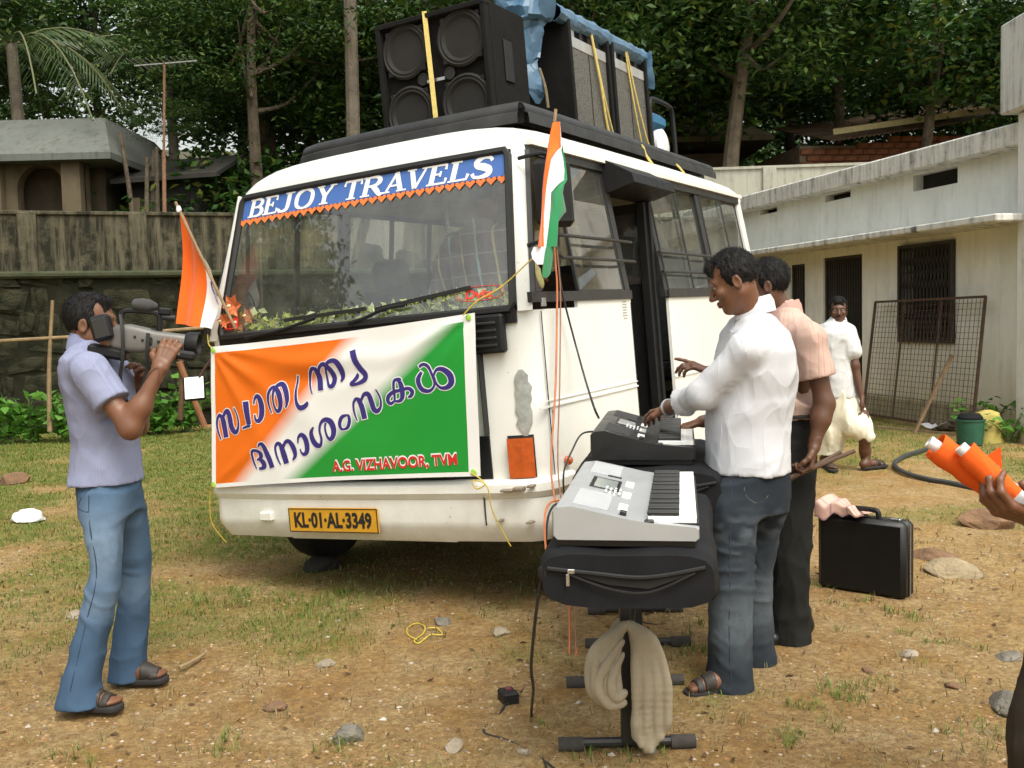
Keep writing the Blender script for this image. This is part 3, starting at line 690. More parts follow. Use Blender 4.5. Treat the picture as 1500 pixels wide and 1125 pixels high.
MB().box((-1.715,-.024,-.015),(.085,.03,.05),.006).build('tow_hatch', M_paint, BUS)
MB().box((-.31,-.005,.05),(.004,.02,.2)).build('bumper_seam', M_rubber, BUS)
def chrome_scuff(c, r, name, m):
    bm = MB(); n = 14; pts = []
    for i in range(n): t = 2*pi*i/n; k_ = rnd.uniform(.7,1.1); pts.append((r[0]*cos(t)*k_, r[1]*sin(t)*k_))
    return pts
# grey primer patch and scuffs on the near corner follow the shell
def on_corner(s, z, off):
    """s = distance along the corner outline measured from the front"""
    pts = np.array([(x,y) for x,y in PL if x > -.4]); d = np.concatenate([[0],np.cumsum(np.linalg.norm(np.diff(pts,axis=0),axis=1))])
    x = np.interp(s,d,pts[:,0]); y = np.interp(s,d,pts[:,1]); x2 = np.interp(s+.002,d,pts[:,0]); y2 = np.interp(s+.002,d,pts[:,1]); t = np.array([x2-x,y2-y]); t /= np.linalg.norm(t)
    return (x+t[1]*off, y-t[0]*off, z)
def corner_patch(name, s0, s1, z0, z1, off, m, wob=0., parent=BUS, th=.002, nz=12, taper=0):
    P = []
    for i,z in enumerate(np.linspace(z0,z1,nz)):
        f = i/(nz-1); e = min(1, 2.6*math.sqrt(max(f*(1-f),0)+.004)) if taper else 1; m_ = (s0+s1)/2; hw = (s1-s0)/2*e
        a_ = m_-hw+rnd.uniform(-wob,wob); b_ = m_+hw+rnd.uniform(-wob,wob)
        P.append([on_corner(a_+(b_-a_)*t, z, off) for t in np.linspace(0,1,6)])
    return MB().grid(np.array(P), thick=th, flip=False).build(name, m, parent, False)
corner_patch('primer_patch', .255,.335,.375,.70, .0035, mat('grey_primer',(.36,.37,.34),.8,.35,22), .010, taper=1)
lamp_m = mat('amber_lens', (.52,.085,.010), .18, .3, 30, .4, 90, coat=.6, spec=.6)
il = corner_patch('turn_lamp', .205,.325,.175,.368,.022,lamp_m,0,BUS,.02,nz=10)
for z in (.21,.25,.29,.33): corner_patch('lens_rib', .207,.323,z,z+.008,.0285,mat('amber_rib',(.85,.42,.16),.25,.2,20),0,il,.004,nz=2)
corner_patch('lamp_recess', .198,.332,.165,.38,.003,M_rubber,0,BUS,.002,nz=3)
# black grille panel (mostly behind the banner) and louvre under the windscreen
shellstrip([(x, fy(x,.5)-.012) for x in np.linspace(-1.9,-.285,14)][::-1], [.15,.27,.385], 'grille_panel', M_black)
vg = MB().box((-.245,.035,.885),(.215,.05,.19),.012).build('air_louvre', M_black, BUS)
for i in range(4): MB().box((-.245,.006,.83+i*.036),(.15,.012,.014),.003).build('louvre_slat', M_frame, vg)
MB().box((.008,.185,1.02),(.012,.05,.045),.004).build('hinge_plate', M_steel, BUS)
MB().lathe([(.024,0),(.024,.018),(.014,.03)],12,(.004,.30,.22),rotM(0,pi/2,0)).build('side_repeater', lamp_m, BUS)
mb = MB()
for i in range(7):
    mb.box((.0015,1.24,1.005-i*.016),(.001,.05+.012*(i%3),.006))
mb.build('painted_notice', mat('grey_notice_ink',(.35,.35,.34),.6,.2,20), BUS)
for k_,(x_,z_,w_,h_) in enumerate(((-.10,.135,.05,.016),(-.16,.128,.07,.010),(-.06,-.03,.03,.010),(-.22,-.02,.025,.008),(-.04,.145,.03,.012))):
    MB().box((x_,-.03+.10*max(0,x_+.13)*1.6,z_),(w_,.05,h_),.003).build('bumper_scuff', mat('scuffed_primer',(.30,.24,.19),.8,.5,60), BUS)
MB().box((-.287,.036,.60),(.005,.05,.42)).build('front_seam', M_rubber, BUS)
# -- number plate
pl = MB().box((-1.236,-.045,-.028),(.60,.012,.135),.005).build('number_plate', mat('amber_plate',(.62,.31,.02),.45,.15,12,.1,50), BUS)
def text_mesh(body, size, bold=0., ext=0., sx=1.0):
    cu = bpy.data.curves.new('lettering','FONT'); cu.body = body; cu.size = size; cu.offset = bold; cu.extrude = ext; cu.align_x = 'CENTER'; cu.align_y = 'CENTER'; cu.resolution_u = 3
    o = bpy.data.objects.new('tmp',cu); COL.objects.link(o); dg = bpy.context.evaluated_depsgraph_get(); me = bpy.data.meshes.new_from_object(o.evaluated_get(dg))
    bpy.data.objects.remove(o); v = np.zeros(len(me.vertices)*3); me.vertices.foreach_get('co',v); v = v.reshape(-1,3); fc = [tuple(p_.vertices) for p_ in me.polygons]
    v[:,0] *= sx; bpy.data.meshes.remove(me); return v, fc
v, fc = text_mesh('KL·01·AL·3349', .115, .0045, .001, .70); w_ = v[:,0].max()-v[:,0].min(); v[:,0] *= .52/w_; v[:,1] *= .088/(v[:,1].max()-v[:,1].min()); v[:,0] -= (v[:,0].max()+v[:,0].min())/2; v[:,1] -= (v[:,1].max()+v[:,1].min())/2
raw('plate_lettering', np.stack([v[:,0]-1.236, -.0525-v[:,2]*.3, v[:,1]-.028],1), fc, mat('black_ink',(.012,.012,.012),.6,.2,20), pl)
mb = MB(); a_ = ((-1.531,-.09),(-.941,-.09),(-.941,.034),(-1.531,.034))
for i in range(4): p_,q_ = a_[i],a_[(i+1)%4]; mb.bar((p_[0],-.0515,p_[1]),(q_[0],-.0515,q_[1]),.004,.004)
mb.build('plate_border', MATS['black_ink'], pl)
# -- door opening: hood, folded door leaf, steps, handrail
mb = MB(); V = []
prof = [(-.06,1.83),(.02,1.825),(.17,1.735),(.185,1.70),(.04,1.665),(-.05,1.66)]
P = np.array([[(x-.09,y,z-.01*(y-1.3)) for x,z in prof] for y in (1.30,1.33,1.6,1.95,2.0)]); mb.grid(P, thick=.012)
mb.add([(q[0]-.09,1.302,q[1]) for q in prof],[tuple(range(6))]).add([(q[0]-.09,1.998,q[1]-.007) for q in prof],[tuple(range(6))[::-1]]); mb.build('door_hood', M_black, BUS, True)
dl = MB().box((-.30,1.93,.78),(.50,.03,1.72),.006).box((-.10,1.90,.78),(.06,.05,1.72),.006).build('door_leaf', M_black, BUS)
MB().box((-.30,1.91,1.35),(.36,.006,.45)).build('door_glass', M_glass, dl)
MB().box((-.2,1.67,-.02),(.36,.6,.04)).box((-.42,1.67,.12),(.1,.6,.3)).build('entry_step', mat('step_rubber',(.05,.04,.035),.9,.3,10), BUS)
MB().tube(catmull([(-.10,1.42,.02),(-.10,1.42,.55),(-.14,1.5,.68),(-.35,1.56,.72)],5),.016,8).build('hand_rail', M_steel, BUS, True)
MB().box((-1.06,2.3,.25),(2.04,3.75,.04)).build('floor', mat('dark_floor',(.06,.045,.035),.9,.4,5), BUS)
MB().box((-.62,1.37,.62),(.9,.03,.75)).box((-.9,2.05,.75),(.9,.03,1.0)).build('partition', mat('floral_partition',(.07,.045,.035),.8,.7,14,col2=(.02,.016,.014)), BUS)
# dashboard, seats, steering wheel, pole
shellstrip([(x, .30+.02*((x+1.06))**2) for x in np.linspace(-2.02,-.12,12)][::-1], [.5,.94], 'dashboard_front', mat('grey_dash',(.16,.16,.155),.7,.3,8))
P = np.array([[(x, fy(x,.97)+.03+t*.24, .975-.02*t) for t in (0,.5,1)] for x in np.linspace(-2.0,-.13,10)]); MB().grid(P, thick=.02).build('dashboard_top', MATS['grey_dash'], BUS)
M_seat = mat('dark_seat_fabric', (.045,.045,.05), .9, .4, 12)
def seat(x, y, w=.46, hz=.5):
    s = MB().box((x,y,.52),(w,.46,.12),.03).box((x,y+.26,.88),(w,.12,.66),.04).build('seat', M_seat, BUS)
    h = MB().box((x,y+.27,1.30),(.27,.10,.20),.04).rod((x-.06,y+.27,1.18),(x-.06,y+.27,1.26),.008).rod((x+.06,y+.27,1.18),(x+.06,y+.27,1.26),.008).build('head_rest', M_seat, s)
seat(-1.44,.72)
for y in (2.55,3.2,3.8):
    for x in (-1.85,-1.38,-.72,-.28): seat(x,y,.42)
MB().rod((-1.22,1.36,.25),(-1.22,1.36,1.8),.014).build('grab_pole', M_steel, BUS, True)
st_c = np.array([-1.5,.42,.98]); cr = [st_c+.2*(cos(t)*np.array([1,0,0])+sin(t)*np.array([0,.5,.86])) for t in np.linspace(0,2*pi,25)]
MB().tube(cr,.014,8,cap=False).rod(st_c,st_c+np.array([0,-.17,-.3]),.02).rod(cr[0],cr[12],.01).build('steering_wheel', M_rubber, BUS, True)
# engine hump and shadowy chassis
MB().box((-1.06,2.1,-.02),(1.5,4.0,.22)).box((-1.06,.9,.05),(1.2,.7,.3)).build('chassis', M_chassis, BUS)
MB().rod((-2.0,.78,-.20),(-.12,.78,-.20),.05).rod((-2.0,3.1,-.20),(-.12,3.1,-.20),.06).build('axle', M_chassis, BUS)
def wheel(x, y, zc):
    w = MB(); pr = [(.20,-.09),(.30,-.10),(.335,-.085),(.345,-.05),(.345,.05),(.335,.085),(.30,.10),(.20,.09)]; w.lathe(pr, 32, (x,y,zc), rotM(0,pi/2,0)); t_ = w.build('wheel', M_rubber, BUS, True)
    MB().lathe([(.02,-.04),(.10,-.05),(.19,-.02),(.205,-.08),(.215,-.08),(.215,.08),(.205,.08),(.19,.03),(.1,.05),(.02,.055)],24,(x,y,zc),rotM(0,pi/2,0)).build('rim', mat('dull_rim',(.35,.34,.32),.5,.3,8,metal=.4), t_, True)
for x,zc in ((-.16,-.205),(-1.96,-.09)):
    for y,dz in ((.78,0),(3.1,-.035)): wheel(x, y, zc+dz)
# -- mirrors
mr = MB().box((.045,.33,1.555),(.21,.06,.34),.028,rotM(0,0,.95)).build('wing_mirror', M_black, BUS, True)
MB().tube(catmull([S(.25,1.74,0),(.02,.28,1.75),(.04,.32,1.72)],4),.010,6).build('mirror_arm', M_black, mr, True); MB().tube(catmull([S(.16,1.30,0),(.03,.25,1.33),(.045,.31,1.385)],4),.010,6).build('mirror_arm', M_black, mr, True)
c = np.array((-2.212,0.02,0.722))
MR = rotM(-.35,0,.65); fm = MB().box(c,(.125,.02,.15),.010,MR).build('far_mirror', M_black, BUS)
MB().box(c+MR@np.array([0,-.0125,0]),(.108,.004,.132),.0015,MR).build('mirror_glass', mat('sky_white_mirror',(.85,.87,.84),.12,.05,5,metal=.75), fm)  # whitish base adds sky glare to what the tilted plate reflects
mb = MB(); mb.tube(catmull([c+np.array([0,.02,.03]),c+np.array([.07,.06,.14]),c+np.array([.16,.12,.20])],4),.009,6); mb.build('mirror_arm', M_rust, fm, True)
# -- roof carrier rails
M_rail = mat('worn_black_rail', (.03,.03,.03), .5, .5, 6, .15, 60, col2=(.012,.012,.013))
rail = [(-1.78,.72,0),(-1.72,.64,0),(-1.6,.60,0),(-1.0,.575,0),(-.4,.59,0),(-.245,.61,0)]
def railsweep(pts, name):
    P = []
    pts = np.array(pts,float); T = np.gradient(pts,axis=0); T /= np.linalg.norm(T,axis=1)[:,None]
    for p_,t in zip(pts,T):
        nx,ny = t[1],-t[0]
        P.append([(p_[0]+nx*d, p_[1]+ny*d, z) for d,z in ((-.05,2.0),(-.05,2.08),(-.03,2.10),(.0,2.105),(.02,2.09),(.032,2.065),(.03,2.05),(.045,2.04),(.05,2.01),(.05,1.985))])
    MB().grid(np.array(P)[::-1]).build(name, M_rail, BUS, True, 40)
railsweep(rail, 'carrier_rail'); railsweep([(-.245,.61,0),(-.240,.9,0),(-.24,2,0),(-.25,3.0,0),(-.26,3.95,0)], 'carrier_rail'); railsweep([(-1.87,3.95,0),(-1.87,2,0),(-1.86,.9,0),(-1.78,.72,0)], 'carrier_rail')
MB().box((-1.06,2.3,2.035),(1.55,3.2,.02)).build('carrier_deck', mat('deck_boards',(.05,.045,.04),.9,.4,6), BUS)
# ================================================================ THINGS ON AND AROUND THE BUS
def on_bus(name, label, cat, group=None):
    e = empty(name); e.matrix_world = BUS.matrix_world.copy(); return prop(e, label, cat, group)
# ---- banner
BC = [(-1.98,0.951),(-0.246,0.994),(-0.294,0.201),(-2.081,0.151)]
def ban_uv(x, z):
    # approximate inverse of the bilinear patch
    tl,tr,br,bl = [np.array(q) for q in BC]; u,v = .5,.5
    for _ in range(12):
        p_ = (tl*(1-u)+tr*u)*(1-v)+(bl*(1-u)+br*u)*v; e = np.array([x,z])-p_
        du = (tr-tl)*(1-v)+(br-bl)*v; dv = (bl-tl)*(1-u)+(br-tr)*u
        d = du[0]*dv[1]-du[1]*dv[0]; u += (e[0]*dv[1]-e[1]*dv[0])/d; v += (du[0]*e[1]-du[1]*e[0])/d
    return u, v
def ban_y(x, z):
    u, v = ban_uv(x, z)
    y = -.052-.012*sin(pi*min(max(u,0),1))
    # drag folds fanning out of the tied corners, and a sagging fold
    def fold(cx, cy, a0, wdt, amp, ln):
        dx, dy = u-cx, (v-cy)*.45; r = math.hypot(dx,dy); a = math.atan2(dy,dx); return amp*math.exp(-((a-a0)/wdt)**2)*min(r/.08,1)*math.exp(-r/ln)
    y -= fold(0,0,.55,.10,.020,.35)+fold(0,0,.95,.10,.016,.3)+fold(0,0,.22,.07,.014,.5)
    y -= fold(1,0,pi-.35,.10,.016,.4)+fold(1,0,pi-.9,.14,.014,.3)+fold(0,1,-.6,.10,.016,.3)+fold(1,1,pi+.5,.12,.016,.35)
    y -= .012*math.exp(-((v-.18-.25*(u-.45)**2)/.06)**2)*math.exp(-((u-.5)/.22)**2)
    y += .010*math.exp(-((v-.30)/.05)**2)*math.exp(-((u-.45)/.2)**2)
    y -= .008*(float(vnoise(np.array([[u*5,v*3,.5]]),1.3,6)[0])-.5)
    return y
def BP(x, z, o=0.): return (x, ban_y(x,z)-o, z)
def banner_mat():
    m, t, p = newmat('printed_flex'); uvn = t.attr('buv','Vector'); sep = t.new('ShaderNodeSeparateXYZ', ins={0:uvn}); u, v = sep.outputs[0], sep.outputs[1]
    orange, white, green = (.78,.155,.008), (.80,.80,.79), (.012,.28,.035)
    # soft airbrushed diagonals
    f1 = t.math('ADD', u, t.math('MULTIPLY', v, .485)); g1 = t.ramp(f1, [(.555,(0,0,0)),(.635,(1,1,1))])
    f2 = t.math('ADD', u, t.math('MULTIPLY', v, .625)); g2 = t.ramp(f2, [(.90,(0,0,0)),(.985,(1,1,1))])
    c = t.mix(g1, orange, white); c = t.mix(g2, c, green)
    # white margin round the print
    def edge(x_, a_, up): return t.math('GREATER_THAN' if up else 'LESS_THAN', x_, a_)
    mg = t.math('MAXIMUM', t.math('MAXIMUM', edge(u,.018,False), edge(u,.963,True)), t.math('MAXIMUM', edge(v,.045,False), edge(v,.972,True)))
    c = t.mix(mg, c, white); t.l.new(c, p.inputs['Base Color']); setp(p, rough=.38, spec=.45)
    co = t.coord('Object'); t.l.new(t.bump(t.noise(3.5, co, 3), .12, .02), p.inputs['Normal']); return m
bn = on_bus('banner', 'saffron white and green printed banner with navy Malayalam lettering tied to the bus front', 'banner')
nu, nv = 90, 44; P = np.zeros((nu,nv,3)); UV = []
tl,tr,br,bl = [np.array(q) for q in BC]
for i,u in enumerate(np.linspace(0,1,nu)):
    for j,v in enumerate(np.linspace(0,1,nv)):
        q = (tl*(1-u)+tr*u)*(1-v)+(bl*(1-u)+br*u)*v; q = q + np.array([0,.012*sin(pi*u)*(1-2*v)*-1]); P[i,j] = BP(q[0],q[1]); UV.append((u,v,0))
b_ = MB().grid(P); me_o = raw('sheet', b_.v, b_.f, banner_mat(), bn, True, {'buv': np.array(UV)})
M_navy = mat('navy_print', (.035,.025,.19), .4, .1, 9); M_redp = mat('red_print', (.62,.025,.02), .4, .1, 9)
LT = [
 [[(-1.9708, 0.4272, 0.0111), (-1.9878, 0.4727, 0.0148), (-1.9914, 0.5143, 0.0167), (-1.9797, 0.5519, 0.0185), (-1.9561, 0.5683, 0.0203)], [(-1.9612, 0.565, 0.0184), (-1.9414, 0.5402, 0.0368), (-1.9342, 0.4917, 0.0386), (-1.9278, 0.4377, 0.0367)], [(-1.9414, 0.5402, 0.0184), (-1.923, 0.5739, 0.022), (-1.8987, 0.5832, 0.031), (-1.8874, 0.5519, 0.0364), (-1.8821, 0.5037, 0.0364), (-1.8653, 0.4723, 0.0345), (-1.844, 0.4682, 0.0235), (-1.8277, 0.495, 0.0162), (-1.824, 0.5359, 0.0126), (-1.8334, 0.5738, 0.0108), (-1.8478, 0.6016, 0.009)]],
 [[(-1.7515, 0.6335, 0.0391), (-1.7487, 0.5738, 0.0391), (-1.7416, 0.5057, 0.0356)], [(-1.7319, 0.4986, 0.0142), (-1.7657, 0.493, 0.0143), (-1.7955, 0.4851, 0.0108)]],
 [[(-1.6959, 0.6155, 0.0106), (-1.6858, 0.6453, 0.0158), (-1.6638, 0.6577, 0.0263), (-1.6463, 0.6368, 0.0367), (-1.6398, 0.5929, 0.0384), (-1.6472, 0.5495, 0.035), (-1.6683, 0.5234, 0.0246), (-1.6894, 0.5309, 0.0159), (-1.6929, 0.558, 0.0106)]],
 [[(-1.5688, 0.5612, 0.0086), (-1.5846, 0.6073, 0.0138), (-1.5829, 0.6539, 0.0173), (-1.5587, 0.6927, 0.0189), (-1.5317, 0.7012, 0.0188), (-1.5056, 0.6701, 0.0341), (-1.4945, 0.6232, 0.0341), (-1.5038, 0.5838, 0.0273), (-1.5269, 0.5715, 0.0188), (-1.5449, 0.5989, 0.0137), (-1.5475, 0.6456, 0.0137), (-1.533, 0.6913, 0.0188), (-1.5044, 0.7131, 0.0222), (-1.4746, 0.7115, 0.0305), (-1.4538, 0.6741, 0.0338), (-1.4461, 0.6342, 0.0304), (-1.452, 0.6015, 0.0152), (-1.463, 0.5887, 0.0085)]],
 [[(-1.3651, 0.7547, 0.01), (-1.3775, 0.7096, 0.0133), (-1.3857, 0.6576, 0.0167), (-1.3814, 0.6115, 0.0217), (-1.3638, 0.5845, 0.0283), (-1.3343, 0.5866, 0.0265), (-1.3141, 0.602, 0.0248), (-1.3189, 0.61, 0.0198)]],
 [[(-1.2723, 0.6521, 0.0082), (-1.2864, 0.7048, 0.0131), (-1.2808, 0.7499, 0.0164), (-1.256, 0.784, 0.0196), (-1.2316, 0.7826, 0.0227)], [(-1.2349, 0.7892, 0.0244), (-1.2197, 0.7464, 0.0373), (-1.2129, 0.6686, 0.0356)], [(-1.2181, 0.7592, 0.0162), (-1.1976, 0.7934, 0.0194), (-1.1679, 0.8044, 0.0241), (-1.1353, 0.7735, 0.0319), (-1.1168, 0.7277, 0.0318), (-1.129, 0.6932, 0.0271), (-1.1538, 0.6881, 0.0192), (-1.1655, 0.724, 0.0145), (-1.1641, 0.7689, 0.0144), (-1.1475, 0.8063, 0.0192), (-1.1136, 0.8201, 0.0238), (-1.0831, 0.8086, 0.0332), (-1.0639, 0.7693, 0.0363), (-1.0606, 0.7309, 0.0268), (-1.0754, 0.7063, 0.0111)]],
 [[(-0.9792, 0.865, 0.0372), (-0.9649, 0.8074, 0.0356), (-0.9423, 0.7682, 0.0339), (-0.9151, 0.7352, 0.0322), (-0.9219, 0.7105, 0.0277), (-0.9588, 0.6936, 0.0186), (-1.0027, 0.6865, 0.0156), (-1.0097, 0.6932, 0.0187), (-0.9884, 0.7079, 0.0202), (-0.9664, 0.7287, 0.0232), (-0.9732, 0.7373, 0.0264)]],
 [[(-1.721, 0.2575, 0.0089), (-1.7374, 0.302, 0.0142), (-1.7409, 0.3428, 0.016), (-1.7298, 0.3596, 0.016), (-1.6948, 0.3554, 0.0194), (-1.6754, 0.3347, 0.0299), (-1.6868, 0.3146, 0.0212), (-1.7098, 0.3083, 0.0124)], [(-1.6917, 0.3113, 0.0177), (-1.6674, 0.294, 0.0334), (-1.6613, 0.2736, 0.0334), (-1.6807, 0.2604, 0.0194), (-1.7029, 0.2593, 0.0124)], [(-1.6855, 0.3789, 0.0106), (-1.6718, 0.3954, 0.0158), (-1.6507, 0.3882, 0.0263), (-1.6306, 0.3405, 0.035), (-1.614, 0.2998, 0.0349), (-1.604, 0.2627, 0.0348)]],
 [[(-1.5429, 0.2785, 0.0086), (-1.5628, 0.3257, 0.0138), (-1.568, 0.3727, 0.0156), (-1.5495, 0.3957, 0.0189), (-1.5293, 0.3852, 0.0258)], [(-1.5288, 0.3885, 0.0292), (-1.5138, 0.3381, 0.0377), (-1.4992, 0.2845, 0.0359)], [(-1.5138, 0.3715, 0.0171), (-1.4929, 0.4009, 0.0205), (-1.4669, 0.4035, 0.0255), (-1.4415, 0.3698, 0.0338), (-1.4338, 0.3299, 0.0253), (-1.4525, 0.3024, 0.0102)]],
 [[(-1.4065, 0.392, 0.0101), (-1.4011, 0.4216, 0.0151), (-1.3781, 0.4374, 0.0234), (-1.3551, 0.4203, 0.0333), (-1.345, 0.3806, 0.0349), (-1.352, 0.3447, 0.0283), (-1.3745, 0.332, 0.0184), (-1.3913, 0.3455, 0.0117), (-1.3943, 0.3621, 0.0084)]],
 [[(-1.2857, 0.477, 0.0082), (-1.3058, 0.4483, 0.0248), (-1.302, 0.4122, 0.033), (-1.2809, 0.3823, 0.0329), (-1.2526, 0.3783, 0.0213), (-1.2405, 0.4106, 0.0163), (-1.2471, 0.4563, 0.0147), (-1.2342, 0.4948, 0.0179), (-1.2034, 0.5131, 0.0243), (-1.1686, 0.4989, 0.0354), (-1.1532, 0.4597, 0.0353), (-1.1615, 0.4245, 0.029), (-1.1836, 0.409, 0.021), (-1.2015, 0.4289, 0.0146), (-1.2089, 0.468, 0.013), (-1.2013, 0.4969, 0.013)]],
 [[(-1.0606, 0.5315, 0.0111), (-1.0935, 0.5219, 0.0207), (-1.1109, 0.4905, 0.0223), (-1.1046, 0.4633, 0.0175), (-1.0851, 0.4588, 0.0111), (-1.06, 0.4695, 0.0205), (-1.0468, 0.501, 0.0221), (-1.0494, 0.5253, 0.0173), (-1.0606, 0.5315, 0.0111)]],
 [[(-0.9957, 0.498, 0.0078), (-1.0102, 0.5418, 0.0125), (-1.0112, 0.5863, 0.0141), (-0.9942, 0.6109, 0.0172), (-0.9747, 0.61, 0.0218)], [(-0.9782, 0.6133, 0.0249), (-0.9598, 0.5714, 0.0326), (-0.9478, 0.5077, 0.0325)], [(-0.9599, 0.603, 0.0155), (-0.9369, 0.6334, 0.0201), (-0.91, 0.6321, 0.0276), (-0.8952, 0.5937, 0.0322), (-0.8842, 0.5556, 0.0306), (-0.8624, 0.5453, 0.0228), (-0.8409, 0.5663, 0.0152), (-0.8366, 0.6036, 0.0121), (-0.8482, 0.6354, 0.0106), (-0.861, 0.6566, 0.0076)]],
 [[(-0.7508, 0.5934, 0.0119), (-0.775, 0.579, 0.0165), (-0.7924, 0.5922, 0.0225), (-0.7858, 0.6168, 0.0225), (-0.7534, 0.6369, 0.0194), (-0.7078, 0.6439, 0.0177), (-0.6625, 0.6508, 0.0176), (-0.6386, 0.6343, 0.0248), (-0.6483, 0.6133, 0.019), (-0.6675, 0.6068, 0.0088)], [(-0.7023, 0.6929, 0.0162), (-0.7127, 0.6996, 0.0178), (-0.7418, 0.6932, 0.0164), (-0.7491, 0.6615, 0.0164), (-0.748, 0.6181, 0.0149), (-0.7508, 0.5934, 0.0119)], [(-0.7167, 0.6968, 0.0193), (-0.7017, 0.6652, 0.0295), (-0.6998, 0.6158, 0.0281), (-0.7173, 0.5919, 0.0178), (-0.7512, 0.5903, 0.0104)]],
 [[(-0.5735, 0.7284, 0.0144), (-0.598, 0.6902, 0.0275), (-0.5825, 0.6467, 0.026), (-0.5443, 0.6314, 0.0187), (-0.5142, 0.6432, 0.0128), (-0.5003, 0.6727, 0.0128), (-0.5135, 0.7158, 0.0157), (-0.5346, 0.7534, 0.0172), (-0.5622, 0.7654, 0.0158), (-0.5867, 0.7535, 0.0159)], [(-0.5003, 0.6727, 0.0128), (-0.4999, 0.709, 0.0128), (-0.4793, 0.7349, 0.017), (-0.444, 0.7328, 0.0253), (-0.4118, 0.7039, 0.0336), (-0.4072, 0.6677, 0.0335), (-0.4322, 0.645, 0.0239), (-0.4677, 0.6439, 0.0156), (-0.4903, 0.6662, 0.0128), (-0.4977, 0.6968, 0.0114)]]]
for L in LT:
    mb = MB()
    for i,st in enumerate(L): ribbon(mb, st, BP, .0052, .0012+.00025*i, 6, .0002, .005)
    ol = mb.build('letter_outline', M_white, bn); mb = MB()
    for i,st in enumerate(L): ribbon(mb, st, BP, 0, .0024+.0003*i, 6, .00025)
    mb.build('letter', M_navy, bn)
def ban_text(body, p0, p1, h, bold, m, off, name):
    v, fc = text_mesh(body, .1, bold); v[:,0] -= v[:,0].min(); v[:,1] -= v[:,1].min(); L = v[:,0].max(); H = .073
    V = [BP(p0[0]+(p1[0]-p0[0])*a_/L - 0*b_, p0[1]+(p1[1]-p0[1])*a_/L + (b_-.012)*h/H, off) for a_,b_ in v[:,:2]]
    raw(name, V, fc, m, bn)
T0, T1 = (-1.189,0.232), (-0.417,0.256)
ban_text('A.G. VIZHAVOOR, TVM', T0, T1, .058, .0065, M_white, .0016, 'caption_outline'); ban_text('A.G. VIZHAVOOR, TVM', T0, T1, .058, .0028, M_redp, .0026, 'caption')
for q in BC:
    MB().lathe([(.014,0),(.016,.004),(.008,.006)],12,np.array(BP(q[0]+(.02 if q[0] < -1 else -.035),q[1]+(-.02 if q[1] > .5 else .02),.002)),rotM(pi/2,0,0)).build('eyelet', mat('lime_eyelet',(.35,.62,.08),.5,.1,9), bn)
M_yrope = mat('yellow_cord', (.62,.46,.06), .7, .25, 40, .4, 300)
def cord(name, pts, r, m, label, cat, parent=None, group=None, n=6, sub=6):
    o = MB().tube(catmull(pts,sub), r, n).build(name, m, parent, True)
    return prop(o, label, cat, group) if label else o
w2 = lambda l: tuple(BUS.matrix_world @ Vector(l))
cord('tie_cord', [w2(q) for q in ((-0.302,-0.07,0.986),(-0.223,-0.05,1.051),(-0.114,0,1.106),(0.02,0.048,1.213),(0.03,0.088,1.229))], .0035, M_yrope, 'yellow cord from the banner corner to the near side window', 'cord')
cord('tie_cord', [w2(q) for q in ((-0.33,-0.08,0.225),(-0.246,-0.1,0.174),(-0.295,-0.1,0.147),(-0.314,-0.1,0.188),(-0.236,-0.1,0.161),(-0.233,-0.07,0.029),(-0.179,-0.02,-0.149))], .0035, M_yrope, 'yellow cord looped at the lower right banner corner and over the bumper', 'cord')
cord('tie_cord', [w2(q) for q in ((-1.956,-0.06,0.943),(-2.025,-0.02,0.965),(-2.047,0,1.024))], .0035, M_yrope, 'short yellow cord at the upper left banner corner', 'cord')
cord('tie_cord', [w2(q) for q in ((-2.044,-0.07,0.164),(-2.1,-0.05,0.13),(-2.145,-0.02,-0.055),(-2.115,0.05,-0.19))], .0035, M_yrope, 'yellow cord down the far end of the bumper', 'cord')

# ---- flags
def flag_mat(name, chakra=None):
    m, t, p = newmat(name); f = t.attr('band'); c = t.ramp(t.math('DIVIDE', f, 3.0), [(0,(.80,.13,.01)),(.3334,(.82,.80,.82)),(.6667,(.015,.20,.07))], 'CONSTANT')
    if chakra:
        uvn = t.attr('cuv','Vector'); sep = t.new('ShaderNodeSeparateXYZ', ins={0:uvn}); x,y = sep.outputs[0], sep.outputs[1]
        r = t.math('SQRT', t.math('ADD', t.math('MULTIPLY',x,x), t.math('MULTIPLY',y,y))); an_ = t.math('ARCTAN2', y, x)
        ring = t.math('MULTIPLY', t.math('GREATER_THAN', r, .80), t.math('LESS_THAN', r, 1.0)); sp = t.math('MULTIPLY', t.math('GREATER_THAN', t.math('COSINE', t.math('MULTIPLY', an_, 24)), .55), t.math('LESS_THAN', r, .9))
        hub = t.math('LESS_THAN', r, .16); c = t.mix(t.math('MAXIMUM', ring, t.math('MAXIMUM', sp, hub)), c, (.03,.03,.20))
    t.l.new(c, p.inputs['Base Color']); setp(p, rough=.75, spec=.25, sheen=.2)
    t.l.new(t.bump(t.noise(90, t.coord('Object'), 3), .15, .003), p.inputs['Normal']); return m
fl = on_bus('hanging_flag', 'tricolour flag hanging limp on a stick over the near side window', 'flag')
ROWS = [(105,268,275,279,282),(180,250,281,284,288),(240,239,284,289,292),(258,237,262,290,295),(300,230,236,297,300),(360,220,230,301,304),(415,210,226,300,307),(445,205,225,262,310),(480,198,224,228,314),(580,182,222,225,327),(622,176,220,223,285),(640,174,219,222,268),(700,166,216,219,264),(770,158,213,216,256)]
def zpx(x, y): return (740+x/3.629, 150+y/3.629)
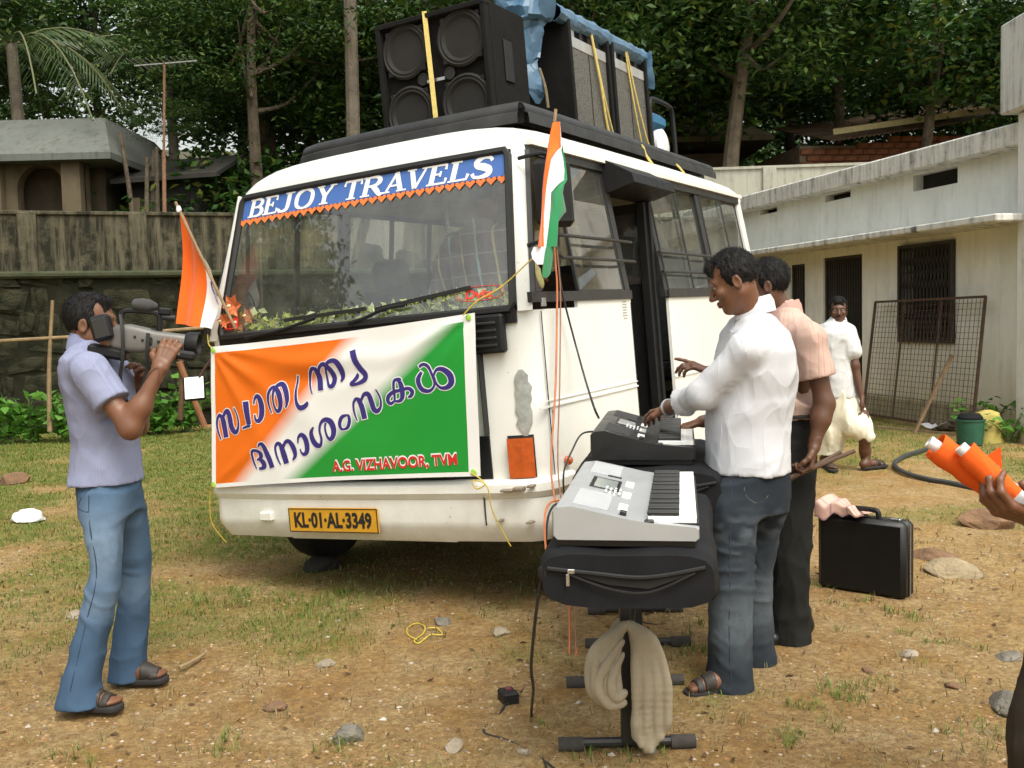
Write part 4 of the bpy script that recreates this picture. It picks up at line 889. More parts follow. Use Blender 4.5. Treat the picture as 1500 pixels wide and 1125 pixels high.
FR = [(105, (0.1974, 1.8685), (0.2122, 1.8705), (0.2207, 1.8717), (0.2271, 1.8726)), (180, (0.1464, 1.7949), (0.2115, 1.8031), (0.2179, 1.8039), (0.2264, 1.805)), (240, (0.1132, 1.7378), (0.2071, 1.7487), (0.2177, 1.7499), (0.2241, 1.7506)), (258, (0.1059, 1.7211), (0.1576, 1.7269), (0.2166, 1.7336), (0.2273, 1.7348)), (300, (0.0844, 1.6817), (0.0966, 1.683), (0.224, 1.6965), (0.2304, 1.6972)), (360, (0.0538, 1.6259), (0.074, 1.6278), (0.2217, 1.6421), (0.2281, 1.6428)), (415, (0.0244, 1.5751), (0.0564, 1.5779), (0.2097, 1.5914), (0.2246, 1.5927)), (445, (0.0094, 1.5477), (0.0493, 1.551), (0.1247, 1.5573), (0.2256, 1.5657)), (480, (-0.0104, 1.5157), (0.0413, 1.5197), (0.0493, 1.5203), (0.2278, 1.5342)), (580, (-0.0583, 1.4258), (0.0202, 1.4307), (0.0262, 1.4311), (0.2376, 1.4441)), (622, (-0.0768, 1.3886), (0.0091, 1.3933), (0.0151, 1.3937), (0.1412, 1.4006)), (640, (-0.0836, 1.3728), (0.0041, 1.3774), (0.01, 1.3777), (0.1029, 1.3825)), (700, (-0.1087, 1.3202), (-0.012, 1.3243), (-0.0061, 1.3246), (0.0843, 1.3284)), (770, (-0.1353, 1.2594), (-0.0296, 1.2627), (-0.0238, 1.2629), (0.0559, 1.2654))]
K = 6; V = []; band = []; nr = len(FR)
for r in FR:
    for bnd in range(3):
        a_, c_ = np.array(r[1+bnd]), np.array(r[2+bnd])
        for k in range(K):
            t_ = k/(K-1); q = a_+(c_-a_)*t_; depth = .15+.016*sin(bnd*2.1+t_*3+q[1]*6)+(.018 if bnd == 2 else 0)*sin(t_*pi)
            V.append((depth, q[0], q[1])); band.append(bnd+.02+.96*t_)
W_ = 3*K; Fc = [(i*W_+j, i*W_+j+1, (i+1)*W_+j+1, (i+1)*W_+j) for i in range(nr-1) for j in range(W_-1)]
M_flag = flag_mat('tricolour_cloth'); raw('cloth', V, Fc, M_flag, fl, True, {'band': band})
low = [[(-0.125, 1.262), (-0.064, 1.264), (-0.0172, 1.2655)], [(-0.1528, 1.234), (-0.0885, 1.2357), (-0.0304, 1.2372)], [(-0.1464, 1.2086), (-0.0934, 1.2097), (-0.0471, 1.2107)], [(-0.1025, 1.182), (-0.0891, 1.1823), (-0.0757, 1.1825)]]
raw('cloth_fold', [(.138+.008*j,q[0],q[1]) for r in low for j,q in enumerate(r)], [(i*3+j,i*3+j+1,i*3+j+4,i*3+j+3) for i in range(3) for j in range(2)], M_flag, fl, True, {'band':[1.5]*12})
tail = [[(-0.0375, 1.2636), (0.0039, 1.265), (0.0479, 1.2663)], [(-0.08, 1.183), (-0.0372, 1.1838), (0.0101, 1.1846)], [(-0.0997, 1.1397), (-0.0612, 1.1401), (-0.0142, 1.1405)], [(-0.0957, 1.1208), (-0.0764, 1.1209), (-0.0493, 1.1211)]]
raw('cloth_tail', [(.158+.006*(j%2),q[0],q[1]) for r in tail for j,q in enumerate(r)], [(i*3+j,i*3+j+1,i*3+j+4,i*3+j+3) for i in range(3) for j in range(2)], M_flag, fl, True, {'band':[2.5]*12})
MB().tube(catmull([(.135,)+(0.243, 1.939),(.105,)+(0.18, 1.61),(.06,)+(0.106, 1.138)],5),.008,7).build('flag_stick', M_wood, fl, True)
fl2 = on_bus('side_flag', 'tricolour flag with blue wheel on a leaning stick at the far corner of the bus', 'flag')
cols = []; band = []; cuv = []
PXF = [[(-2.1386, -0.03, 1.7475), (-2.15, -0.03, 1.6678), (-2.1616, -0.03, 1.5878), (-2.1731, -0.03, 1.5076), (-2.1847, -0.03, 1.4271), (-2.1963, -0.03, 1.3464), (-2.208, -0.03, 1.2654), (-2.2197, -0.03, 1.1841), (-2.2315, -0.03, 1.1026)], [(-2.1177, -0.03, 1.7051), (-2.1285, -0.03, 1.63), (-2.1393, -0.03, 1.5547), (-2.1502, -0.03, 1.4791), (-2.1611, -0.03, 1.4033), (-2.172, -0.03, 1.3272), (-2.1829, -0.03, 1.2509), (-2.1939, -0.03, 1.1744), (-2.2049, -0.03, 1.0977)], [(-2.0928, -0.03, 1.6545), (-2.1028, -0.03, 1.5848), (-2.1127, -0.03, 1.515), (-2.1227, -0.03, 1.445), (-2.1328, -0.03, 1.3747), (-2.1428, -0.03, 1.3043), (-2.1529, -0.03, 1.2337), (-2.163, -0.03, 1.1628), (-2.1732, -0.03, 1.0918)], [(-2.068, -0.03, 1.604), (-2.0771, -0.03, 1.5398), (-2.0863, -0.03, 1.4755), (-2.0954, -0.03, 1.411), (-2.1046, -0.03, 1.3463), (-2.1138, -0.03, 1.2815), (-2.1231, -0.03, 1.2165), (-2.1323, -0.03, 1.1513), (-2.1416, -0.03, 1.086)], [(-2.0432, -0.03, 1.5536), (-2.0515, -0.03, 1.4949), (-2.0599, -0.03, 1.4361), (-2.0682, -0.03, 1.3771), (-2.0766, -0.03, 1.318), (-2.085, -0.03, 1.2588), (-2.0934, -0.03, 1.1994), (-2.1018, -0.03, 1.1398), (-2.1102, -0.03, 1.0801)], [(-2.0227, -0.03, 1.5118), (-2.0303, -0.03, 1.4577), (-2.0379, -0.03, 1.4034), (-2.0456, -0.03, 1.349), (-2.0533, -0.03, 1.2945), (-2.061, -0.03, 1.2399), (-2.0687, -0.03, 1.1852), (-2.0764, -0.03, 1.1303), (-2.0842, -0.03, 1.0753)], [(-2.0062, -0.03, 1.4784), (-2.0133, -0.03, 1.4279), (-2.0205, -0.03, 1.3773), (-2.0276, -0.03, 1.3266), (-2.0347, -0.03, 1.2758), (-2.0419, -0.03, 1.2249), (-2.0491, -0.03, 1.1739), (-2.0562, -0.03, 1.1227), (-2.0634, -0.03, 1.0715)], [(-1.9964, -0.03, 1.4584), (-2.0032, -0.03, 1.4101), (-2.01, -0.03, 1.3617), (-2.0168, -0.03, 1.3132), (-2.0236, -0.03, 1.2646), (-2.0304, -0.03, 1.2159), (-2.0373, -0.03, 1.1671), (-2.0442, -0.03, 1.1182), (-2.051, -0.03, 1.0692)], [(-1.9956, -0.03, 1.4568), (-2.0023, -0.03, 1.4086), (-2.0091, -0.03, 1.3604), (-2.0159, -0.03, 1.3121), (-2.0227, -0.03, 1.2636), (-2.0295, -0.03, 1.2151), (-2.0363, -0.03, 1.1665), (-2.0431, -0.03, 1.1178), (-2.05, -0.03, 1.069)], [(-1.9817, -0.03, 1.4285), (-1.988, -0.03, 1.3834), (-1.9943, -0.03, 1.3383), (-2.0006, -0.03, 1.2931), (-2.007, -0.03, 1.2478), (-2.0133, -0.03, 1.2024), (-2.0197, -0.03, 1.1569), (-2.0261, -0.03, 1.1114), (-2.0324, -0.03, 1.0658)], [(-1.9613, -0.03, 1.387), (-1.9669, -0.03, 1.3465), (-1.9726, -0.03, 1.3059), (-1.9783, -0.03, 1.2653), (-1.9839, -0.03, 1.2245), (-1.9896, -0.03, 1.1838), (-1.9953, -0.03, 1.1429), (-2.001, -0.03, 1.102), (-2.0067, -0.03, 1.061)], [(-1.9369, -0.03, 1.3374), (-1.9417, -0.03, 1.3023), (-1.9466, -0.03, 1.2672), (-1.9515, -0.03, 1.232), (-1.9564, -0.03, 1.1967), (-1.9613, -0.03, 1.1615), (-1.9662, -0.03, 1.1261), (-1.9711, -0.03, 1.0908), (-1.976, -0.03, 1.0553)], [(-1.9086, -0.03, 1.2791), (-1.9125, -0.03, 1.2504), (-1.9165, -0.03, 1.2217), (-1.9205, -0.03, 1.193), (-1.9244, -0.03, 1.1642), (-1.9284, -0.03, 1.1354), (-1.9324, -0.03, 1.1065), (-1.9364, -0.03, 1.0776), (-1.9404, -0.03, 1.0487)]]
xsF = (262,267,273,279,285,290,294,296.4,296.6,300,305,311,318)
for x_,c_ in zip(xsF,PXF):
    for j,q in enumerate(c_):
        cols.append((q[0], q[1]+.02*sin((x_-262)*.19)-.10*max(x_-300,0)/30*0+.03*sin(j*.5), q[2])); band.append(.5 if x_ < 296.5 else (1.5 if x_ < 320 else 2.5)); cuv.append(((x_-311)/11., (j-2.6)/1.1, 0))
raw('cloth', cols, [(i*9+j,i*9+j+1,(i+1)*9+j+1,(i+1)*9+j) for i in range(len(xsF)-1) for j in range(8)], flag_mat('tricolour_wheel_cloth', True), fl2, True, {'band':band,'cuv':cuv})
MB().rod((-2.144,-0.045,1.786),(-1.896,-0.045,1.263),.009).rod((-1.896,-0.045,1.263),(-1.831,0,1.038),.009).build('flag_stick', M_wood, fl2, True)
MB().lathe([(.012,-.015),(.016,0),(.010,.02)],10,(-2.124,-0.045,1.741)).build('string_binding', M_white, fl2, True)

# ---- loudspeaker cabinet with four cones
M_box = mat('black_carpet_box', (.009,.009,.0085), .9, .45, 9, .5, 200, .003, spec=.2)
M_cone = mat('paper_cone', (.022,.021,.019), .75, .35, 6, spec=.3)
sp = on_bus('loudspeaker', 'black loudspeaker cabinet with four round cones at the front of the roof', 'loudspeaker')
x0,x1,y0,y1,z0,z1 = -1.27,-.52,.84,1.30,2.05,2.765
MB().box(((x0+x1)/2,(y0+y1)/2+.015,(z0+z1)/2),(x1-x0,y1-y0-.03,z1-z0),.008).build('cabinet', M_box, sp)
mb = MB(); t_ = .03
for c_,d_ in ((((x0+x1)/2,y0+.0,z1-t_/2),(x1-x0,.05,t_)),(((x0+x1)/2,y0,z0+t_/2),(x1-x0,.05,t_)),((x0+t_/2,y0,(z0+z1)/2),(t_,.05,z1-z0-2*t_)),((x1-t_/2,y0,(z0+z1)/2),(t_,.05,z1-z0-2*t_))): mb.box(c_,d_,.004)
mb.build('front_frame', M_box, sp)
for cx in (-1.085,-.70):
    for cz in (2.22,2.585):
        d_ = MB().lathe([(.163,0),(.163,.012),(.150,.020),(.142,.012),(.130,.016),(.118,.004),(.055,-.035),(.05,-.022),(.03,-.012),(.001,-.008)],36,(cx,y0+.012,cz),rotM(pi/2,0,0)).build('speaker_cone', M_cone, sp, True, 40)
        for a_ in range(4): MB().box((cx+.165*cos(pi/4+a_*pi/2),y0+.002,cz+.165*sin(pi/4+a_*pi/2)),(.03,.012,.03),.004).build('cone_clamp', M_black, d_)
for cx in (-.985,-.80): MB().lathe([(.036,0),(.036,.004),(.030,.004),(.028,-.02),(.001,-.02)],20,(cx,y0+.012,2.405),rotM(pi/2,0,0)).build('port', M_rubber, sp, True, 30)
MB().box((-.892,y0+.004,2.383),(.12,.006,.018)).build('badge', M_steel, sp)
MB().box((-.515,1.05,2.45),(.012,.10,.24),.004).build('carry_handle', M_black, sp)
# ---- two tall column cabinets side-on
M_mesh = None
def grille_mat():
    m, t, p = newmat('perforated_grille'); co = t.coord('Object')
    v = t.new('ShaderNodeTexVoronoi', ins={'Vector':t.mapping(co,(1,1,1)),'Scale':85.0}); h = t.ramp(v.outputs['Distance'],[(.2,(0,0,0)),(.45,(1,1,1))])
    c = t.mix(h, (.02,.019,.017), (.13,.125,.11)); t.l.new(c, p.inputs['Base Color']); setp(p, rough=.5, metal=.3)
    t.l.new(t.bump(h,.5,.003), p.inputs['Normal']); return m
M_mesh = grille_mat()
M_silver = mat('silver_trim', (.48,.48,.47), .4, .25, 9, metal=.5)
cabs = []
for i,(a_,b_) in enumerate(((1.66,2.32),(2.36,3.03))):
    cb = on_bus('column_cabinet', ['tall black loudspeaker with steel grille nearest the blue tarpaulin', 'tall black loudspeaker with steel grille next to the blue generator'][i], 'loudspeaker', 'column loudspeakers on the roof')
    X0, X1, Z0, Z1 = -.92,-.41,2.05,2.86; ym = (a_+b_)/2
    MB().box(((X0+X1)/2-.012,ym,(Z0+Z1)/2),(X1-X0-.03,b_-a_,Z1-Z0),.008).build('cabinet', M_box, cb)
    for q in (a_+.02,b_-.02): MB().box((X1-.008,q,(Z0+Z1)/2),(.05,.04,Z1-Z0),.004).build('edge_frame', M_box, cb)
    MB().box((X1-.014,ym,2.36),(.022,b_-a_-.09,.58)).build('grille', M_mesh, cb)
    MB().box((X1-.008,ym,2.685),(.02,b_-a_-.09,.07),.003).build('trim_plate', M_silver, cb)
    MB().box((X1-.002,ym,2.36),(.004,.008,.58)).build('grille_joint', M_rubber, cb)
    for k in range(4): MB().box((X1-.022,a_+.13+k*.13,2.765),(.012,.05,.09),.003).build('horn_slot', M_steel if k == 0 else M_black, cb)
    if i == 0: MB().box((X1+.006,ym-.02,2.13),(.012,.07,.10),.003).build('socket_plate', M_steel, cb)
# ---- blue tarpaulin draped over the cabinets
M_tarp = mat('blue_tarpaulin', (.075,.16,.26), .38, .35, 3.5, .2, 30, .01, col2=(.045,.105,.18), spec=.5)
tp = on_bus('blue_tarpaulin', 'crumpled blue tarpaulin over the tall loudspeakers hanging down between the cabinets', 'tarpaulin')
def crump(P, amp, sc, seed):
    P = np.array(P); Q = P.reshape(-1,3); d = np.stack([np.abs(fbm(Q,sc,3,seed+k)-.5)*2-.25 for k in range(3)],1)*amp; return (Q+d).reshape(P.shape)
# hanging bundle in the gap
nu, nv = 15, 22; P = np.zeros((nu,nv,3))
LE = [(-0.772, 1.42, 3.035), (-0.698, 1.42, 2.809), (-0.694, 1.42, 2.704), (-0.685, 1.42, 2.555), (-0.658, 1.42, 2.487), (-0.614, 1.42, 2.395), (-0.584, 1.42, 2.314)]
RE = [(-0.355, 1.52, 2.961), (-0.416, 1.52, 2.81), (-0.494, 1.52, 2.736), (-0.514, 1.52, 2.582), (-0.55, 1.52, 2.505), (-0.544, 1.52, 2.42), (-0.545, 1.52, 2.306)]
LE_ = catmull(LE,8); RE_ = catmull(RE,8); LE_ = LE_[np.linspace(0,len(LE_)-1,nv).astype(int)]; RE_ = RE_[np.linspace(0,len(RE_)-1,nv).astype(int)]
for i,u in enumerate(np.linspace(0,1,nu)):
    for j in range(nv):
        q = LE_[j]*(1-u)+RE_[j]*u; v_ = j/(nv-1)
        P[i,j] = q+np.array([0,-.07*sin(pi*u)-.022*sin(9*u+5*v_+2.2*sin(4*v_)),0])
P = crump(crump(P,.07,5.5,31),.05,11,35); MB().grid(P, thick=.003).build('hanging_sheet', M_tarp, tp, True, 16)
# sheet over the tops, rolled along the near edge
P = np.zeros((60,18,3))
for i,y in enumerate(np.linspace(1.55,3.10,60)):
    sag = .03*sin(y*9)+.02*sin(y*23)
    for j,t_ in enumerate(np.linspace(0,1,18)):
        if t_ < .6: q = (-.95+t_/.6*.50, y, 2.875+.006*sin(y*20))
        else:
            a_ = (t_-.6)/.4; ang_ = pi/2-a_*4.4; q = (-.43+.045*cos(ang_), y, 2.845+.045*sin(ang_)-.03*a_)
        P[i,j] = q
P = crump(P,.03,8,40); MB().grid(P, thick=.003).build('top_sheet', M_tarp, tp, True, 24)
P = np.zeros((10,14,3))
for i,x in enumerate(np.linspace(-.85,-.36,10)):
    for j,z in enumerate(np.linspace(2.87,2.60+.18*(1-i/9),14)): P[i,j] = (x, 3.07+.02*sin(i*1.1+j*.4), z)
P = crump(P,.03,9,44); MB().grid(P, thick=.003).build('end_flap', M_tarp, tp, True, 80)
# ---- generator
gn_ = on_bus('generator', 'small blue portable generator in a black tube frame at the rear of the roof', 'generator')
M_gblue = mat('generator_blue', (.035,.17,.32), .4, .2, 6)
MB().box((-.62,3.34,2.42),(.34,.42,.13),.04).build('fuel_tank', M_gblue, gn_, True)
MB().box((-.62,3.38,2.20),(.30,.24,.26),.02).build('housing', M_gblue, gn_)
MB().lathe([(.03,0),(.12,.0),(.13,.03),(.13,.06),(.11,.07),(.02,.07)],20,(-.45,3.24,2.20),rotM(0,pi/2,0)).build('recoil_cover', M_white, gn_, True)
for x in (-.42,-.82): MB().tube(catmull([(x,3.08,2.05),(x,3.08,2.40),(x,3.10,2.52),(x,3.18,2.55),(x,3.5,2.55),(x,3.58,2.52),(x,3.60,2.40),(x,3.60,2.05)],4),.018,8).build('frame_tube', M_black, gn_, True)
# ---- ropes on the load
def brope(pts, r, m, label, group=None): return cord('rope', [w2(q) for q in pts], r, m, label, 'rope', None, group)
yl = mat('yellow_rope', (.66,.52,.16), .75, .25, 40, .4, 250)
prop(MB().bar(w2((-.915,.818,2.775)),w2((-.90,.818,2.05)),.028,.006).build('strap', yl), 'flat yellow strap down the face of the four cone loudspeaker', 'strap')
brope([(-.40,2.02,2.83),(-.392,2.10,2.5),(-.387,2.22,2.1),(-.225,2.30,2.07),(-.19,2.32,1.99),(-.10,2.34,1.84)], .009, yl, 'yellow rope over the first tall loudspeaker')
brope([(-.40,2.03,2.83),(-.387,2.14,2.4),(-.385,2.27,2.1)], .006, yl, 'thinner second strand of yellow rope on the first tall loudspeaker')
brope([(-.40,2.62,2.83),(-.39,2.70,2.4),(-.385,2.80,2.08)], .006, yl, 'left strand of yellow rope on the rear tall loudspeaker')
brope([(-.40,2.64,2.83),(-.387,2.78,2.4),(-.36,2.92,2.1),(-.20,2.95,2.0),(-.11,2.96,1.86)], .007, yl, 'right strand of yellow rope on the rear tall loudspeaker')
jute = mat('jute_rope', (.20,.15,.09), .9, .3, 40, .5, 200)
for k,(a_,b_) in enumerate((((-0.667,1.36,2.83),(-0.646,1.36,2.275)),((-0.54,1.5,2.499),(-0.503,1.5,2.249)))):
    m_ = (np.array(a_)+np.array(b_))/2+np.array([.01,0,0]); brope([a_,m_,b_],.010,jute,['knotted jute rope down the side of the four cone loudspeaker','jute rope hanging below the right edge of the tarpaulin'][k])

# ---- inside the windscreen: garland, flowers, stickers
gar = MB(); r_ = random.Random(3)
def leafq(mb, c, L, W, d, n):
    d = np.array(d,float); d /= np.linalg.norm(d); n = np.array(n,float); s_ = np.cross(d,n); s_ /= np.linalg.norm(s_)+1e-9; c = np.array(c)
    mb.add([c-d*L/2, c+s_*W/2+np.cross(s_,d)*W*.2, c+d*L/2, c-s_*W/2+np.cross(s_,d)*W*.2], [(0,1,2),(0,2,3)])
for i in range(520):
    x = r_.uniform(-1.95,-.15); h_ = .055+.05*max(0,(x+1.0)) if x > -1 else .06+.04*(x<-1.75)
    c_ = (x, fy(x,1.0)+.03+r_.uniform(0,.10), 1.0+r_.uniform(0,h_+.03)); leafq(gar, c_, r_.uniform(.035,.07), r_.uniform(.02,.04), [r_.gauss(0,1) for _ in range(3)], [r_.gauss(0,1),-1,r_.gauss(0,1)])
go = on_bus('leaf_garland','garland of pale yellow green leaves along the bottom of the windscreen','garland'); 
def leafcol(name, cols, rough=.5, trans=.25):
    m, t, p = newmat(name); oi = t.new('ShaderNodeNewGeometry').outputs['Random Per Island']
    c = t.ramp(oi, [(i/(len(cols)-1),c_) for i,c_ in enumerate(cols)]); t.l.new(c, p.inputs['Base Color']); setp(p, rough=rough, spec=.3)
    if trans:
        tl_ = t.new('ShaderNodeBsdfTranslucent', ins={0:c}); mx = t.new('ShaderNodeMixShader', ins={0:trans,1:p.outputs[0],2:tl_.outputs[0]}); t.l.new(mx.outputs[0], t.n['Material Output'].inputs[0])
    return m
gar.build('leaves', leafcol('garland_leaf',[(.36,.44,.07),(.62,.62,.20),(.20,.32,.05),(.78,.76,.50),(.5,.55,.12)]), go)['kind'] = 'stuff'
M_pet = mat('orange_petal',(.85,.26,.10),.6,.25,20)
for k,(c_,s_) in enumerate((((-1.919,0.1,1.174),.085),((-1.904,0.12,1.079),.075),((-1.827,0.12,1.111),.06),((-1.979,0.08,1.094),.06))):
    f_ = on_bus('artificial_flower', ['largest orange artificial flower behind the windscreen','orange artificial flower just below the largest one','small orange artificial flower right of the others','small orange artificial flower at the windscreen edge'][k],'flower','orange flowers behind the windscreen')
    for a_ in range(6):
        an_ = a_*pi/3+k; mbp = MB(); leafq(mbp, np.array(c_)+s_*.4*np.array([cos(an_),-.2,sin(an_)]), s_, s_*.7, (cos(an_),-.35,sin(an_)), (0,-1,0)); mbp.build('petal', M_pet, f_)
    MB().lathe([(.002,0),(s_*.14,.01),(.002,.03)],8,np.array(c_)+np.array([0,-.03,0]),rotM(pi/2,0,0)).build('flower_heart', mat('pale_stamen',(.75,.6,.35),.6,.2,20), f_)
M_rst = mat('red_sticker',(.70,.04,.02),.5,.1,20)
def wtext(body, p0, p1, h, m, off, parent, name='sticker_text', bold=.002, sl=0.):
    v, fc = text_mesh(body,.1,bold); v[:,0]-=v[:,0].min(); v[:,1]-=v[:,1].min(); L = v[:,0].max(); Hh = v[:,1].max()
    raw(name, [WP(p0[0]+(p1[0]-p0[0])*a_/L+sl*b_, p0[1]+(p1[1]-p0[1])*a_/L+b_*h/Hh, off) for a_,b_ in v[:,:2]], fc, m, parent)
p0,p1 = (-2.001,1.053),(-1.886,1.056); q0 = (p0[0]-.005,p0[1]-.01)
st1 = MB().add([WP(q0[0],q0[1],.004),WP(p1[0]+.005,q0[1],.004),WP(p1[0]+.005,q0[1]+.062,.004),WP(q0[0],q0[1]+.062,.004)],[(0,1,2,3)]).build('sticker', M_rst, BUS); wtext('its!', (p0[0]+.012,p0[1]), (p1[0]-.012,p0[1]), .040, MATS['black_ink'], .006, st1)
p0,p1 = (-0.361,1.066),(-0.206,1.081)
mb = MB(); el = [WP((p0[0]+p1[0])/2+.13*cos(a_)*abs(cos(a_))**-.4 if abs(cos(a_))>1e-3 else (p0[0]+p1[0])/2, p0[1]+.025+.035*sin(a_),.005) for a_ in np.linspace(0,2*pi,33)]; mb.tube(el,.0018,5,cap=False); st2 = mb.build('sticker_outline', M_rst, BUS); wtext('Dvix', p0, (p1[0],p0[1]), .046, M_rst, .006, st2, bold=.003)
# ================================================================ KEYBOARDS, STANDS AND THINGS ON THE GROUND
M_silverk = mat('silver_keyboard_shell', (.40,.41,.42), .42, .08, 5, .05, 200, metal=.25)
M_kblack = mat('black_keyboard_shell', (.011,.011,.0115), .4, .4, 8, .2, 150)
M_ivory = mat('white_key', (.86,.86,.84), .25, .05, 9); M_ebony = mat('black_key', (.012,.012,.012), .35, .2, 9)
M_bag = mat('black_nylon', (.013,.013,.015), .8, .45, 5, .6, 400, .002, spec=.2)
M_btn = mat('pale_button', (.72,.72,.70), .5, .1, 9)
def keyboard(name, label, loc, rz, L, W, Hb, Hf, shell, dark, nwhite, xk):
    """local x: player's depth from back (0) to front (W); local y: length away from camera; z up"""
    e = prop(empty(name, loc, rz), label, 'keyboard', 'electronic keyboards')
    prof = [(0,.012),(.012,0),(W-.006,0),(W,.006),(W,Hf-.006),(W-.006,Hf),(xk,Hf+.012),(xk-.05,Hf+.020),(.055,Hb),(.012,Hb-.004),(0,Hb-.018)]
    P = np.array([[(x,y,z) for x,z in prof+[prof[0]]] for y in (0,.010,L-.010,L)]); P[0,:,0] = .005+P[0,:,0]*(W-.01)/W; P[-1,:,0] = .005+P[-1,:,0]*(W-.01)/W
    mb = MB().grid(P); mb.add([tuple(q) for q in P[0][:-1]],[tuple(range(len(prof)))]); mb.add([tuple(q) for q in P[-1][:-1]],[tuple(range(len(prof)))[::-1]])
    mb.build('body', shell, e, True, 30)
    MB().box((W*.5,L/2,-.012),(W*.94,L*.96,.02)).build('base_tray', M_ebony, e)
    sl_ = (Hb-Hf-.020)/(.055-(xk-.05)); zt = lambda x: Hb+sl_*(x-.055)
    tilt = rotM(0,-math.atan(sl_),0)
    def pad(name, x, y, dx, dy, m, h=.006): return MB().box((x,y,zt(x)+h*.3),(dx,dy,h),.0015,tilt).build(name, m, e)
    # key bed and keys
    MB().box((W-.075,L/2,Hf+.003),(.15,L-.06,.006)).build('key_bed', M_ebony, e)
    n = nwhite; p = (L-.07)/n; wk = MB().box((0,0,0),(.142,p*.93,.018),.0015).build('white_key', M_ivory, e); wk.location = (W-.078,.035+p/2,Hf+.014)
    for i in range(1,n): c = wk.copy(); COL.objects.link(c); c.location = (W-.078,.035+p*(i+.5),Hf+.014)
    first = None
    for i in range(n-1):
        if i%7 in (2,6): continue
        if first is None: first = c = MB().box((0,0,0),(.094,p*.62,.014),.003).build('black_key', M_ebony, e)
        else: c = first.copy(); COL.objects.link(c)
        c.location = (W-.104,.035+p*(i+1),Hf+.029)
    MB().box((W-.145,.018,Hf+.008),(.03,.03,.02),.004).build('pitch_wheel', M_ebony, e)
    # panel furniture
    px = lambda f: .03+f*(xk-.10)
    pad('display', px(.52), L*.52, .075, .17, mat('grey_display',(.30,.33,.31),.2,.1,5) if not dark else M_silver, .004)
    pad('display_bezel', px(.52)-.001, L*.52, .10, .21, M_kblack, .0025)
    pad('speaker_panel', px(.42), L*.20, .11, .26, mat('panel_grey',(.42,.43,.44),.6,.08,9,.3,300) if not dark else mat('panel_black',(.03,.03,.03),.7,.3,9), .0025)
    pad('speaker_panel', px(.42), L*.84, .11, .24, MATS['panel_grey'] if not dark else MATS['panel_black'], .0025)
    for k in range(3): pad('button_bank', px(.93), L*(.16+.22*k), .030, .09, M_btn)
    for k in range(4):
        for j in range(6): pad('button', px(.56+.08*k), L*.25+.0+j*.022+.09, .008, .013, M_btn if (k+j)%3 else mat('grey_button',(.25,.25,.26),.5,.2,9))
    pad('knob', px(.96), L*.05, .02, .025, M_ebony, .016); pad('slider', px(.62), L*.70, .05, .012, M_ebony)
    return e
def gig_bag(name, label, loc, rz, W, L, H, sag=.02):
    e = prop(empty(name, loc, rz), label, 'bag', 'keyboard bags')
    n = 28; m = 22; P = np.zeros((n, m, 3))
    for i in range(m):
        t = i/(m-1); y = t*L; cap = min(1, (t*L/.05+.02), ((1-t)*L/.05+.02))**.45
        for j in range(n):
            a_ = 2*pi*j/n; cx, cz = cos(a_), sin(a_); k_ = (abs(cx)**4+abs(cz)**4)**-.25
            x = cx*k_*W/2*(.93+.07*cap); z = cz*k_*H/2*(.86+.14*cap)
            nz = float(fbm(np.array([[x*1.0,y,z]]),7,2,11)[0])-.5
            P[j,i] = (W/2+x*(1+.10*nz)+.02*nz, y, H/2+z*(1+.16*nz)-sag*sin(pi*min(max((x+W/2)/W,0),1))*(cz>0))
    mb = MB().grid(P, closed_u=True); mb.add([tuple(q) for q in P[:,0]],[tuple(range(n))]); mb.add([tuple(q) for q in P[:,-1]],[tuple(range(n))[::-1]]); mb.build('bag_body', M_bag, e, True, 50)
    # piping, gaping zip, puller, strap button
    zt = H*.60
    MB().tube(catmull([(.03,-.006,zt+.01),(W*.3,-.012,zt),(W*.6,-.012,zt-.01),(W-.04,-.006,zt+.02)],6),.006,6).build('piping', M_rubber, e, True)
    mb = MB(); mb.add([(.10,-.0075,zt-.005),(W*.45,-.0085,zt-.01),(W-.07,-.0075,zt+.005),(W*.62,-.0085,zt-.045),(W*.4,-.0085,zt-.035)],[(0,1,2,3,4)]); mb.build('zip_gap', M_dark, e)
    MB().tube(catmull([(.09,-.010,zt-.004),(W*.4,-.014,zt-.045),(W*.62,-.014,zt-.052),(W-.07,-.010,zt+.005)],6),.0035,5).build('zip_lower', M_rubber, e, True)
    MB().box((.10,-.014,zt+.004),(.022,.008,.014),.002).box((.09,-.014,zt-.022),(.010,.004,.035),.001).build('zip_puller', M_steel, e)
    MB().lathe([(.022,0),(.022,.008),(.012,.013)],14,(.015,.02,H*.55),rotM(pi/2,0,-.9)).build('strap_stud', M_rubber, e, True)
    return e
RZ = math.atan2(-.155,.93)
kb1 = keyboard('silver_keyboard', 'silver electronic keyboard lying on the nearer black bag', (.108,3.0,.838), RZ, .95,.430,.100,.040, M_silverk, False, 36, .285)
kb2 = keyboard('black_keyboard', 'black electronic keyboard being played behind the silver one', (.315,4.18,.905), RZ, .92,.425,.120,.050, M_kblack, True, 36, .285)
for f,(c,d) in enumerate((((.06,.10,.20),(.05,.02,.002)),)): pass
gig_bag('keyboard_bag', 'nearer black padded keyboard bag with gaping zip under the silver keyboard', (.062,2.965,.636), RZ, .525,1.06,.195)
gig_bag('keyboard_bag', 'farther black padded bag under the black keyboard', (.225,4.10,.68), RZ, .62,1.05,.215)
prop(MB().add([(.21,2.955,.775),(.265,2.95,.785),(.262,2.95,.776),(.225,2.952,.771)],[(0,1,2,3)]).build('paper_scrap', M_white), 'small torn white label on the nearer keyboard bag', 'label')
M_stand = mat('stand_black', (.022,.021,.020), .5, .4, 9, .1, 90)
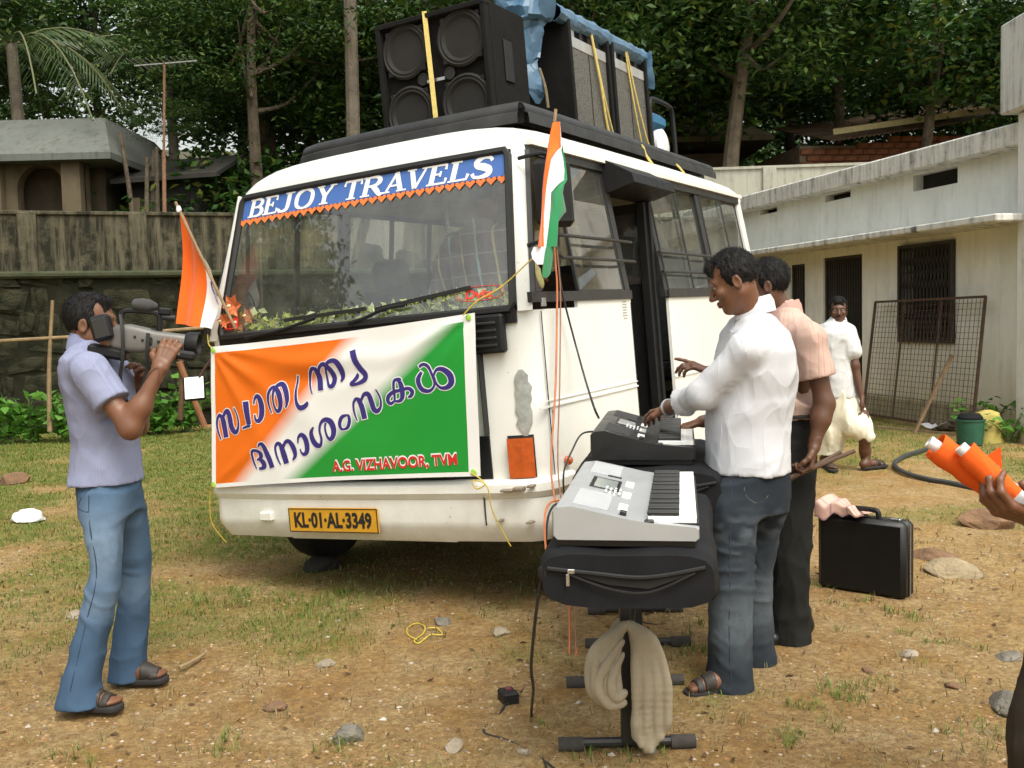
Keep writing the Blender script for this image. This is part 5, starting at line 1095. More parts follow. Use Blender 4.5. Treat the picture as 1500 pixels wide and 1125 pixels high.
def stand(label, x, ys, top, xw):
    e = prop(empty('keyboard_stand', (x,ys[0],0)), label, 'stand', 'keyboard stands')
    for k,y in enumerate(ys):
        xx = (y-ys[0])*.10; yy = y-ys[0]
        MB().box((xx,yy,.03+(top-.03)/2),(.038,.05,top-.03),.004).build('column', M_stand, e)
        MB().rod((xx-.19,yy,.034),(xx+.19,yy,.034),.018,10).build('foot_bar', M_stand, e, True)
        for s_ in (-1,1): MB().rod((xx+s_*.15,yy,.03),(xx+s_*.235,yy,.03),.025,12).build('rubber_foot', mat('worn_rubber',(.055,.048,.042),.9,.4,20), e, True)
        MB().box((xx+.0,yy,top-.006),(xw,.05,.03),.004).build('support_arm', M_stand, e)
    MB().bar((0,0,.35),((ys[1]-ys[0])*.16,ys[1]-ys[0],.35),.03,.03).build('cross_tube', M_stand, e)
    return e
s1 = stand('nearer black column stand with rubber footed bars and a towel hung on it', .365, (3.43,4.02), .64, .40)
s2 = stand('farther black column stand behind the towel', .535, (4.50,5.02), .69, .44)
MB().bar((.03,-.02,.34),(.075,-.09,.03),.03,.010).build('brace', mat('grey_brace',(.10,.10,.105),.5,.2,9), s1)
# ---- towel looped round the column
def cloth_mat(name, col, **k): return mat(name, col, .9, .22, 7, .6, 260, .004, spec=.15, **k)
M_towel = cloth_mat('beige_towel', (.40,.345,.25))
tw = prop(empty('towel', (.365,3.40,0)), 'beige cloth towel looped over the nearer stand column', 'towel')
def strands(name, sts, rs, seed, k=.014):
    allp = np.array([p for q in sts for p in q])
    def f(P):
        d = None
        for q,r0 in zip(sts,rs):
            c = catmull(q,6); e = chain(P,[tuple(v) for v in c],list(np.interp(np.linspace(0,1,len(c)),[0,.25,.8,1],[r0*.6,r0,r0*1.05,r0*.7])),.01); d = e if d is None else smin(d,e,k)
        return d+(vnoise(P,16,seed+1)-.5)*.006
    V,F_ = snets(f, allp.min(0)-.05, allp.max(0)+.05, .0045); raw(name, V, F_, M_towel, tw, True)
_towel = lambda: (strands('right_tail', [[(.006,-.035,.465),(.022+.010*i,-.048-.012*(i%2),.415),(.022+.0165*i,-.055-.020*((i+1)%2),.30),(.020+.0175*i,-.055-.020*((i+1)%2),.16),(.022+.016*i,-.058-.008*(i%2),.03+.022*abs(i-2.5))] for i in range(7)], [.0145]*7, 5, .010),
  strands('left_loop', [[(-.008,-.035,.462),(-.032-.012*i,-.05-.012*(i%2),.43-.004*i),(-.042-.0175*i,-.058-.020*((i+1)%2),.34),(-.040-.0165*i,-.058-.020*((i+1)%2),.25),(-.030-.012*i,-.058-.008*(i%2),.195+.005*abs(i-2))] for i in range(6)], [.0145]*6, 8, .010),
  strands('left_roll', [[(-.02,-.075,.42),(-.075,-.090,.35),(-.105,-.088,.28),(-.075,-.090,.215),(-.02,-.08,.215)],[(-.02,-.08,.38),(-.06,-.095,.30),(-.05,-.095,.24),(-.015,-.08,.25)]], [.014,.012], 11, .005),
  strands('back_fold', [[(.0,.03,.46),(-.03,.04,.42),(-.05,.035,.34)],[(.0,.03,.46),(.02,.04,.40),(.03,.04,.32)]], [.018,.018], 9))
# ---- cables
M_bcable = mat('black_cable', (.016,.016,.017), .5, .3, 20); M_ocable = mat('orange_cable', (.55,.17,.06), .55, .25, 20)
def gp(x, y, dz=.006): return (x, y, gh(x,y)+dz)
cord('orange_cable', [w2(q) for q in ((0.03,0.315,1.288),(0.035,0.301,1.186),(0.04,0.281,1.056),(0.06,0.141,0.625),(0.08,-0.03,0.186))]+[(.235,4.62,.45),(.23,4.5,.10),(.225,4.42,.012),(.25,4.40,.012),(.26,4.45,.03)], .005, M_ocable, 'orange cable hanging from the bus window down to the ground', 'cable')
cord('brown_cable', [w2(q) for q in ((0.03,0.344,1.275),(0.035,0.334,1.159),(0.04,0.313,1.022),(0.06,0.185,0.621),(0.08,0.042,0.174))]+[(.26,4.6,.4),(.255,4.46,.06),(.24,4.40,.012)], .0035, mat('brown_cable',(.32,.14,.08),.6,.2,20), 'thin brown cable beside the orange one on the bus side', 'cable')
cord('black_cable', [w2(q) for q in ((0.03,0.35,1.228),(0.04,0.343,1.056),(0.1,0.356,0.708))]+[(0.337,4.3,1.131),(0.367,4.36,1.06)], .005, M_bcable, 'black cable slanting from the bus window to the black keyboard', 'cable')
cord('red_lead', [(0.172,3.55,0.855),(0.127,3.5,0.86),(0.102,3.4,0.844),(0.095,3.3,0.785),(0.1,3.2,0.708)], .004, M_ocable, 'short red lead plugged into the back of the silver keyboard', 'cable')
cord('black_lead', [(0.176,3.55,0.847),(0.136,3.5,0.848),(0.11,3.4,0.825),(0.099,3.3,0.773)], .004, M_bcable, 'short black lead plugged into the back of the silver keyboard', 'cable')
cord('black_lead', [(0.354,4.35,1.003),(0.289,4.3,0.999),(0.244,4.25,0.937),(0.206,4.2,0.859),(0.203,4.2,0.745)], .004, M_bcable, 'black lead curving from the back of the black keyboard', 'cable')
G = lambda *q: tuple(gp(a_,b_) for a_,b_ in q)
cord('black_cable', [(0.071,3,0.712),(0.055,3.03,0.605),(0.038,3.1,0.424),(0.044,3.2,0.311),(0.043,3.73,0.01),(0.064,3.461,0.008),(0.092,3.222,0.008)], .005, M_bcable, 'black cable dropping from the nearer bag to the ground', 'cable')
cord('adapter_cable', [(0.002,3.964,0.012),(0.054,4.108,0.008),(0.155,4.181,0.008),(0.268,4.369,0.008),(0.422,4.745,0.008),(0.492,4.952,0.01),(0.659,4.826,0.01),(0.834,4.89,0.01)], .005, M_bcable, 'black cable running from the adapter behind the stands', 'cable')
cord('adapter_cable', [(-0.056,3.832,0.02),(-0.082,3.743,0.008),(-0.134,3.607,0.008),(-0.043,3.524,0.008),(0.062,3.378,0.008),(0.145,3.219,0.008)], .005, M_bcable, 'black cable from the adapter towards the lower edge', 'cable')
ad = prop(empty('power_adapter', (-0.044,3.883,0), .35), 'small black power adapter lying on the soil with a red label', 'adapter')
MB().box((0,0,.032),(.062,.085,.05),.006).build('case', M_black, ad); MB().box((.005,.012,.0585),(.02,.024,.003)).build('label_patch', mat('maroon_label',(.18,.03,.05),.5,.2,20), ad)
lp = [(-0.466,4.668,0.012),(-0.519,4.754,0.012),(-0.533,4.856,0.014),(-0.497,4.936,0.012),(-0.451,4.864,0.016),(-0.45,4.77,0.012),(-0.482,4.67,0.012),(-0.457,4.634,0.01),(-0.415,4.74,0.014),(-0.383,4.744,0.012),(-0.358,4.752,0.012),(-0.39,4.844,0.014),(-0.435,4.835,0.018)]
cord('cord_loop', lp, .0035, M_yrope, 'yellow cord lying in loops on the soil in front of the bus', 'cord')
# ---- briefcase and cloth
bc = prop(empty('briefcase', (1.605,5.40,gh(1.7,5.3)-.008), math.atan2(5.085-5.40,1.955-1.605)), 'black hard shell briefcase standing on the soil', 'briefcase')
M_case = mat('black_moulded_shell', (.007,.007,.0075), .4, .3, 9, .35, 260, .002, spec=.3)
MB().box((.235,.036,.205),(.47,.066,.40),.022).build('front_shell', M_case, bc, True, 40); MB().box((.235,.108,.205),(.47,.066,.40),.022).build('back_shell', M_case, bc, True, 40)
mb = MB(); mb.box((.235,.072,.407),(.44,.010,.006)).box((.4715,.072,.205),(.006,.010,.37)).box((-.0015,.072,.205),(.006,.010,.37)); mb.build('metal_seam', M_steel, bc)
MB().tube(catmull([(.16,.072,.40),(.165,.072,.435),(.19,.072,.445),(.28,.072,.445),(.305,.072,.435),(.31,.072,.40)],5),.014,8).build('handle', M_black, bc, True)
for x in (.07,.40): MB().box((x,.072,.408),(.05,.03,.012),.003).build('latch', M_steel, bc)
def checked_cloth(name, base, line, sc):
    m, t, p = newmat(name); co = t.attr('cuv','Vector'); sep = t.new('ShaderNodeSeparateXYZ', ins={0:co}); f = None
    for k in (0,1):
        q = t.math('FRACT', t.math('MULTIPLY', sep.outputs[k], sc)); q = t.math('LESS_THAN', q, .10); f = q if f is None else t.math('MAXIMUM', f, q)
    t.l.new(t.mix(t.math('MULTIPLY',f,.7), base, line), p.inputs['Base Color']); setp(p, rough=.9, spec=.15); t.l.new(t.bump(t.noise(250,t.coord('Object'),3),.4,.003), p.inputs['Normal']); return m
n, m = 30, 26; V = []; uvs = []
for i in range(n):
    for j in range(m):
        u, v = i/(n-1), j/(m-1); s_ = (v-.5)*2
        x = -.005+u*.27; d = abs(s_)*.15; top = .455+.014*sin(u*5+2*s_)+.007*sin(u*12-3*s_)-.045*(u-.5)
        y = .072+(.085*min(d/.085,1))*np.sign(s_); z = top-max(0,d-.085)*(.9 if s_ < 0 else .5)*(1.3-.9*u)+.01*sin(u*20)
        V.append((x, y-(.012*sin(u*9) if s_ < 0 else 0), max(z,.415 if abs(s_)<.5 else .30))); uvs.append((u*1.0,v*1.0,0))
raw_o = raw('pink_cloth', V, [(i*m+j,i*m+j+1,(i+1)*m+j+1,(i+1)*m+j) for i in range(n-1) for j in range(m-1)], checked_cloth('pink_check',(.58,.37,.31),(.25,.15,.18),3.1), None, True, {'cuv':uvs})
raw_o.matrix_world = Matrix.LocRotScale(bc.location, bc.rotation_euler, None); prop(raw_o, 'folded pink checked cloth on top of the briefcase', 'cloth')
# ---- white plastic bag on the grass
V = []; n, m = 26, 16
for i in range(n):
    for j in range(m):
        a_ = 2*pi*i/n; t = j/(m-1); r_ = sin(pi*min(t*.5+.0,1))*1.0; k_ = 1+.35*(float(fbm(np.array([[cos(a_)*1.5,sin(a_)*1.5,t*2]]),2.2,3,5)[0])-.5)
        V.append((.115*cos(a_)*r_*k_, .08*sin(a_)*r_*k_, .10*cos(pi*.5*t)*k_+.012*(float(vnoise(np.array([[cos(a_)*3,sin(a_)*3,t*4]]),2,3)[0])-.5)))
V = crump(np.array(V)*np.array([1.1,1.15,.95]),.05,9,3); V[:,2] = np.maximum(V[:,2],0); pb = raw('plastic_bag', V, [(i*m+j,i*m+j+1,((i+1)%n)*m+j+1,((i+1)%n)*m+j) for i in range(n) for j in range(m-1)], mat('white_polythene',(.86,.86,.88),.35,.08,12,.8,30,.02,trans=0), None, True); pb.location = (-3.82,7.959,0)
prop(pb, 'crumpled white plastic bag lying on the grass behind the cameraman', 'plastic bag')
# ---- rubbish by the long building: bin, sack, papers, hose, plank
bx_ = np.array((4.981,10.841,0))
bn_ = prop(empty('green_bin', (bx_[0]-.05,bx_[1]+.15,0)), 'dark green plastic bin by the building wall', 'bin')
MB().lathe([(.001,.01),(.13,.01),(.15,.26),(.16,.265),(.16,.28),(.14,.28),(.12,.03),(.001,.03)],20).build('tub', mat('green_plastic',(.02,.10,.06),.5,.3,9), bn_, True, 30)
MB().lathe([(.001,.10),(.125,.12),(.13,.30),(.10,.34),(.001,.35)],14).build('black_liner', M_bag, bn_, True)
V = []; n, m = 20, 12
for i in range(n):
    for j in range(m):
        a_ = 2*pi*i/n; t = j/(m-1); k_ = 1+.4*(float(vnoise(np.array([[cos(a_)*2,sin(a_)*2,t*3]]),1.7,8)[0])-.5); r_ = .17*(1-.25*t)*k_ if j < m-1 else .03
        V.append((r_*cos(a_), r_*sin(a_)*.8, .36*t))
sk_ = raw('yellow_sack', V, [(i*m+j,((i+1)%n)*m+j,((i+1)%n)*m+j+1,i*m+j+1) for i in range(n) for j in range(m-1)], mat('yellow_sack_weave',(.55,.45,.12),.7,.35,8,.5,60), None, True); sk_.location = (bx_[0]+.22,bx_[1]+.32,0); prop(sk_, 'yellowed woven sack slumped behind the green bin', 'sack')
for k,(c,r_) in enumerate(((((5.192,12.229,0)),.3),(((5.408,12.481,0)),1.1),(((5.024,12.12,0)),2.0))):
    mb = MB(); Pq = np.zeros((6,5,3))
    for i in range(6):
        for j in range(5): Pq[i,j] = ((i/5-.5)*.36,(j/4-.5)*.22,.03+.03*sin(i*1.3+k)+.02*cos(j*2+k))
    o = mb.grid(Pq, thick=.003).build('paper_sheet', mat('grey_paper',(.55,.56,.58),.7,.2,9), None, True); o.location = (c[0],c[1],.01+.02*k); o.rotation_euler = (.1*k,.1,r_); prop(o, ['left crumpled paper sheet in front of the mesh panel','topmost crumpled paper sheet in front of the mesh panel','lowest crumpled paper sheet in front of the mesh panel'][k], 'paper', 'papers by the wall')
cord('water_hose', [(4.304,10.589,0.02),(3.896,10.138,0.02),(3.6,9.619,0.02),(3.506,9.123,0.02),(3.56,8.727,0.02),(3.665,8.494,0.02),(3.76,8.141,0.02),(4.007,7.978,0.02)], .022, mat('dark_hose',(.045,.05,.055),.5,.3,9), 'dark rubber hose curving across the yard on the right', 'hose')
prop(MB().bar((4.508,12.656,0.02),(5.121,11.783,0.02),.06,.03).build('plank', M_wood), 'grey plank lying along the foot of the mesh panel', 'plank')
# ---- stick fence in front of the left wall
M_bamboo = mat('dry_stick', (.30,.21,.11), .85, .4, 14, .4, 50)
for k,(x,y0,y1,d) in enumerate(((75,630,440,13.3),(103,430,300,13.6),(262,612,520,13.2))):
    pass
sf = prop(empty('stick_fence', (-5.887,13,0.221)), 'crooked stick and bamboo rail fence in front of the stone wall', 'fence')
b0 = np.array(sf.location)
MB().tube(catmull([np.array((-5.907,13,0.186))-b0,np.array((-5.872,13,0.987))-b0,np.array((-5.782,13,1.85))-b0],4),[.03,.03,.03,.028,.026,.024,.022,.02,.02],7).build('stake', M_bamboo, sf, True)
MB().tube(catmull([np.array((-6.996,13,1.336))-b0,np.array((-5.825,13,1.376))-b0,np.array((-5.021,13.05,1.399))-b0,np.array((-3.933,13.2,1.458))-b0],4),.022,7).build('rail', M_bamboo, sf, True)
MB().tube(catmull([np.array((-4.271,13.1,0.285))-b0,np.array((-4.232,13.1,0.767))-b0,np.array((-4.234,13.1,1.292))-b0],4),.035,7).build('stake', mat('dark_stake',(.12,.065,.035),.9,.4,9), sf, True)
MB().rod(np.array((-4.238,13.05,1.032))-b0,np.array((-3.99,13.2,0.179))-b0,.04).build('slanting_prop', mat('red_brown_stake',(.30,.13,.06),.85,.4,9), sf, True)
# ---- rocks and sticks
M_rock = mat('grey_rock', (.20,.18,.145), .95, .45, 9, .9, 45, .012); M_pale = mat('pale_rock', (.34,.285,.21), .95, .35, 9, .8, 45, .012); M_redr = mat('laterite_lump', (.22,.125,.068), .95, .4, 9, .9, 45, .012)
def rock(px, sz, flat, m, label, seed, rz=0., sink=.3):
    bm = bmesh.new(); bmesh.ops.create_icosphere(bm, subdivisions=4, radius=1.0); r_ = np.random.RandomState(seed)
    nrm = r_.normal(size=(11,3)); nrm /= np.linalg.norm(nrm,axis=1)[:,None]; dd = r_.uniform(.62,.95,11)
    for v in bm.verts:
        p_ = np.array(v.co)
        for q,d in zip(nrm,dd):
            e = p_@q-d
            if e > 0: p_ = p_-q*e*.92
        v.co = p_
    PA = np.array([v.co[:] for v in bm.verts]); PA = PA*(1+.35*(fbm(PA,1.9,4,seed)-.5))[:,None]*np.array([sz,sz*.75,sz*flat])
    for v,q in zip(bm.verts,PA): v.co = q
    me = bpy.data.meshes.new('rock'); bm.to_mesh(me); bm.free(); me.materials.append(m); o = mesh_obj('rock', me); o.location = (px[0],px[1],gh(px[0],px[1])+sz*flat*(1-2*sink)*.6); o.rotation_euler = (r_.uniform(-.2,.2),r_.uniform(-.2,.2),rz)
    return prop(o, label, 'rock', 'loose rocks on the ground')
for k,(p_,s_,f_,m_,l_) in enumerate((
 ((-0.618,3.595,0),.062,.75,M_rock,'angular grey rock near the lower edge left of centre'),
 ((-0.084,4.737,0),.055,.45,M_pale,'pale flat rock on the soil in front of the bumper'),
 ((-0.372,4.954,0),.065,.4,M_rock,'dark flat rock beside the yellow cord loops'),
 ((-0.966,3.943,0),.055,.5,M_redr,'brown lump of laterite between the cameraman and the grey rock'),
 ((-0.843,4.394,0),.045,.5,M_pale,'small pale rock left of the yellow cord'),
 ((-0.236,3.48,0),.045,.5,M_pale,'pale stone at the lower edge below the adapter'),
 ((0.011,3.41,0),.03,.5,M_pale,'small white stone beside the black cable at the lower edge'),
 ((2.072,4.252,0),.06,.35,M_rock,'dark flat stone by the right edge'),
 ((1.68,4.316,0),.05,.35,M_pale,'pale flat stone in front of the briefcase'),
 ((2.419,5.601,0),.18,.22,mat('sandy_rock',(.36,.28,.17),.95,.4,7,.9,40,.015),'large half buried pale rock right of the briefcase'),
 ((2.479,5.995,0),.16,.22,M_redr,'brown half buried rock behind the large pale one'),
 ((3.235,6.901,0),.26,.26,M_redr,'long embedded rock below the rolled flags'),
 ((1.814,3.709,0),.11,.5,M_rock,'grey rock by the trouser leg at the right edge'),
 ((-2.312,5.28,0),.06,.45,M_pale,'white stone behind the cameraman legs'),
 ((-1.202,6.164,0),.13,.5,mat('dark_rock',(.045,.04,.032),.95,.4,9,.8,45,.012),'dark stone under the front bumper'),  # rock colour darker than its neighbours
 ((-4.908,9.99,0),.17,.4,M_redr,'reddish rock at the left edge on the grass'),
 ((1.436,4.138,0),.03,.5,M_redr,'small brown stone in front of the briefcase'),
 ((1.697,3.926,0),.035,.5,M_redr,'reddish pebble lump in the lower right'))):
    rock(p_, s_, f_*(1.5 if s_ > .14 else 1), m_, l_, 50+k, rz=k*.9, sink=.42 if s_ > .14 else .3)
prop(MB().tube(catmull([(-1.48,4.37,0.012),(-1.446,4.432,0.014),(-1.42,4.546,0.012)],4),.009,6).build('dry_twig', M_bamboo, None, True), 'dry grey twig on the soil beside the cameraman', 'twig')
# ================================================================ PEOPLE (implicit surfaces polygonised with surface nets)
def snets(f, lo, hi, h):
    lo = np.array(lo,float); hi = np.array(hi,float); n = np.ceil((hi-lo)/h).astype(int)+1
    ax = [lo[i]+h*np.arange(n[i]) for i in range(3)]; G_ = np.stack(np.meshgrid(*ax,indexing='ij'),-1).astype(np.float32)
    D = f(G_.reshape(-1,3)).reshape(n).astype(np.float32); s = D < 0
    c = [D[:-1,:-1,:-1],D[1:,:-1,:-1],D[:-1,1:,:-1],D[1:,1:,:-1],D[:-1,:-1,1:],D[1:,:-1,1:],D[:-1,1:,1:],D[1:,1:,1:]]
    cs = sum((q < 0).astype(np.int8) for q in c); act = (cs > 0) & (cs < 8); idx = -np.ones(act.shape,np.int64); w = np.argwhere(act); idx[act] = np.arange(len(w))
    C8 = np.stack([q[act] for q in c],1); off = np.array([(i&1,(i>>1)&1,(i>>2)&1) for i in range(8)],float); acc = np.zeros((len(w),3)); cnt = np.zeros(len(w))
    for a in range(8):
        for b in range(a+1,8):
            if bin(a^b).count('1') != 1: continue
            da,db = C8[:,a],C8[:,b]; m = (da < 0) != (db < 0); t = np.where(m, da/(da-db+1e-12), 0)
            acc += np.where(m[:,None], off[a]+t[:,None]*(off[b]-off[a]), 0); cnt += m
    V = lo+h*(w+acc/cnt[:,None]); Fs = []
    for d in range(3):
        e1,e2 = [(1,2),(2,0),(0,1)][d]; sl0 = [slice(None)]*3; sl1 = [slice(None)]*3; sl0[d] = slice(0,-1); sl1[d] = slice(1,None)
        ch = s[tuple(sl0)] != s[tuple(sl1)]; p = np.argwhere(ch); ok = np.ones(len(p),bool)
        for e in (e1,e2): ok &= (p[:,e] > 0) & (p[:,e] < n[e]-1)
        p = p[ok]; inside = s[tuple(p.T)]
        def cell(o1,o2):
            q = p.copy(); q[:,e1] -= o1; q[:,e2] -= o2; return idx[tuple(q.T)]
        Q = np.stack([cell(1,1),cell(0,1),cell(0,0),cell(1,0)],1); Q[~inside] = Q[~inside][:,::-1]; Fs.append(Q)
    F_ = np.concatenate(Fs); F_ = F_[(F_ >= 0).all(1)]; return V, F_
def smin(a, b, k):
    h_ = np.clip(.5+.5*(b-a)/k, 0, 1); return b+(a-b)*h_-k*h_*(1-h_)
def cone(P, a, b, ra, rb):
    a = np.array(a,np.float32); b = np.array(b,np.float32); ab = b-a; t = np.clip(((P-a)@ab)/(ab@ab+1e-12),0,1); return np.linalg.norm(P-a-t[:,None]*ab,axis=1)-(ra+(rb-ra)*t)
def chain(P, pts, rs, k=.02):
    d = None
    for i in range(len(pts)-1):
        q = cone(P, pts[i], pts[i+1], rs[i], rs[i+1]); d = q if d is None else smin(d,q,k)
    return d
def ell(P, c, r, Rm=None):
    q = P-np.array(c,np.float32)
    if Rm is not None: q = q@np.array(Rm,np.float32)
    r = np.array(r,np.float32); k0 = np.linalg.norm(q/r,axis=1); k1 = np.linalg.norm(q/(r*r),axis=1)+1e-9; return k0*(k0-1)/k1
def zloft(P, keys, yaw=0., p=2.3):
    """stack of ovals: keys (z, cx, cy, rx, ry); ovals turned by yaw"""
    K_ = np.array(sorted(keys)); z = P[:,2]; zz = np.clip(z,K_[0,0],K_[-1,0])
    def ip(c):
        # smooth interpolation
        i = np.clip(np.searchsorted(K_[:,0],zz)-1,0,len(K_)-2); t = (zz-K_[i,0])/(K_[i+1,0]-K_[i,0]+1e-9); t = t*t*(3-2*t)*.5+t*.5; return K_[i,c]+(K_[i+1,c]-K_[i,c])*t
    x = P[:,0]-ip(1); y = P[:,1]-ip(2); c_,s_ = cos(yaw),sin(yaw); u = c_*x+s_*y; v = -s_*x+c_*y; rx,ry = ip(3),ip(4)
    d = ((np.abs(u/rx)**p+np.abs(v/ry)**p)**(1/p)-1)*np.minimum(rx,ry); return np.maximum(d, np.maximum(K_[0,0]-z, z-K_[-1,0]))
def folds(P, amp, sc, seed, ax=(1,1,1), sharp=1.0):
    q = P*np.array(ax,np.float32); w_ = np.stack([vnoise(q,sc*.7,seed+5),vnoise(q,sc*.7,seed+6),vnoise(q,sc*.7,seed+7)],1)
    n_ = vnoise(q+w_*.5/sc, sc, seed); m_ = vnoise(q+w_[:,::-1]*.6/sc, sc*1.9, seed+9); return -amp*(1-np.abs(2*n_-1))**2.2*sharp - amp*.55*(1-np.abs(2*m_-1))**5 + amp*.45
def kneefold(P, amp, z0, seed):
    w_ = vnoise(P,5,seed); return -amp*np.exp(-((P[:,2]-z0)/.13)**2)*np.maximum(0,np.sin(P[:,2]*70+16*w_+20*P[:,0]-12*P[:,1]))**2*np.clip(vnoise(P,9,seed+2)*3-1.0,0,1)
def person(name, label, spec_parts, loc):
    e = prop(empty(name, loc), label, 'person')
    for (pn, V, F_, m, at) in spec_parts: raw(pn, V-np.array(loc), F_, m, e, True, at)
    return e
def skin_mat(name, col):
    m, t, p = newmat(name); co = t.coord('Object'); c = t.mix(t.ramp(t.noise(14,co,4,.6),[(.3,(0,0,0)),(.7,(1,1,1))]), tuple(q*.78 for q in col), col)
    t.l.new(c, p.inputs['Base Color']); setp(p, rough=.43, spec=.4, sss=.05); p.inputs['Subsurface Radius'].default_value = (.02,.008,.004)
    t.l.new(t.bump(t.noise(220,co,3),.12,.002), p.inputs['Normal']); MATS[name] = m; return m
SKIN = skin_mat('brown_skin',(.175,.078,.042)); SKIN2 = skin_mat('dark_brown_skin',(.115,.052,.030))
def hair_mat():
    m, t, p = newmat('black_hair'); co = t.coord('Object'); n = t.noise(1,t.mapping(co,(140,140,30)),3)
    t.l.new(t.mix(n,(.004,.0035,.0035),(.012,.010,.0095)), p.inputs['Base Color']); setp(p, rough=.55, spec=.22); t.l.new(t.bump(n,.8,.006), p.inputs['Normal']); return m
HAIR = hair_mat()
def fabric(name, col, stripe=None, period=.012, duty=.3, col2=None, rough=.85, bump=.35):
    m, t, p = newmat(name); co = t.coord('Object'); c2 = col2 or tuple(q*.86 for q in col)
    c = t.mix(t.ramp(t.noise(6,co,5,.6),[(.3,(0,0,0)),(.7,(1,1,1))]), c2, col)
    if stripe:
        f = t.math('LESS_THAN', t.math('FRACT', t.math('DIVIDE', t.attr('stripe'), period)), duty); c = t.mix(f, c, stripe)
    t.l.new(c, p.inputs['Base Color']); setp(p, rough=rough, spec=.12)
    h = t.math('ADD', t.noise(420,co,2), t.math('MULTIPLY', t.noise(30,co,4), .8))
    def ridge(sc, vec, dist): return t.math('POWER', t.math('SUBTRACT', 1.0, t.math('ABSOLUTE', t.math('MULTIPLY_ADD', t.noise(sc, vec, 1, .5, dist), 2.0, -1.0))), 5.0)
    cr = t.math('ADD', ridge(4.2, t.mapping(co,(1,1,.5),(0,.5,0)), .5), t.math('MULTIPLY', ridge(8.0, t.mapping(co,(1,1,.45),(.3,-.6,0)), .6), .35))
    b1 = t.bump(cr, .30, .022); q = t.n.new('ShaderNodeBump'); q.inputs['Strength'].default_value = bump; q.inputs['Distance'].default_value = .003; t.l.new(h, q.inputs['Height']); t.l.new(b1, q.inputs['Normal']); t.l.new(q.outputs[0], p.inputs['Normal']); MATS[name] = m; return m
def denim(name, col, fade):
    m, t, p = newmat(name); co = t.coord('Object'); tw_ = t.noise(1,t.mapping(co,(500,500,160)),2)
    c = t.mix(t.ramp(t.noise(5,co,5,.65),[(.35,(0,0,0)),(.7,(1,1,1))]), tuple(q*.75 for q in col), col); c = t.mix(t.math('MULTIPLY',t.attr('fade'),t.math('MULTIPLY_ADD',t.noise(22,co,4,.7),.9,.2)), c, fade); c = t.mix(t.math('MULTIPLY',tw_,.25), c, tuple(min(1,q*1.6) for q in col))
    t.l.new(c, p.inputs['Base Color']); setp(p, rough=.85, spec=.12); t.l.new(t.bump(t.math('ADD',tw_,t.noise(35,co,4)),.3,.003), p.inputs['Normal']); return m
LEATHER = mat('dark_sandal_leather',(.03,.024,.02),.6,.3,20,.3,150); SOLE = mat('sandal_sole',(.022,.02,.019),.8,.3,20,.3,100)
def basis(fwd, up=(0,0,1)):
    f = np.array(fwd,float); f /= np.linalg.norm(f); u = np.array(up,float); r = np.cross(f,u); r /= np.linalg.norm(r); u = np.cross(r,f); return np.stack([r,f,u],1)   # columns right, forward, up
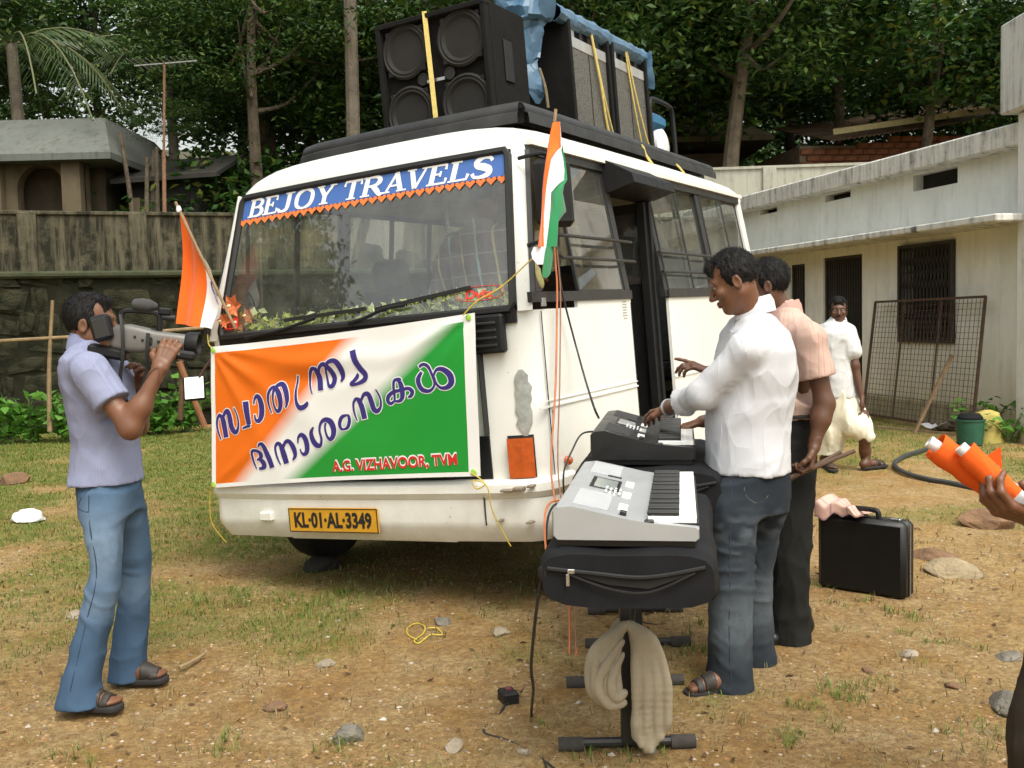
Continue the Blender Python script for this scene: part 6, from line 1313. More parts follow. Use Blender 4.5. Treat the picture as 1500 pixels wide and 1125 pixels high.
def head_parts(c, fwd, sc, neck_to, skin, seed, moustache=False, hairv=.012, h=.0042, up=(0,0,1), line=.60):
    Bm = basis(fwd, up); c = np.array(c,float); loc = lambda P: ((P-c)@Bm/sc).astype(np.float32)
    nk = (np.array(neck_to)-c)@Bm/sc
    def skinf(P):
        q = loc(P); x = np.abs(q[:,0]); m = np.stack([x,q[:,1],q[:,2]],1)
        d = ell(q,(0,-.012,.035),(.074,.094,.084)); d = smin(d, ell(q,(0,.026,-.032),(.056,.062,.082)), .03)
        d = smin(d, cone(m,(.050,-.004,-.055),(.012,.062,-.098),.016,.018), .03); d = smin(d, ell(q,(0,.068,-.096),(.022,.018,.018)), .02)
        d = smin(d, cone(m,(.010,.083,.026),(.040,.070,.024),.009,.010), .018)
        d = -smin(-d, ell(m,(.032,.100,.004),(.019,.016,.013)), .012)
        d = smin(d, ell(m,(.045,.066,-.022),(.018,.018,.016)), .022)
        d = smin(d, cone(q,(0,.086,.012),(0,.110,-.030),.006,.0115), .012); d = smin(d, ell(m,(.012,.097,-.035),(.009,.011,.008)), .008)
        d = smin(d, cone(m,(0,.094,-.058),(.020,.084,-.061),.0075,.004), .007); d = smin(d, cone(m,(0,.092,-.070),(.018,.083,-.067),.0085,.004), .007)
        Ry = rotM(0,0,0); e_ = ell(m,(.077,-.012,-.010),(.009,.019,.030)); e_ = -smin(-e_, ell(m,(.086,-.008,-.008),(.008,.012,.022)), .006); d = smin(d,e_,.008)
        d = smin(d, cone(q,(0,-.024,-.045),nk,.050,.058), .035); return d*sc
    lo = np.minimum(c-.17*sc, np.array(neck_to)-.08); hi = np.maximum(c+.17*sc, np.array(neck_to)+.08)
    sk = snets(skinf, lo, hi, h)
    def hairf(P):
        q = loc(P); n_ = fbm(q,55,2,seed)-.5; n2 = fbm(q*np.array([1,1,.35],np.float32),120,1,seed+3)-.5
        d = ell(q,(0,-.014,.037),(.077+hairv*.3,.096+hairv*.5,.086+hairv))-.001-n_*.006-n2*.004
        tuft = ell(q,(0,.050,.090),(.052,.034,.014+hairv*.5))-n_*.008; d = smin(d,tuft,.03)
        cut = (q[:,1]*.80-q[:,2]*line)-.028; side = np.where(np.abs(q[:,0])>.045, (q[:,1]-.030)*1.0+np.maximum(-q[:,2]-.01,0)*1.2, -1); nape = -.055-q[:,2]+np.maximum(q[:,1]+.02,0)*.9
        d = np.maximum(d, np.maximum(cut, np.maximum(side,nape))-n_*.014)
        m = np.stack([np.abs(q[:,0]),q[:,1],q[:,2]],1)
        d = np.minimum(d, cone(m,(.016,.0885,.024),(.046,.073,.026),.0045,.003))
        if moustache: d = np.minimum(d, cone(m,(.002,.1005,-.051),(.026,.088,-.060),.0055,.003))
        return d*sc
    hr = snets(hairf, c-.16*sc, c+.19*sc, h*.95)
    rr = np.random.RandomState(seed); hv,hf = hr; pick = rr.randint(0,len(hf),4200); pc = hv[hf[pick]].mean(1); nr = np.cross(hv[hf[pick,1]]-hv[hf[pick,0]],hv[hf[pick,2]]-hv[hf[pick,0]]); nr /= np.linalg.norm(nr,axis=1)[:,None]+1e-9
    ql = (pc-c)@Bm/sc; keep = (ql[:,1]*.8-ql[:,2]*line < .020) & (ql[:,2] > -.05); pc = pc[keep]; nr = nr[keep]; ql = ql[keep]
    comb = np.stack([np.sign(ql[:,0])*.35,-.35+np.where(ql[:,1]>.03,.9,0),np.where(ql[:,2]<.06,-1.0,-.15)],1)@Bm.T+rr.normal(size=(len(pc),3))*.45; comb -= nr*(comb*nr).sum(1)[:,None]; comb /= np.linalg.norm(comb,axis=1)[:,None]+1e-9
    ln = rr.uniform(.010,.024,len(pc))[:,None]*sc; wd = np.cross(nr,comb)*.0011*sc; SV = np.stack([pc-wd,pc+wd,pc+comb*ln+nr*ln*.33],1).reshape(-1,3); SF = np.arange(len(SV)).reshape(-1,3); SF = np.concatenate([SF,SF[:,2:3]],1)
    hr = (hv,hf,SV,SF)
    eye = []
    for s_ in (-1,1):
        for (o,r,mn) in (((s_*.031,.0735,.004),.0125,0),((s_*.031,.0832,.004),.0048,1)):
            ce = c+Bm@np.array(o)*sc; V,F_ = snets(lambda P: np.linalg.norm(P-ce.astype(np.float32),axis=1)-r*sc, ce-r*1.6*sc, ce+r*1.6*sc, r*.35*sc); eye.append((V,F_,mn))
    return sk, hr, eye
EYEW = mat('eye_white',(.20,.165,.14),.3,.05,9); EYEB = mat('eye_dark',(.012,.008,.006),.2,.1,9)
def hand_f(wr, d, n, thumb, sc=1.0, curl=(.3,.4,.3), spread=.12, tcurl=.3, curls=None):
    """wr wrist, d finger direction, n palm normal (fingers curl towards it), thumb=+1/-1 side along n x d"""
    wr = np.array(wr,float); d = np.array(d,float); d /= np.linalg.norm(d); n = np.array(n,float); n -= d*(n@d); n /= np.linalg.norm(n); s = np.cross(n,d)*thumb; segs = []; tips = []
    offs = (.030,.010,-.010,-.029); ln = (.96,1.05,.99,.80)
    for i in range(4):
        kn = wr+d*(.092 if i in (1,2) else .086)*sc+s*offs[i]*sc; segs.append([(wr+s*offs[i]*.55*sc+d*.008*sc, kn),(.0145*sc,.0115*sc)])
        a_ = spread*(offs[i]/.03); dd = d*cos(a_)+s*sin(a_); p = kn; ang_ = 0; cu = curls[i] if curls else curl; pts = [p]; rs = [.0098*sc]
        for L,c_ in zip((.043,.027,.021),cu):
            ang_ += c_; q = p+(dd*cos(ang_)+n*sin(ang_))*L*ln[i]*sc; pts.append(q); rs.append(rs[-1]*.90); p = q
        segs.append((pts,rs))
    tb = wr+d*.022*sc+s*.024*sc+n*.006*sc; t1 = tb+(d*.62+s*.72+n*.30)*.040*sc; t2 = t1+(d*cos(tcurl)*.9+s*.25+n*sin(tcurl))*.030*sc; t3 = t2+(d*.9+s*(-.05)+n*tcurl)*.022*sc
    segs.append(([tb,t1,t2,t3],[.0155*sc,.013*sc,.0108*sc,.009*sc])); return segs
def hand_mesh(segs, arm, h=.0036):
    allp = np.array([p for sg in segs for p in sg[0]]); lo = allp.min(0)-.03; hi = allp.max(0)+.03
    def f(P):
        d = None
        for pts,rs in segs:
            q = chain(P,pts,rs,.006); d = q if d is None else smin(d,q,.007)
        return smin(d, cone(P,arm[0],arm[1],arm[2],arm[3]), .02)
    return snets(f, np.minimum(lo,np.array(arm[1])-.01), np.maximum(hi,np.array(arm[1])+.01), h)
def tubef(pts, rs, k=.03, grow=0.): return lambda P: chain(P,pts,[r+grow for r in rs],k)
def smesh(f, pts, pad, h):
    p = np.array(pts); return snets(f, p.min(0)-pad, p.max(0)+pad, h)
def joinm(L):
    V = []; F_ = []; o = 0
    for v,f in L: V.append(v); F_.append(f+o); o += len(v)
    return np.concatenate(V), np.concatenate(F_)
_towel()
def stripe_attr(V, axis_fn): return axis_fn(V)
def shoe_sandal(toe, heel, skin, side=1, strap=True):
    """foot with open sandal between heel and toe (ground contacts)"""
    toe = np.array(toe,float); heel = np.array(heel,float); L = np.linalg.norm(toe-heel); d = (toe-heel)/L; s = np.array([d[1],-d[0],0])*side; u = np.array([0,0,1.]); B3 = np.stack([s,d,u],1)
    W = lambda x,y,z: heel+B3@np.array([x,y*L,z])
    def solef(P):
        q = (P-heel)@B3; y = q[:,1]/L; w_ = .033+.012*np.clip(y,0,1); dd = np.maximum(np.hypot(q[:,0]-.004*np.sin(y*3), np.maximum(np.abs(q[:,1]-L*.5)-(L*.5-.035),0))-w_, np.abs(q[:,2]-.013)-.013); return dd
    def footf(P):
        f = chain(P,[W(0,.06,.05),W(0,.12,.05),W(.0,.5,.048),W(0,.78,.038)],[.032,.034,.032,.026],.03)
        for i,(x,y,r) in enumerate(((-.024,.97,.0125),(-.008,.98,.0095),(.006,.96,.009),(.018,.93,.0085),(.029,.89,.008))): f = smin(f, cone(P,W(x*.9,.76,.034),W(x,y-.035,.036),.014,r), .010)
        f = smin(f, cone(P,W(0,.16,.05),W(0,.24,.15),.032,.034), .03); return f
    box = [W(-.06,-.1,0),W(.06,1.1,.2)]
    def strapf(P):
        q = (P-heel)@B3; f = footf(P)-.006; return np.maximum(f, np.minimum(np.abs(q[:,1]-L*.62)-.022, np.abs(q[:,1]-L*.80)-.014))
    return smesh(solef,[W(-.06,-.1,0),W(.06,1.1,.03),W(.06,-.1,0),W(-.06,1.1,.03)],.02,.006), smesh(footf,[W(-.06,-.1,0),W(.06,1.1,.15),W(.06,-.1,0),W(-.06,1.1,.15)],.01,.0045), smesh(strapf,[W(-.06,.4,0),W(.06,.95,.1),W(.06,.4,0),W(-.06,.95,.1)],.01,.005)
def px2(keys, Y, ywid, dpx=None):
    return keys

# ---------------------------------------------------------------- the cameraman
def zk(rows): return rows
CMK = [(0.873, -1.632, 4.08, 0.147, 0.17), (0.95, -1.63, 4.08, 0.137, 0.16), (1.033, -1.631, 4.08, 0.129, 0.15), (1.115, -1.636, 4.08, 0.131, 0.152), (1.198, -1.643, 4.08, 0.136, 0.162), (1.28, -1.653, 4.08, 0.139, 0.175), (1.335, -1.661, 4.08, 0.128, 0.185), (1.376, -1.67, 4.08, 0.109, 0.18), (1.411, -1.673, 4.08, 0.084, 0.15), (1.436, -1.675, 4.08, 0.065, 0.085), (1.455, -1.674, 4.08, 0.06, 0.065), (1.476, -1.671, 4.08, 0.053, 0.06)]
sh_r, el_r, wr_r = (-1.61,3.91,1.334), (-1.449,3.86,1.113), (-1.341,3.9,1.336)
sh_l, el_l, wr_l = (-1.7,4.25,1.313), (-1.572,4.26,1.089), (-1.512,4.16,1.243)
slr = tuple(np.array(sh_r)+(np.array(el_r)-np.array(sh_r))*.56); sll = tuple(np.array(sh_l)+(np.array(el_l)-np.array(sh_l))*.55)
def shirtC(P):
    d = zloft(P,CMK); d = smin(d, chain(P,[tuple(np.array(sh_r)+np.array([-.01,.05,.015])),sh_r,slr],[.062,.072,.078],.03),.035); d = smin(d, chain(P,[tuple(np.array(sh_l)+np.array([0,-.05,.015])),sh_l,sll],[.062,.072,.076],.03),.035)
    d = d+folds(P,.008,5,3,(1,1,.5))+folds(P,.004,11,4,(1,1,.6))+.010; e1 = np.array(el_r)-np.array(sh_r); e1 /= np.linalg.norm(e1); c1 = (P-np.array(slr,np.float32))@e1.astype(np.float32); e2 = np.array(el_l)-np.array(sh_l); e2 /= np.linalg.norm(e2); c2 = (P-np.array(sll,np.float32))@e2.astype(np.float32)
    d = np.where(np.linalg.norm(P-np.array(slr,np.float32),axis=1)<.13, np.maximum(d,c1), d); d = np.where(np.linalg.norm(P-np.array(sll,np.float32),axis=1)<.13, np.maximum(d,c2), d); return d
zs_ = [k_[0] for k_ in CMK]
Vs,Fs = snets(shirtC, (-1.85,3.72,min(zs_)-.02), (-1.36,4.42,max(zs_)+.03), .0078)
def stripeC(V):
    u = np.arctan2((V[:,0]+1.60),(V[:,1]-4.08))*.17; a_ = np.array(sh_r); b_ = np.array(el_r); ax = (b_-a_)/np.linalg.norm(b_-a_); q = V-a_; r_ = q-(q@ax)[:,None]*ax; s_ = np.arctan2(r_[:,2],r_[:,0])*.07
    near = (V[:,1] < 3.97) & ((q@ax) > .0) & (np.linalg.norm(r_,axis=1) < .098); return np.where(near, s_, u)
SH_C = fabric('pale_blue_striped_shirt',(.27,.29,.41),(.22,.24,.37),.0075,.4)
hipR,kneR,ankR = (-1.632,3.99,0.814),(-1.605,3.95,0.511),(-1.726,3.95,0.071)
hipL,kneL,ankL = (-1.603,4.18,0.779),(-1.594,4.22,0.455),(-1.66,4.25,0.038)
JK = [(0.018, -1.731, 3.94, 0.095, 0.092), (0.101, -1.724, 3.94, 0.079, 0.088), (0.237, -1.69, 3.945, 0.071, 0.08), (0.373, -1.648, 3.95, 0.069, 0.076), (0.481, -1.62, 3.95, 0.065, 0.074), (0.562, -1.607, 3.955, 0.062, 0.078), (0.671, -1.609, 3.965, 0.071, 0.085), (0.779, -1.617, 3.985, 0.09, 0.092), (0.854, -1.613, 4.02, 0.1, 0.1)]
JL = [(0.01, -1.659, 4.25, 0.082, 0.09), (0.077, -1.652, 4.25, 0.076, 0.088), (0.208, -1.632, 4.24, 0.073, 0.08), (0.353, -1.605, 4.23, 0.068, 0.076), (0.469, -1.593, 4.22, 0.068, 0.075), (0.585, -1.593, 4.2, 0.073, 0.082), (0.729, -1.603, 4.17, 0.084, 0.09), (0.81, -1.625, 4.14, 0.082, 0.1)]
def jeansC(P):
    d = smin(zloft(P,JK), zloft(P,JL), .02); d = smin(d, zloft(P, [(0.756,-1.622,4.08,.118,.15),(0.922,-1.624,4.08,.118,.148)]), .05)
    return d+.007+folds(P,.007,6,13,(1,1,.8))+kneefold(P,.006,.46,15)
zb = min(k_[0] for k_ in JK+JL); Vj,Fj = snets(jeansC, (-1.86,3.78,.0), (-1.28,4.42,.98), .008)
fadeC = np.clip(np.exp(-((Vj[:,2]-.66)/.16)**2)*np.clip((-Vj[:,1]+4.2)*3,0,1)+.5*np.exp(-((Vj[:,2]-.42)/.06)**2),0,1)
DEN_C = denim('faded_blue_denim',(.058,.105,.178),(.22,.30,.40))
hd = head_parts((-1.665,4.08,1.514), (1,.10,-.04), .97, (-1.688,4.08,1.384), SKIN, 3, hairv=.006, line=.52)
hR = hand_f(wr_r, np.array((-1.302,3.94,1.438))-np.array(wr_r), (.1,1,.25), -1, .98, curl=(.45,.75,.6), tcurl=.6)
hL = hand_f(wr_l, np.array((-1.469,4.1,1.343))-np.array(wr_l), (-.2,-1,.2), 1, .95, curl=(.5,.7,.5))
armR = smesh(tubef([slr,el_r,tuple(np.array(el_r)*.65+np.array(wr_r)*.35),wr_r],[.041,.036,.035,.024],.04),[sh_r,el_r,wr_r],.07,.007)
armL = smesh(tubef([sll,el_l,tuple(np.array(el_l)*.6+np.array(wr_l)*.4),wr_l],[.045,.042,.038,.026],.04),[sh_l,el_l,wr_l],.07,.007)
f1 = shoe_sandal((-1.564,3.918,0),(-1.8,3.968,0),SKIN); f2 = shoe_sandal((-1.487,4.228,0),(-1.687,4.225,0),SKIN)
coreC = smesh(lambda P: smin(chain(P,[hipR,kneR,ankR],[.05,.035,.03]), smin(chain(P,[hipL,kneL,ankL],[.05,.035,.03]), chain(P,[(-1.631,4.08,0.798),(-1.639,4.08,1.17),(-1.658,4.08,1.335)],[.07,.08,.08]),.03),.03), [hipR,ankR,ankL,(-1.657,4.08,1.362)], .1, .02)
hrm = lambda wr,el: (tuple(np.array(wr)),tuple(np.array(wr)*.8+np.array(el)*.2),.027,.031)
body = joinm([hd[0], armR, armL, hand_mesh(hR,hrm(wr_r,el_r)), hand_mesh(hL,hrm(wr_l,el_l)), f1[1], f2[1], coreC])
locC = ((-1.698,4.078,0)[0],(-1.698,4.078,0)[1],0)
pe = person('person', 'man in pale blue striped shirt and flared jeans aiming a video camera', [('body',*body,SKIN,None),('hair',hd[1][0],hd[1][1],HAIR,None),('hair_strands',hd[1][2],hd[1][3][:,:3],HAIR,None),('shirt',Vs,Fs,SH_C,{'stripe':stripeC(Vs)}),('jeans',Vj,Fj,DEN_C,{'fade':fadeC}),('sandal_sole',*f1[0],SOLE,None),('sandal_sole',*f2[0],SOLE,None),('sandal_strap',*f1[2],LEATHER,None),('sandal_strap',*f2[2],LEATHER,None)]+[('eye',v,f,(EYEW,EYEB)[k_],None) for v,f,k_ in hd[2]], locC)
def seam(name, f, pts, y0, y1, r, m, parent, L0):
    # thread line laid on the side of a garment facing the camera
    out = []; ys = np.linspace(y0,y1,90).astype(np.float32)
    for x,z in catmull(pts,5):
        d = f(np.stack([np.full(90,x),ys,np.full(90,z)],1).astype(np.float32)); k_ = np.argmax(d < 0)
        if d[k_] < 0: out.append((x,float(ys[k_])-.001,z))
    if len(out) > 3: MB().tube(np.array(out)-np.array(L0),r,5).build(name, m, parent, True)
M_thr = mat('dark_seam',(.02,.035,.07),.9,.2,40); M_thr2 = mat('pale_thread',(.10,.11,.10),.9,.2,40)
def pxz(L, Y): return [(q[0],q[2]) for q in L]
seam('side_seam', jeansC, pxz([(-1.644, 3.93, 0.887), (-1.637, 3.93, 0.759), (-1.616, 3.93, 0.597), (-1.625, 3.93, 0.489), (-1.659, 3.93, 0.382), (-1.702, 3.93, 0.22), (-1.737, 3.93, 0.071)],0), 3.78, 4.1, .0022, M_thr, pe, locC)
seam('pocket_seam', jeansC, pxz([(-1.637, 3.93, 0.879), (-1.675, 3.93, 0.845), (-1.698, 3.93, 0.808)],0), 3.78, 4.1, .002, M_thr, pe, locC)
seam('back_pocket_seam', jeansC, pxz([(-1.699, 3.93, 0.8), (-1.652, 3.93, 0.791), (-1.641, 3.93, 0.793)],0), 3.78, 4.1, .002, M_thr, pe, locC)
seam('sleeve_seam', shirtC, pxz([(-1.653, 3.88, 1.37), (-1.65, 3.88, 1.324), (-1.638, 3.88, 1.266), (-1.62, 3.88, 1.214)],0), 3.70, 4.1, .0018, SH_C, pe, locC)
L0 = np.array(locC)
mb = MB(); wrs = np.array(wr_l)-L0; ax_ = np.array(el_l)-np.array(wr_l); ax_ /= np.linalg.norm(ax_); T_ = basis(ax_, (0,.3,1)); mb.tube([wrs+ax_*.035+T_[:,0]*.031*cos(t)+T_[:,2]*.031*sin(t) for t in np.linspace(0,2*pi,17)],.005,6,cap=False); mb.build('wrist_band', M_rubber, pe, True)
# ---------------------------------------------------------------- the video camera in his hands
vc = prop(empty('video_camera', (-1.429,3.99,1.456)), 'grey and black camcorder with top handle held up by the man in jeans', 'video camera')
vc.rotation_euler = (0, radians(7), radians(4))
M_vg = mat('warm_grey_shell',(.15,.145,.135),.45,.15,9,metal=.2)
P = []
for x,ry,zt,zb_ in ((-.12,.030,.020,-.045),(-.10,.040,.040,-.055),(-.05,.046,.046,-.062),(0,.046,.040,-.060),(.05,.046,.030,-.052),(.10,.045,.028,-.045),(.15,.043,.026,-.042),(.165,.040,.024,-.040)):
    P.append([(x,ry*np.sign(cos(t))*abs(cos(t))**.45,(zt+zb_)/2+(zt-zb_)/2*np.sign(sin(t))*abs(sin(t))**.45) for t in np.linspace(0,2*pi,25)])
P = np.array(P); mb = MB().grid(P); mb.add([tuple(q) for q in P[0][:-1]],[tuple(range(24))]); mb.add([tuple(q) for q in P[-1][:-1]],[tuple(range(24))]); mb.build('shell', M_vg, vc, True, 40)
MB().lathe([(.040,0),(.046,.01),(.047,.05),(.044,.052),(.040,.045),(.036,.02),(.001,.015)],28,(.163,0,-.008),rotM(0,pi/2,0)).build('lens_hood', M_black, vc, True, 40)
MB().lathe([(.047,0),(.049,.004),(.049,.016),(.047,.02)],28,(.028,0,-.012),rotM(0,pi/2,0)).build('focus_ring', M_rubber, vc, True, 40)
vf = MB().box((-.148,-.035,.022),(.075,.06,.10),.012,rotM(0,-.35,0)).build('viewfinder', M_black, vc); MB().box((-.145,-.067,.022),(.055,.006,.075),.004,rotM(0,-.35,0)).build('screen_panel', M_frame, vf)
MB().tube(catmull([(-.09,0,.045),(-.085,0,.085),(-.06,0,.098),(.03,0,.100),(.055,0,.085),(.06,0,.03)],5),.011,8).build('top_handle', M_black, vc, True)
MB().lathe([(.006,-.05),(.020,-.04),(.026,-.01),(.024,.02),(.012,.045),(.005,.05)],16,(-.005,-.0,.125),rotM(0,pi/2,0)).build('foam_microphone', mat('foam_grey',(.06,.06,.06),.95,.3,30,.5,200), vc, True)
MB().box((.075,0,.108),(.05,.03,.028),.006).build('accessory_shoe', M_black, vc); MB().lathe([(.010,-.02),(.013,0),(.012,.03)],12,(.085,0,.085),rotM(0,pi/2,0)).build('microphone_clip', M_rubber, vc, True)
MB().box((-.125,-.005,-.07),(.15,.07,.045),.012,rotM(0,.10,0)).build('battery', M_black, vc)
gs = MB().box((.145,-.062,-.050),(.15,.022,.036),.011,rotM(0,.05,0)).build('grip_strap', M_black, vc)
v, fc = text_mesh('Panasonic', .017, .0002); raw('maker_name', np.stack([v[:,0]*1.1+.125, np.full(len(v),-.0745), v[:,1]-.046],1), fc, M_steel, gs)
for k_ in range(4): MB().box((-.02+.03*k_,-.047,.0-.01*(k_%2)),(.010,.004,.010),.001).build('button', M_rubber, vc)
MB().tube(catmull([(-.085,-.03,.08),(-.065,-.055,.02),(-.055,-.06,-.08),(-.06,-.05,-.17),(-.03,-.03,-.26),(.0,-.02,-.24),(.03,-.03,-.13),(.032,-.052,-.05),(.03,-.05,.02)],7),.008,6,sq=.3).build('neck_strap', M_rubber, vc, True)

# ---------------------------------------------------------------- the keyboard player in white
WK = [(0.842, 0.959, 4.17, 0.169, 0.185), (0.932, 0.958, 4.17, 0.167, 0.185), (1.044, 0.961, 4.17, 0.169, 0.18), (1.155, 0.974, 4.17, 0.165, 0.185), (1.252, 0.989, 4.17, 0.162, 0.2), (1.335, 0.994, 4.17, 0.152, 0.205), (1.405, 0.992, 4.17, 0.13, 0.195), (1.46, 0.989, 4.17, 0.094, 0.155), (1.499, 0.987, 4.17, 0.064, 0.1), (1.526, 0.99, 4.17, 0.055, 0.072), (1.553, 0.996, 4.17, 0.044, 0.066)]
wsh, wel, wwr = (0.915,4,1.35), (0.763,4.08,1.172), (0.663,4.36,1.094)
wcf = tuple(np.array(wel)*.45+np.array(wwr)*.55)
rsh, rel, rwr = (0.977,4.36,1.329), (0.928,4.46,1.028), (0.862,4.62,1.007)
def shirtW(P):
    d = zloft(P,WK,.12); d = smin(d, chain(P,[tuple(np.array(wsh)+np.array([.03,.06,.02])),wsh,wel,wcf],[.060,.068,.060,.052],.03),.04); d = smin(d, chain(P,[tuple(np.array(rsh)+np.array([.03,-.05,.02])),rsh,rel],[.060,.068,.062],.03),.04)
    d = d+folds(P,.013,4.0,23,(1,1,.45))+folds(P,.005,9,24,(1,1,.5))+.006; cuff = cone(P,tuple(np.array(wcf)*.9+np.array(wel)*.1),wcf,.058,.062)+folds(P,.006,30,25); d = np.minimum(d,cuff)
    e1 = (np.array(wwr)-np.array(wel)); e1 /= np.linalg.norm(e1); c1 = (P-np.array(wcf,np.float32))@e1.astype(np.float32); return np.where(np.linalg.norm(P-np.array(wcf,np.float32),axis=1)<.12, np.maximum(d,c1-.004), d)
Vs,Fs = snets(shirtW, (.60,3.85,0.837-.02), (1.25,4.62,1.62), .0078)
SH_W = fabric('white_pinstripe_shirt',(.60,.605,.635),(.545,.555,.595),.008,.3)
ctr = np.array((0.974,4.17,1.098)); stW = np.arctan2(Vs[:,0]-ctr[0],Vs[:,1]-ctr[1])*.18
JN = [(0.006, 0.844, 3.98, 0.088, 0.092), (0.057, 0.839, 3.99, 0.088, 0.088), (0.182, 0.843, 4.0, 0.08, 0.08), (0.321, 0.85, 4.02, 0.08, 0.08), (0.431, 0.859, 4.03, 0.083, 0.082), (0.569, 0.866, 4.05, 0.088, 0.088), (0.706, 0.87, 4.07, 0.096, 0.094), (0.815, 0.877, 4.1, 0.107, 0.1)]
JF = [(-0.045, 1.012, 4.28, 0.09, 0.094), (0.008, 1.01, 4.28, 0.084, 0.09), (0.097, 1.006, 4.28, 0.074, 0.082), (0.245, 1.009, 4.28, 0.07, 0.08), (0.392, 1.014, 4.27, 0.068, 0.08), (0.538, 1.027, 4.26, 0.08, 0.088), (0.683, 1.034, 4.24, 0.097, 0.095), (0.77, 1.035, 4.22, 0.108, 0.1)]
def jeansW(P):
    d = smin(zloft(P,JN), zloft(P,JF), .02); d = smin(d, zloft(P,[(0.689,0.965,4.17,.150,.165),(0.873,0.967,4.17,.155,.17)]), .05)
    return d+folds(P,.008,6,33,(1,1,.8))+kneefold(P,.009,.50,35)+kneefold(P,.006,.12,36)
Vj,Fj = snets(jeansW, (.66,3.80,.0), (1.30,4.48,.98), .008)
fadeW = np.clip(np.exp(-((Vj[:,2]-.30)/.14)**2)*.8+.6*np.exp(-((Vj[:,2]-.62)/.10)**2)*np.clip(fbm(Vj*np.array([1,1,2.2]),20,2,3)*3-1.2,0,1),0,1)
DEN_W = denim('dark_grey_denim',(.024,.030,.038),(.15,.175,.195))
hd = head_parts((0.896,4.12,1.621), (-1,.22,-.48), .98, (0.973,4.15,1.482), SKIN, 5, hairv=.009)
hR = hand_f(wwr, np.array((0.57,4.56,1.048))-np.array(wwr), (.1,.1,-1), -1, .98, curl=(.30,.5,.45), tcurl=.35)
hL = hand_f(rwr, np.array((0.691,4.62,0.958))-np.array(rwr), (.1,.1,-1), 1, .98, curl=(.25,.35,.3), tcurl=.3)
armR = smesh(tubef([wcf,wwr],[.036,.028],.03),[wel,wwr],.05,.006); armL = smesh(tubef([rel,tuple(np.array(rel)*.6+np.array(rwr)*.4),rwr],[.042,.038,.028],.03),[rel,rwr],.06,.006)
f1 = shoe_sandal((0.653,3.916,0),(0.88,3.974,0),SKIN); f2 = shoe_sandal((0.908,4.25,0),(1.057,4.291,0),SKIN)
core = smesh(lambda P: smin(chain(P,[(0.897,4.09,0.734),(0.859,4.03,0.429),(0.835,3.99,0.04)],[.05,.035,.03]), smin(chain(P,[(1.03,4.24,0.703),(1.014,4.27,0.362),(1.014,4.28,0.035)],[.05,.035,.03]), chain(P,[(0.965,4.17,0.717),(0.974,4.17,1.098),(0.998,4.17,1.321)],[.07,.08,.09]),.03),.03), [(0.751,3.95,0.042),(1.122,4.3,1.37)], .1, .02)
body = joinm([hd[0],armR,armL,hand_mesh(hR,hrm(wwr,wel)),hand_mesh(hL,hrm(rwr,rel)),f1[1],f2[1],core]); locW = ((0.882,4.057,0)[0],(0.882,4.057,0)[1],0)
pw = person('person', 'man in loose white shirt and dark faded jeans playing the black keyboard', [('body',*body,SKIN,None),('hair',hd[1][0],hd[1][1],HAIR,None),('hair_strands',hd[1][2],hd[1][3][:,:3],HAIR,None),('shirt',Vs,Fs,SH_W,{'stripe':stW}),('jeans',Vj,Fj,DEN_W,{'fade':fadeW}),('sandal_sole',*f1[0],SOLE,None),('sandal_sole',*f2[0],SOLE,None),('sandal_strap',*f1[2],LEATHER,None),('sandal_strap',*f2[2],LEATHER,None)]+[('eye',v,f,(EYEW,EYEB)[k_],None) for v,f,k_ in hd[2]], locW)
seam('side_seam', jeansW, pxz([(0.857, 4.0, 0.833), (0.844, 4.0, 0.683), (0.837, 4.0, 0.519), (0.83, 4.0, 0.355), (0.823, 4.0, 0.189), (0.827, 4.0, 0.05)],0), 3.80, 4.2, .0022, M_thr, pw, locW)
seam('back_pocket_seam', jeansW, pxz([(0.903, 4.05, 0.821), (0.91, 4.05, 0.776), (0.954, 4.05, 0.745), (0.998, 4.05, 0.769), (1.009, 4.05, 0.813)],0), 3.80, 4.3, .0018, M_thr2, pw, locW)
seam('shoulder_seam', shirtW, pxz([(0.879, 4.0, 1.431), (0.891, 4.0, 1.37), (0.91, 4.0, 1.303), (0.914, 4.0, 1.249)],0), 3.80, 4.3, .002, SH_W, pw, locW)
seam('side_seam', shirtW, pxz([(0.844, 4.0, 1.197), (0.832, 4.0, 1.09), (0.826, 4.0, 0.982), (0.82, 4.0, 0.888)],0), 3.80, 4.3, .0018, SH_W, pw, locW)
L0 = np.array(locW); ax_ = np.array(wwr)-np.array(wel); ax_ /= np.linalg.norm(ax_); T_ = basis(ax_,(0,0,1)); c0 = np.array(wwr)-ax_*.012-L0
mb = MB(); mb.tube([c0+T_[:,0]*.033*cos(t)+T_[:,2]*.033*sin(t) for t in np.linspace(0,2*pi,21)],.007,6,cap=False); wt = mb.build('wrist_watch', M_steel, pw, True)
def collar(parent, base, fwd, r0, r1, h_, m, name='collar', open_=.5, tilt=.25):
    Bm = basis(fwd); P = np.zeros((25,5,3))
    for i,t in enumerate(np.linspace(open_,2*pi-open_,25)):
        for j,(r,z) in enumerate(((r1,-.012),(r1+.012,.0-.022),(r1+.004,h_*.45),(r0+.004,h_),(r0-.006,h_*.3))):
            P[i,j] = np.array(base)+Bm@np.array([r*sin(t),r*cos(t)*1.05,z-tilt*r*cos(t)])
    MB().grid(P, thick=.003).build(name, m, parent, True, 70)
collar(pw, np.array((0.987,4.16,1.504))-L0, (-1,.2,0), .060,.070,.045, SH_W)
collar(pe, np.array((-1.681,4.08,1.422))-np.array(locC), (1,.1,0), .058,.066,.042, SH_C)

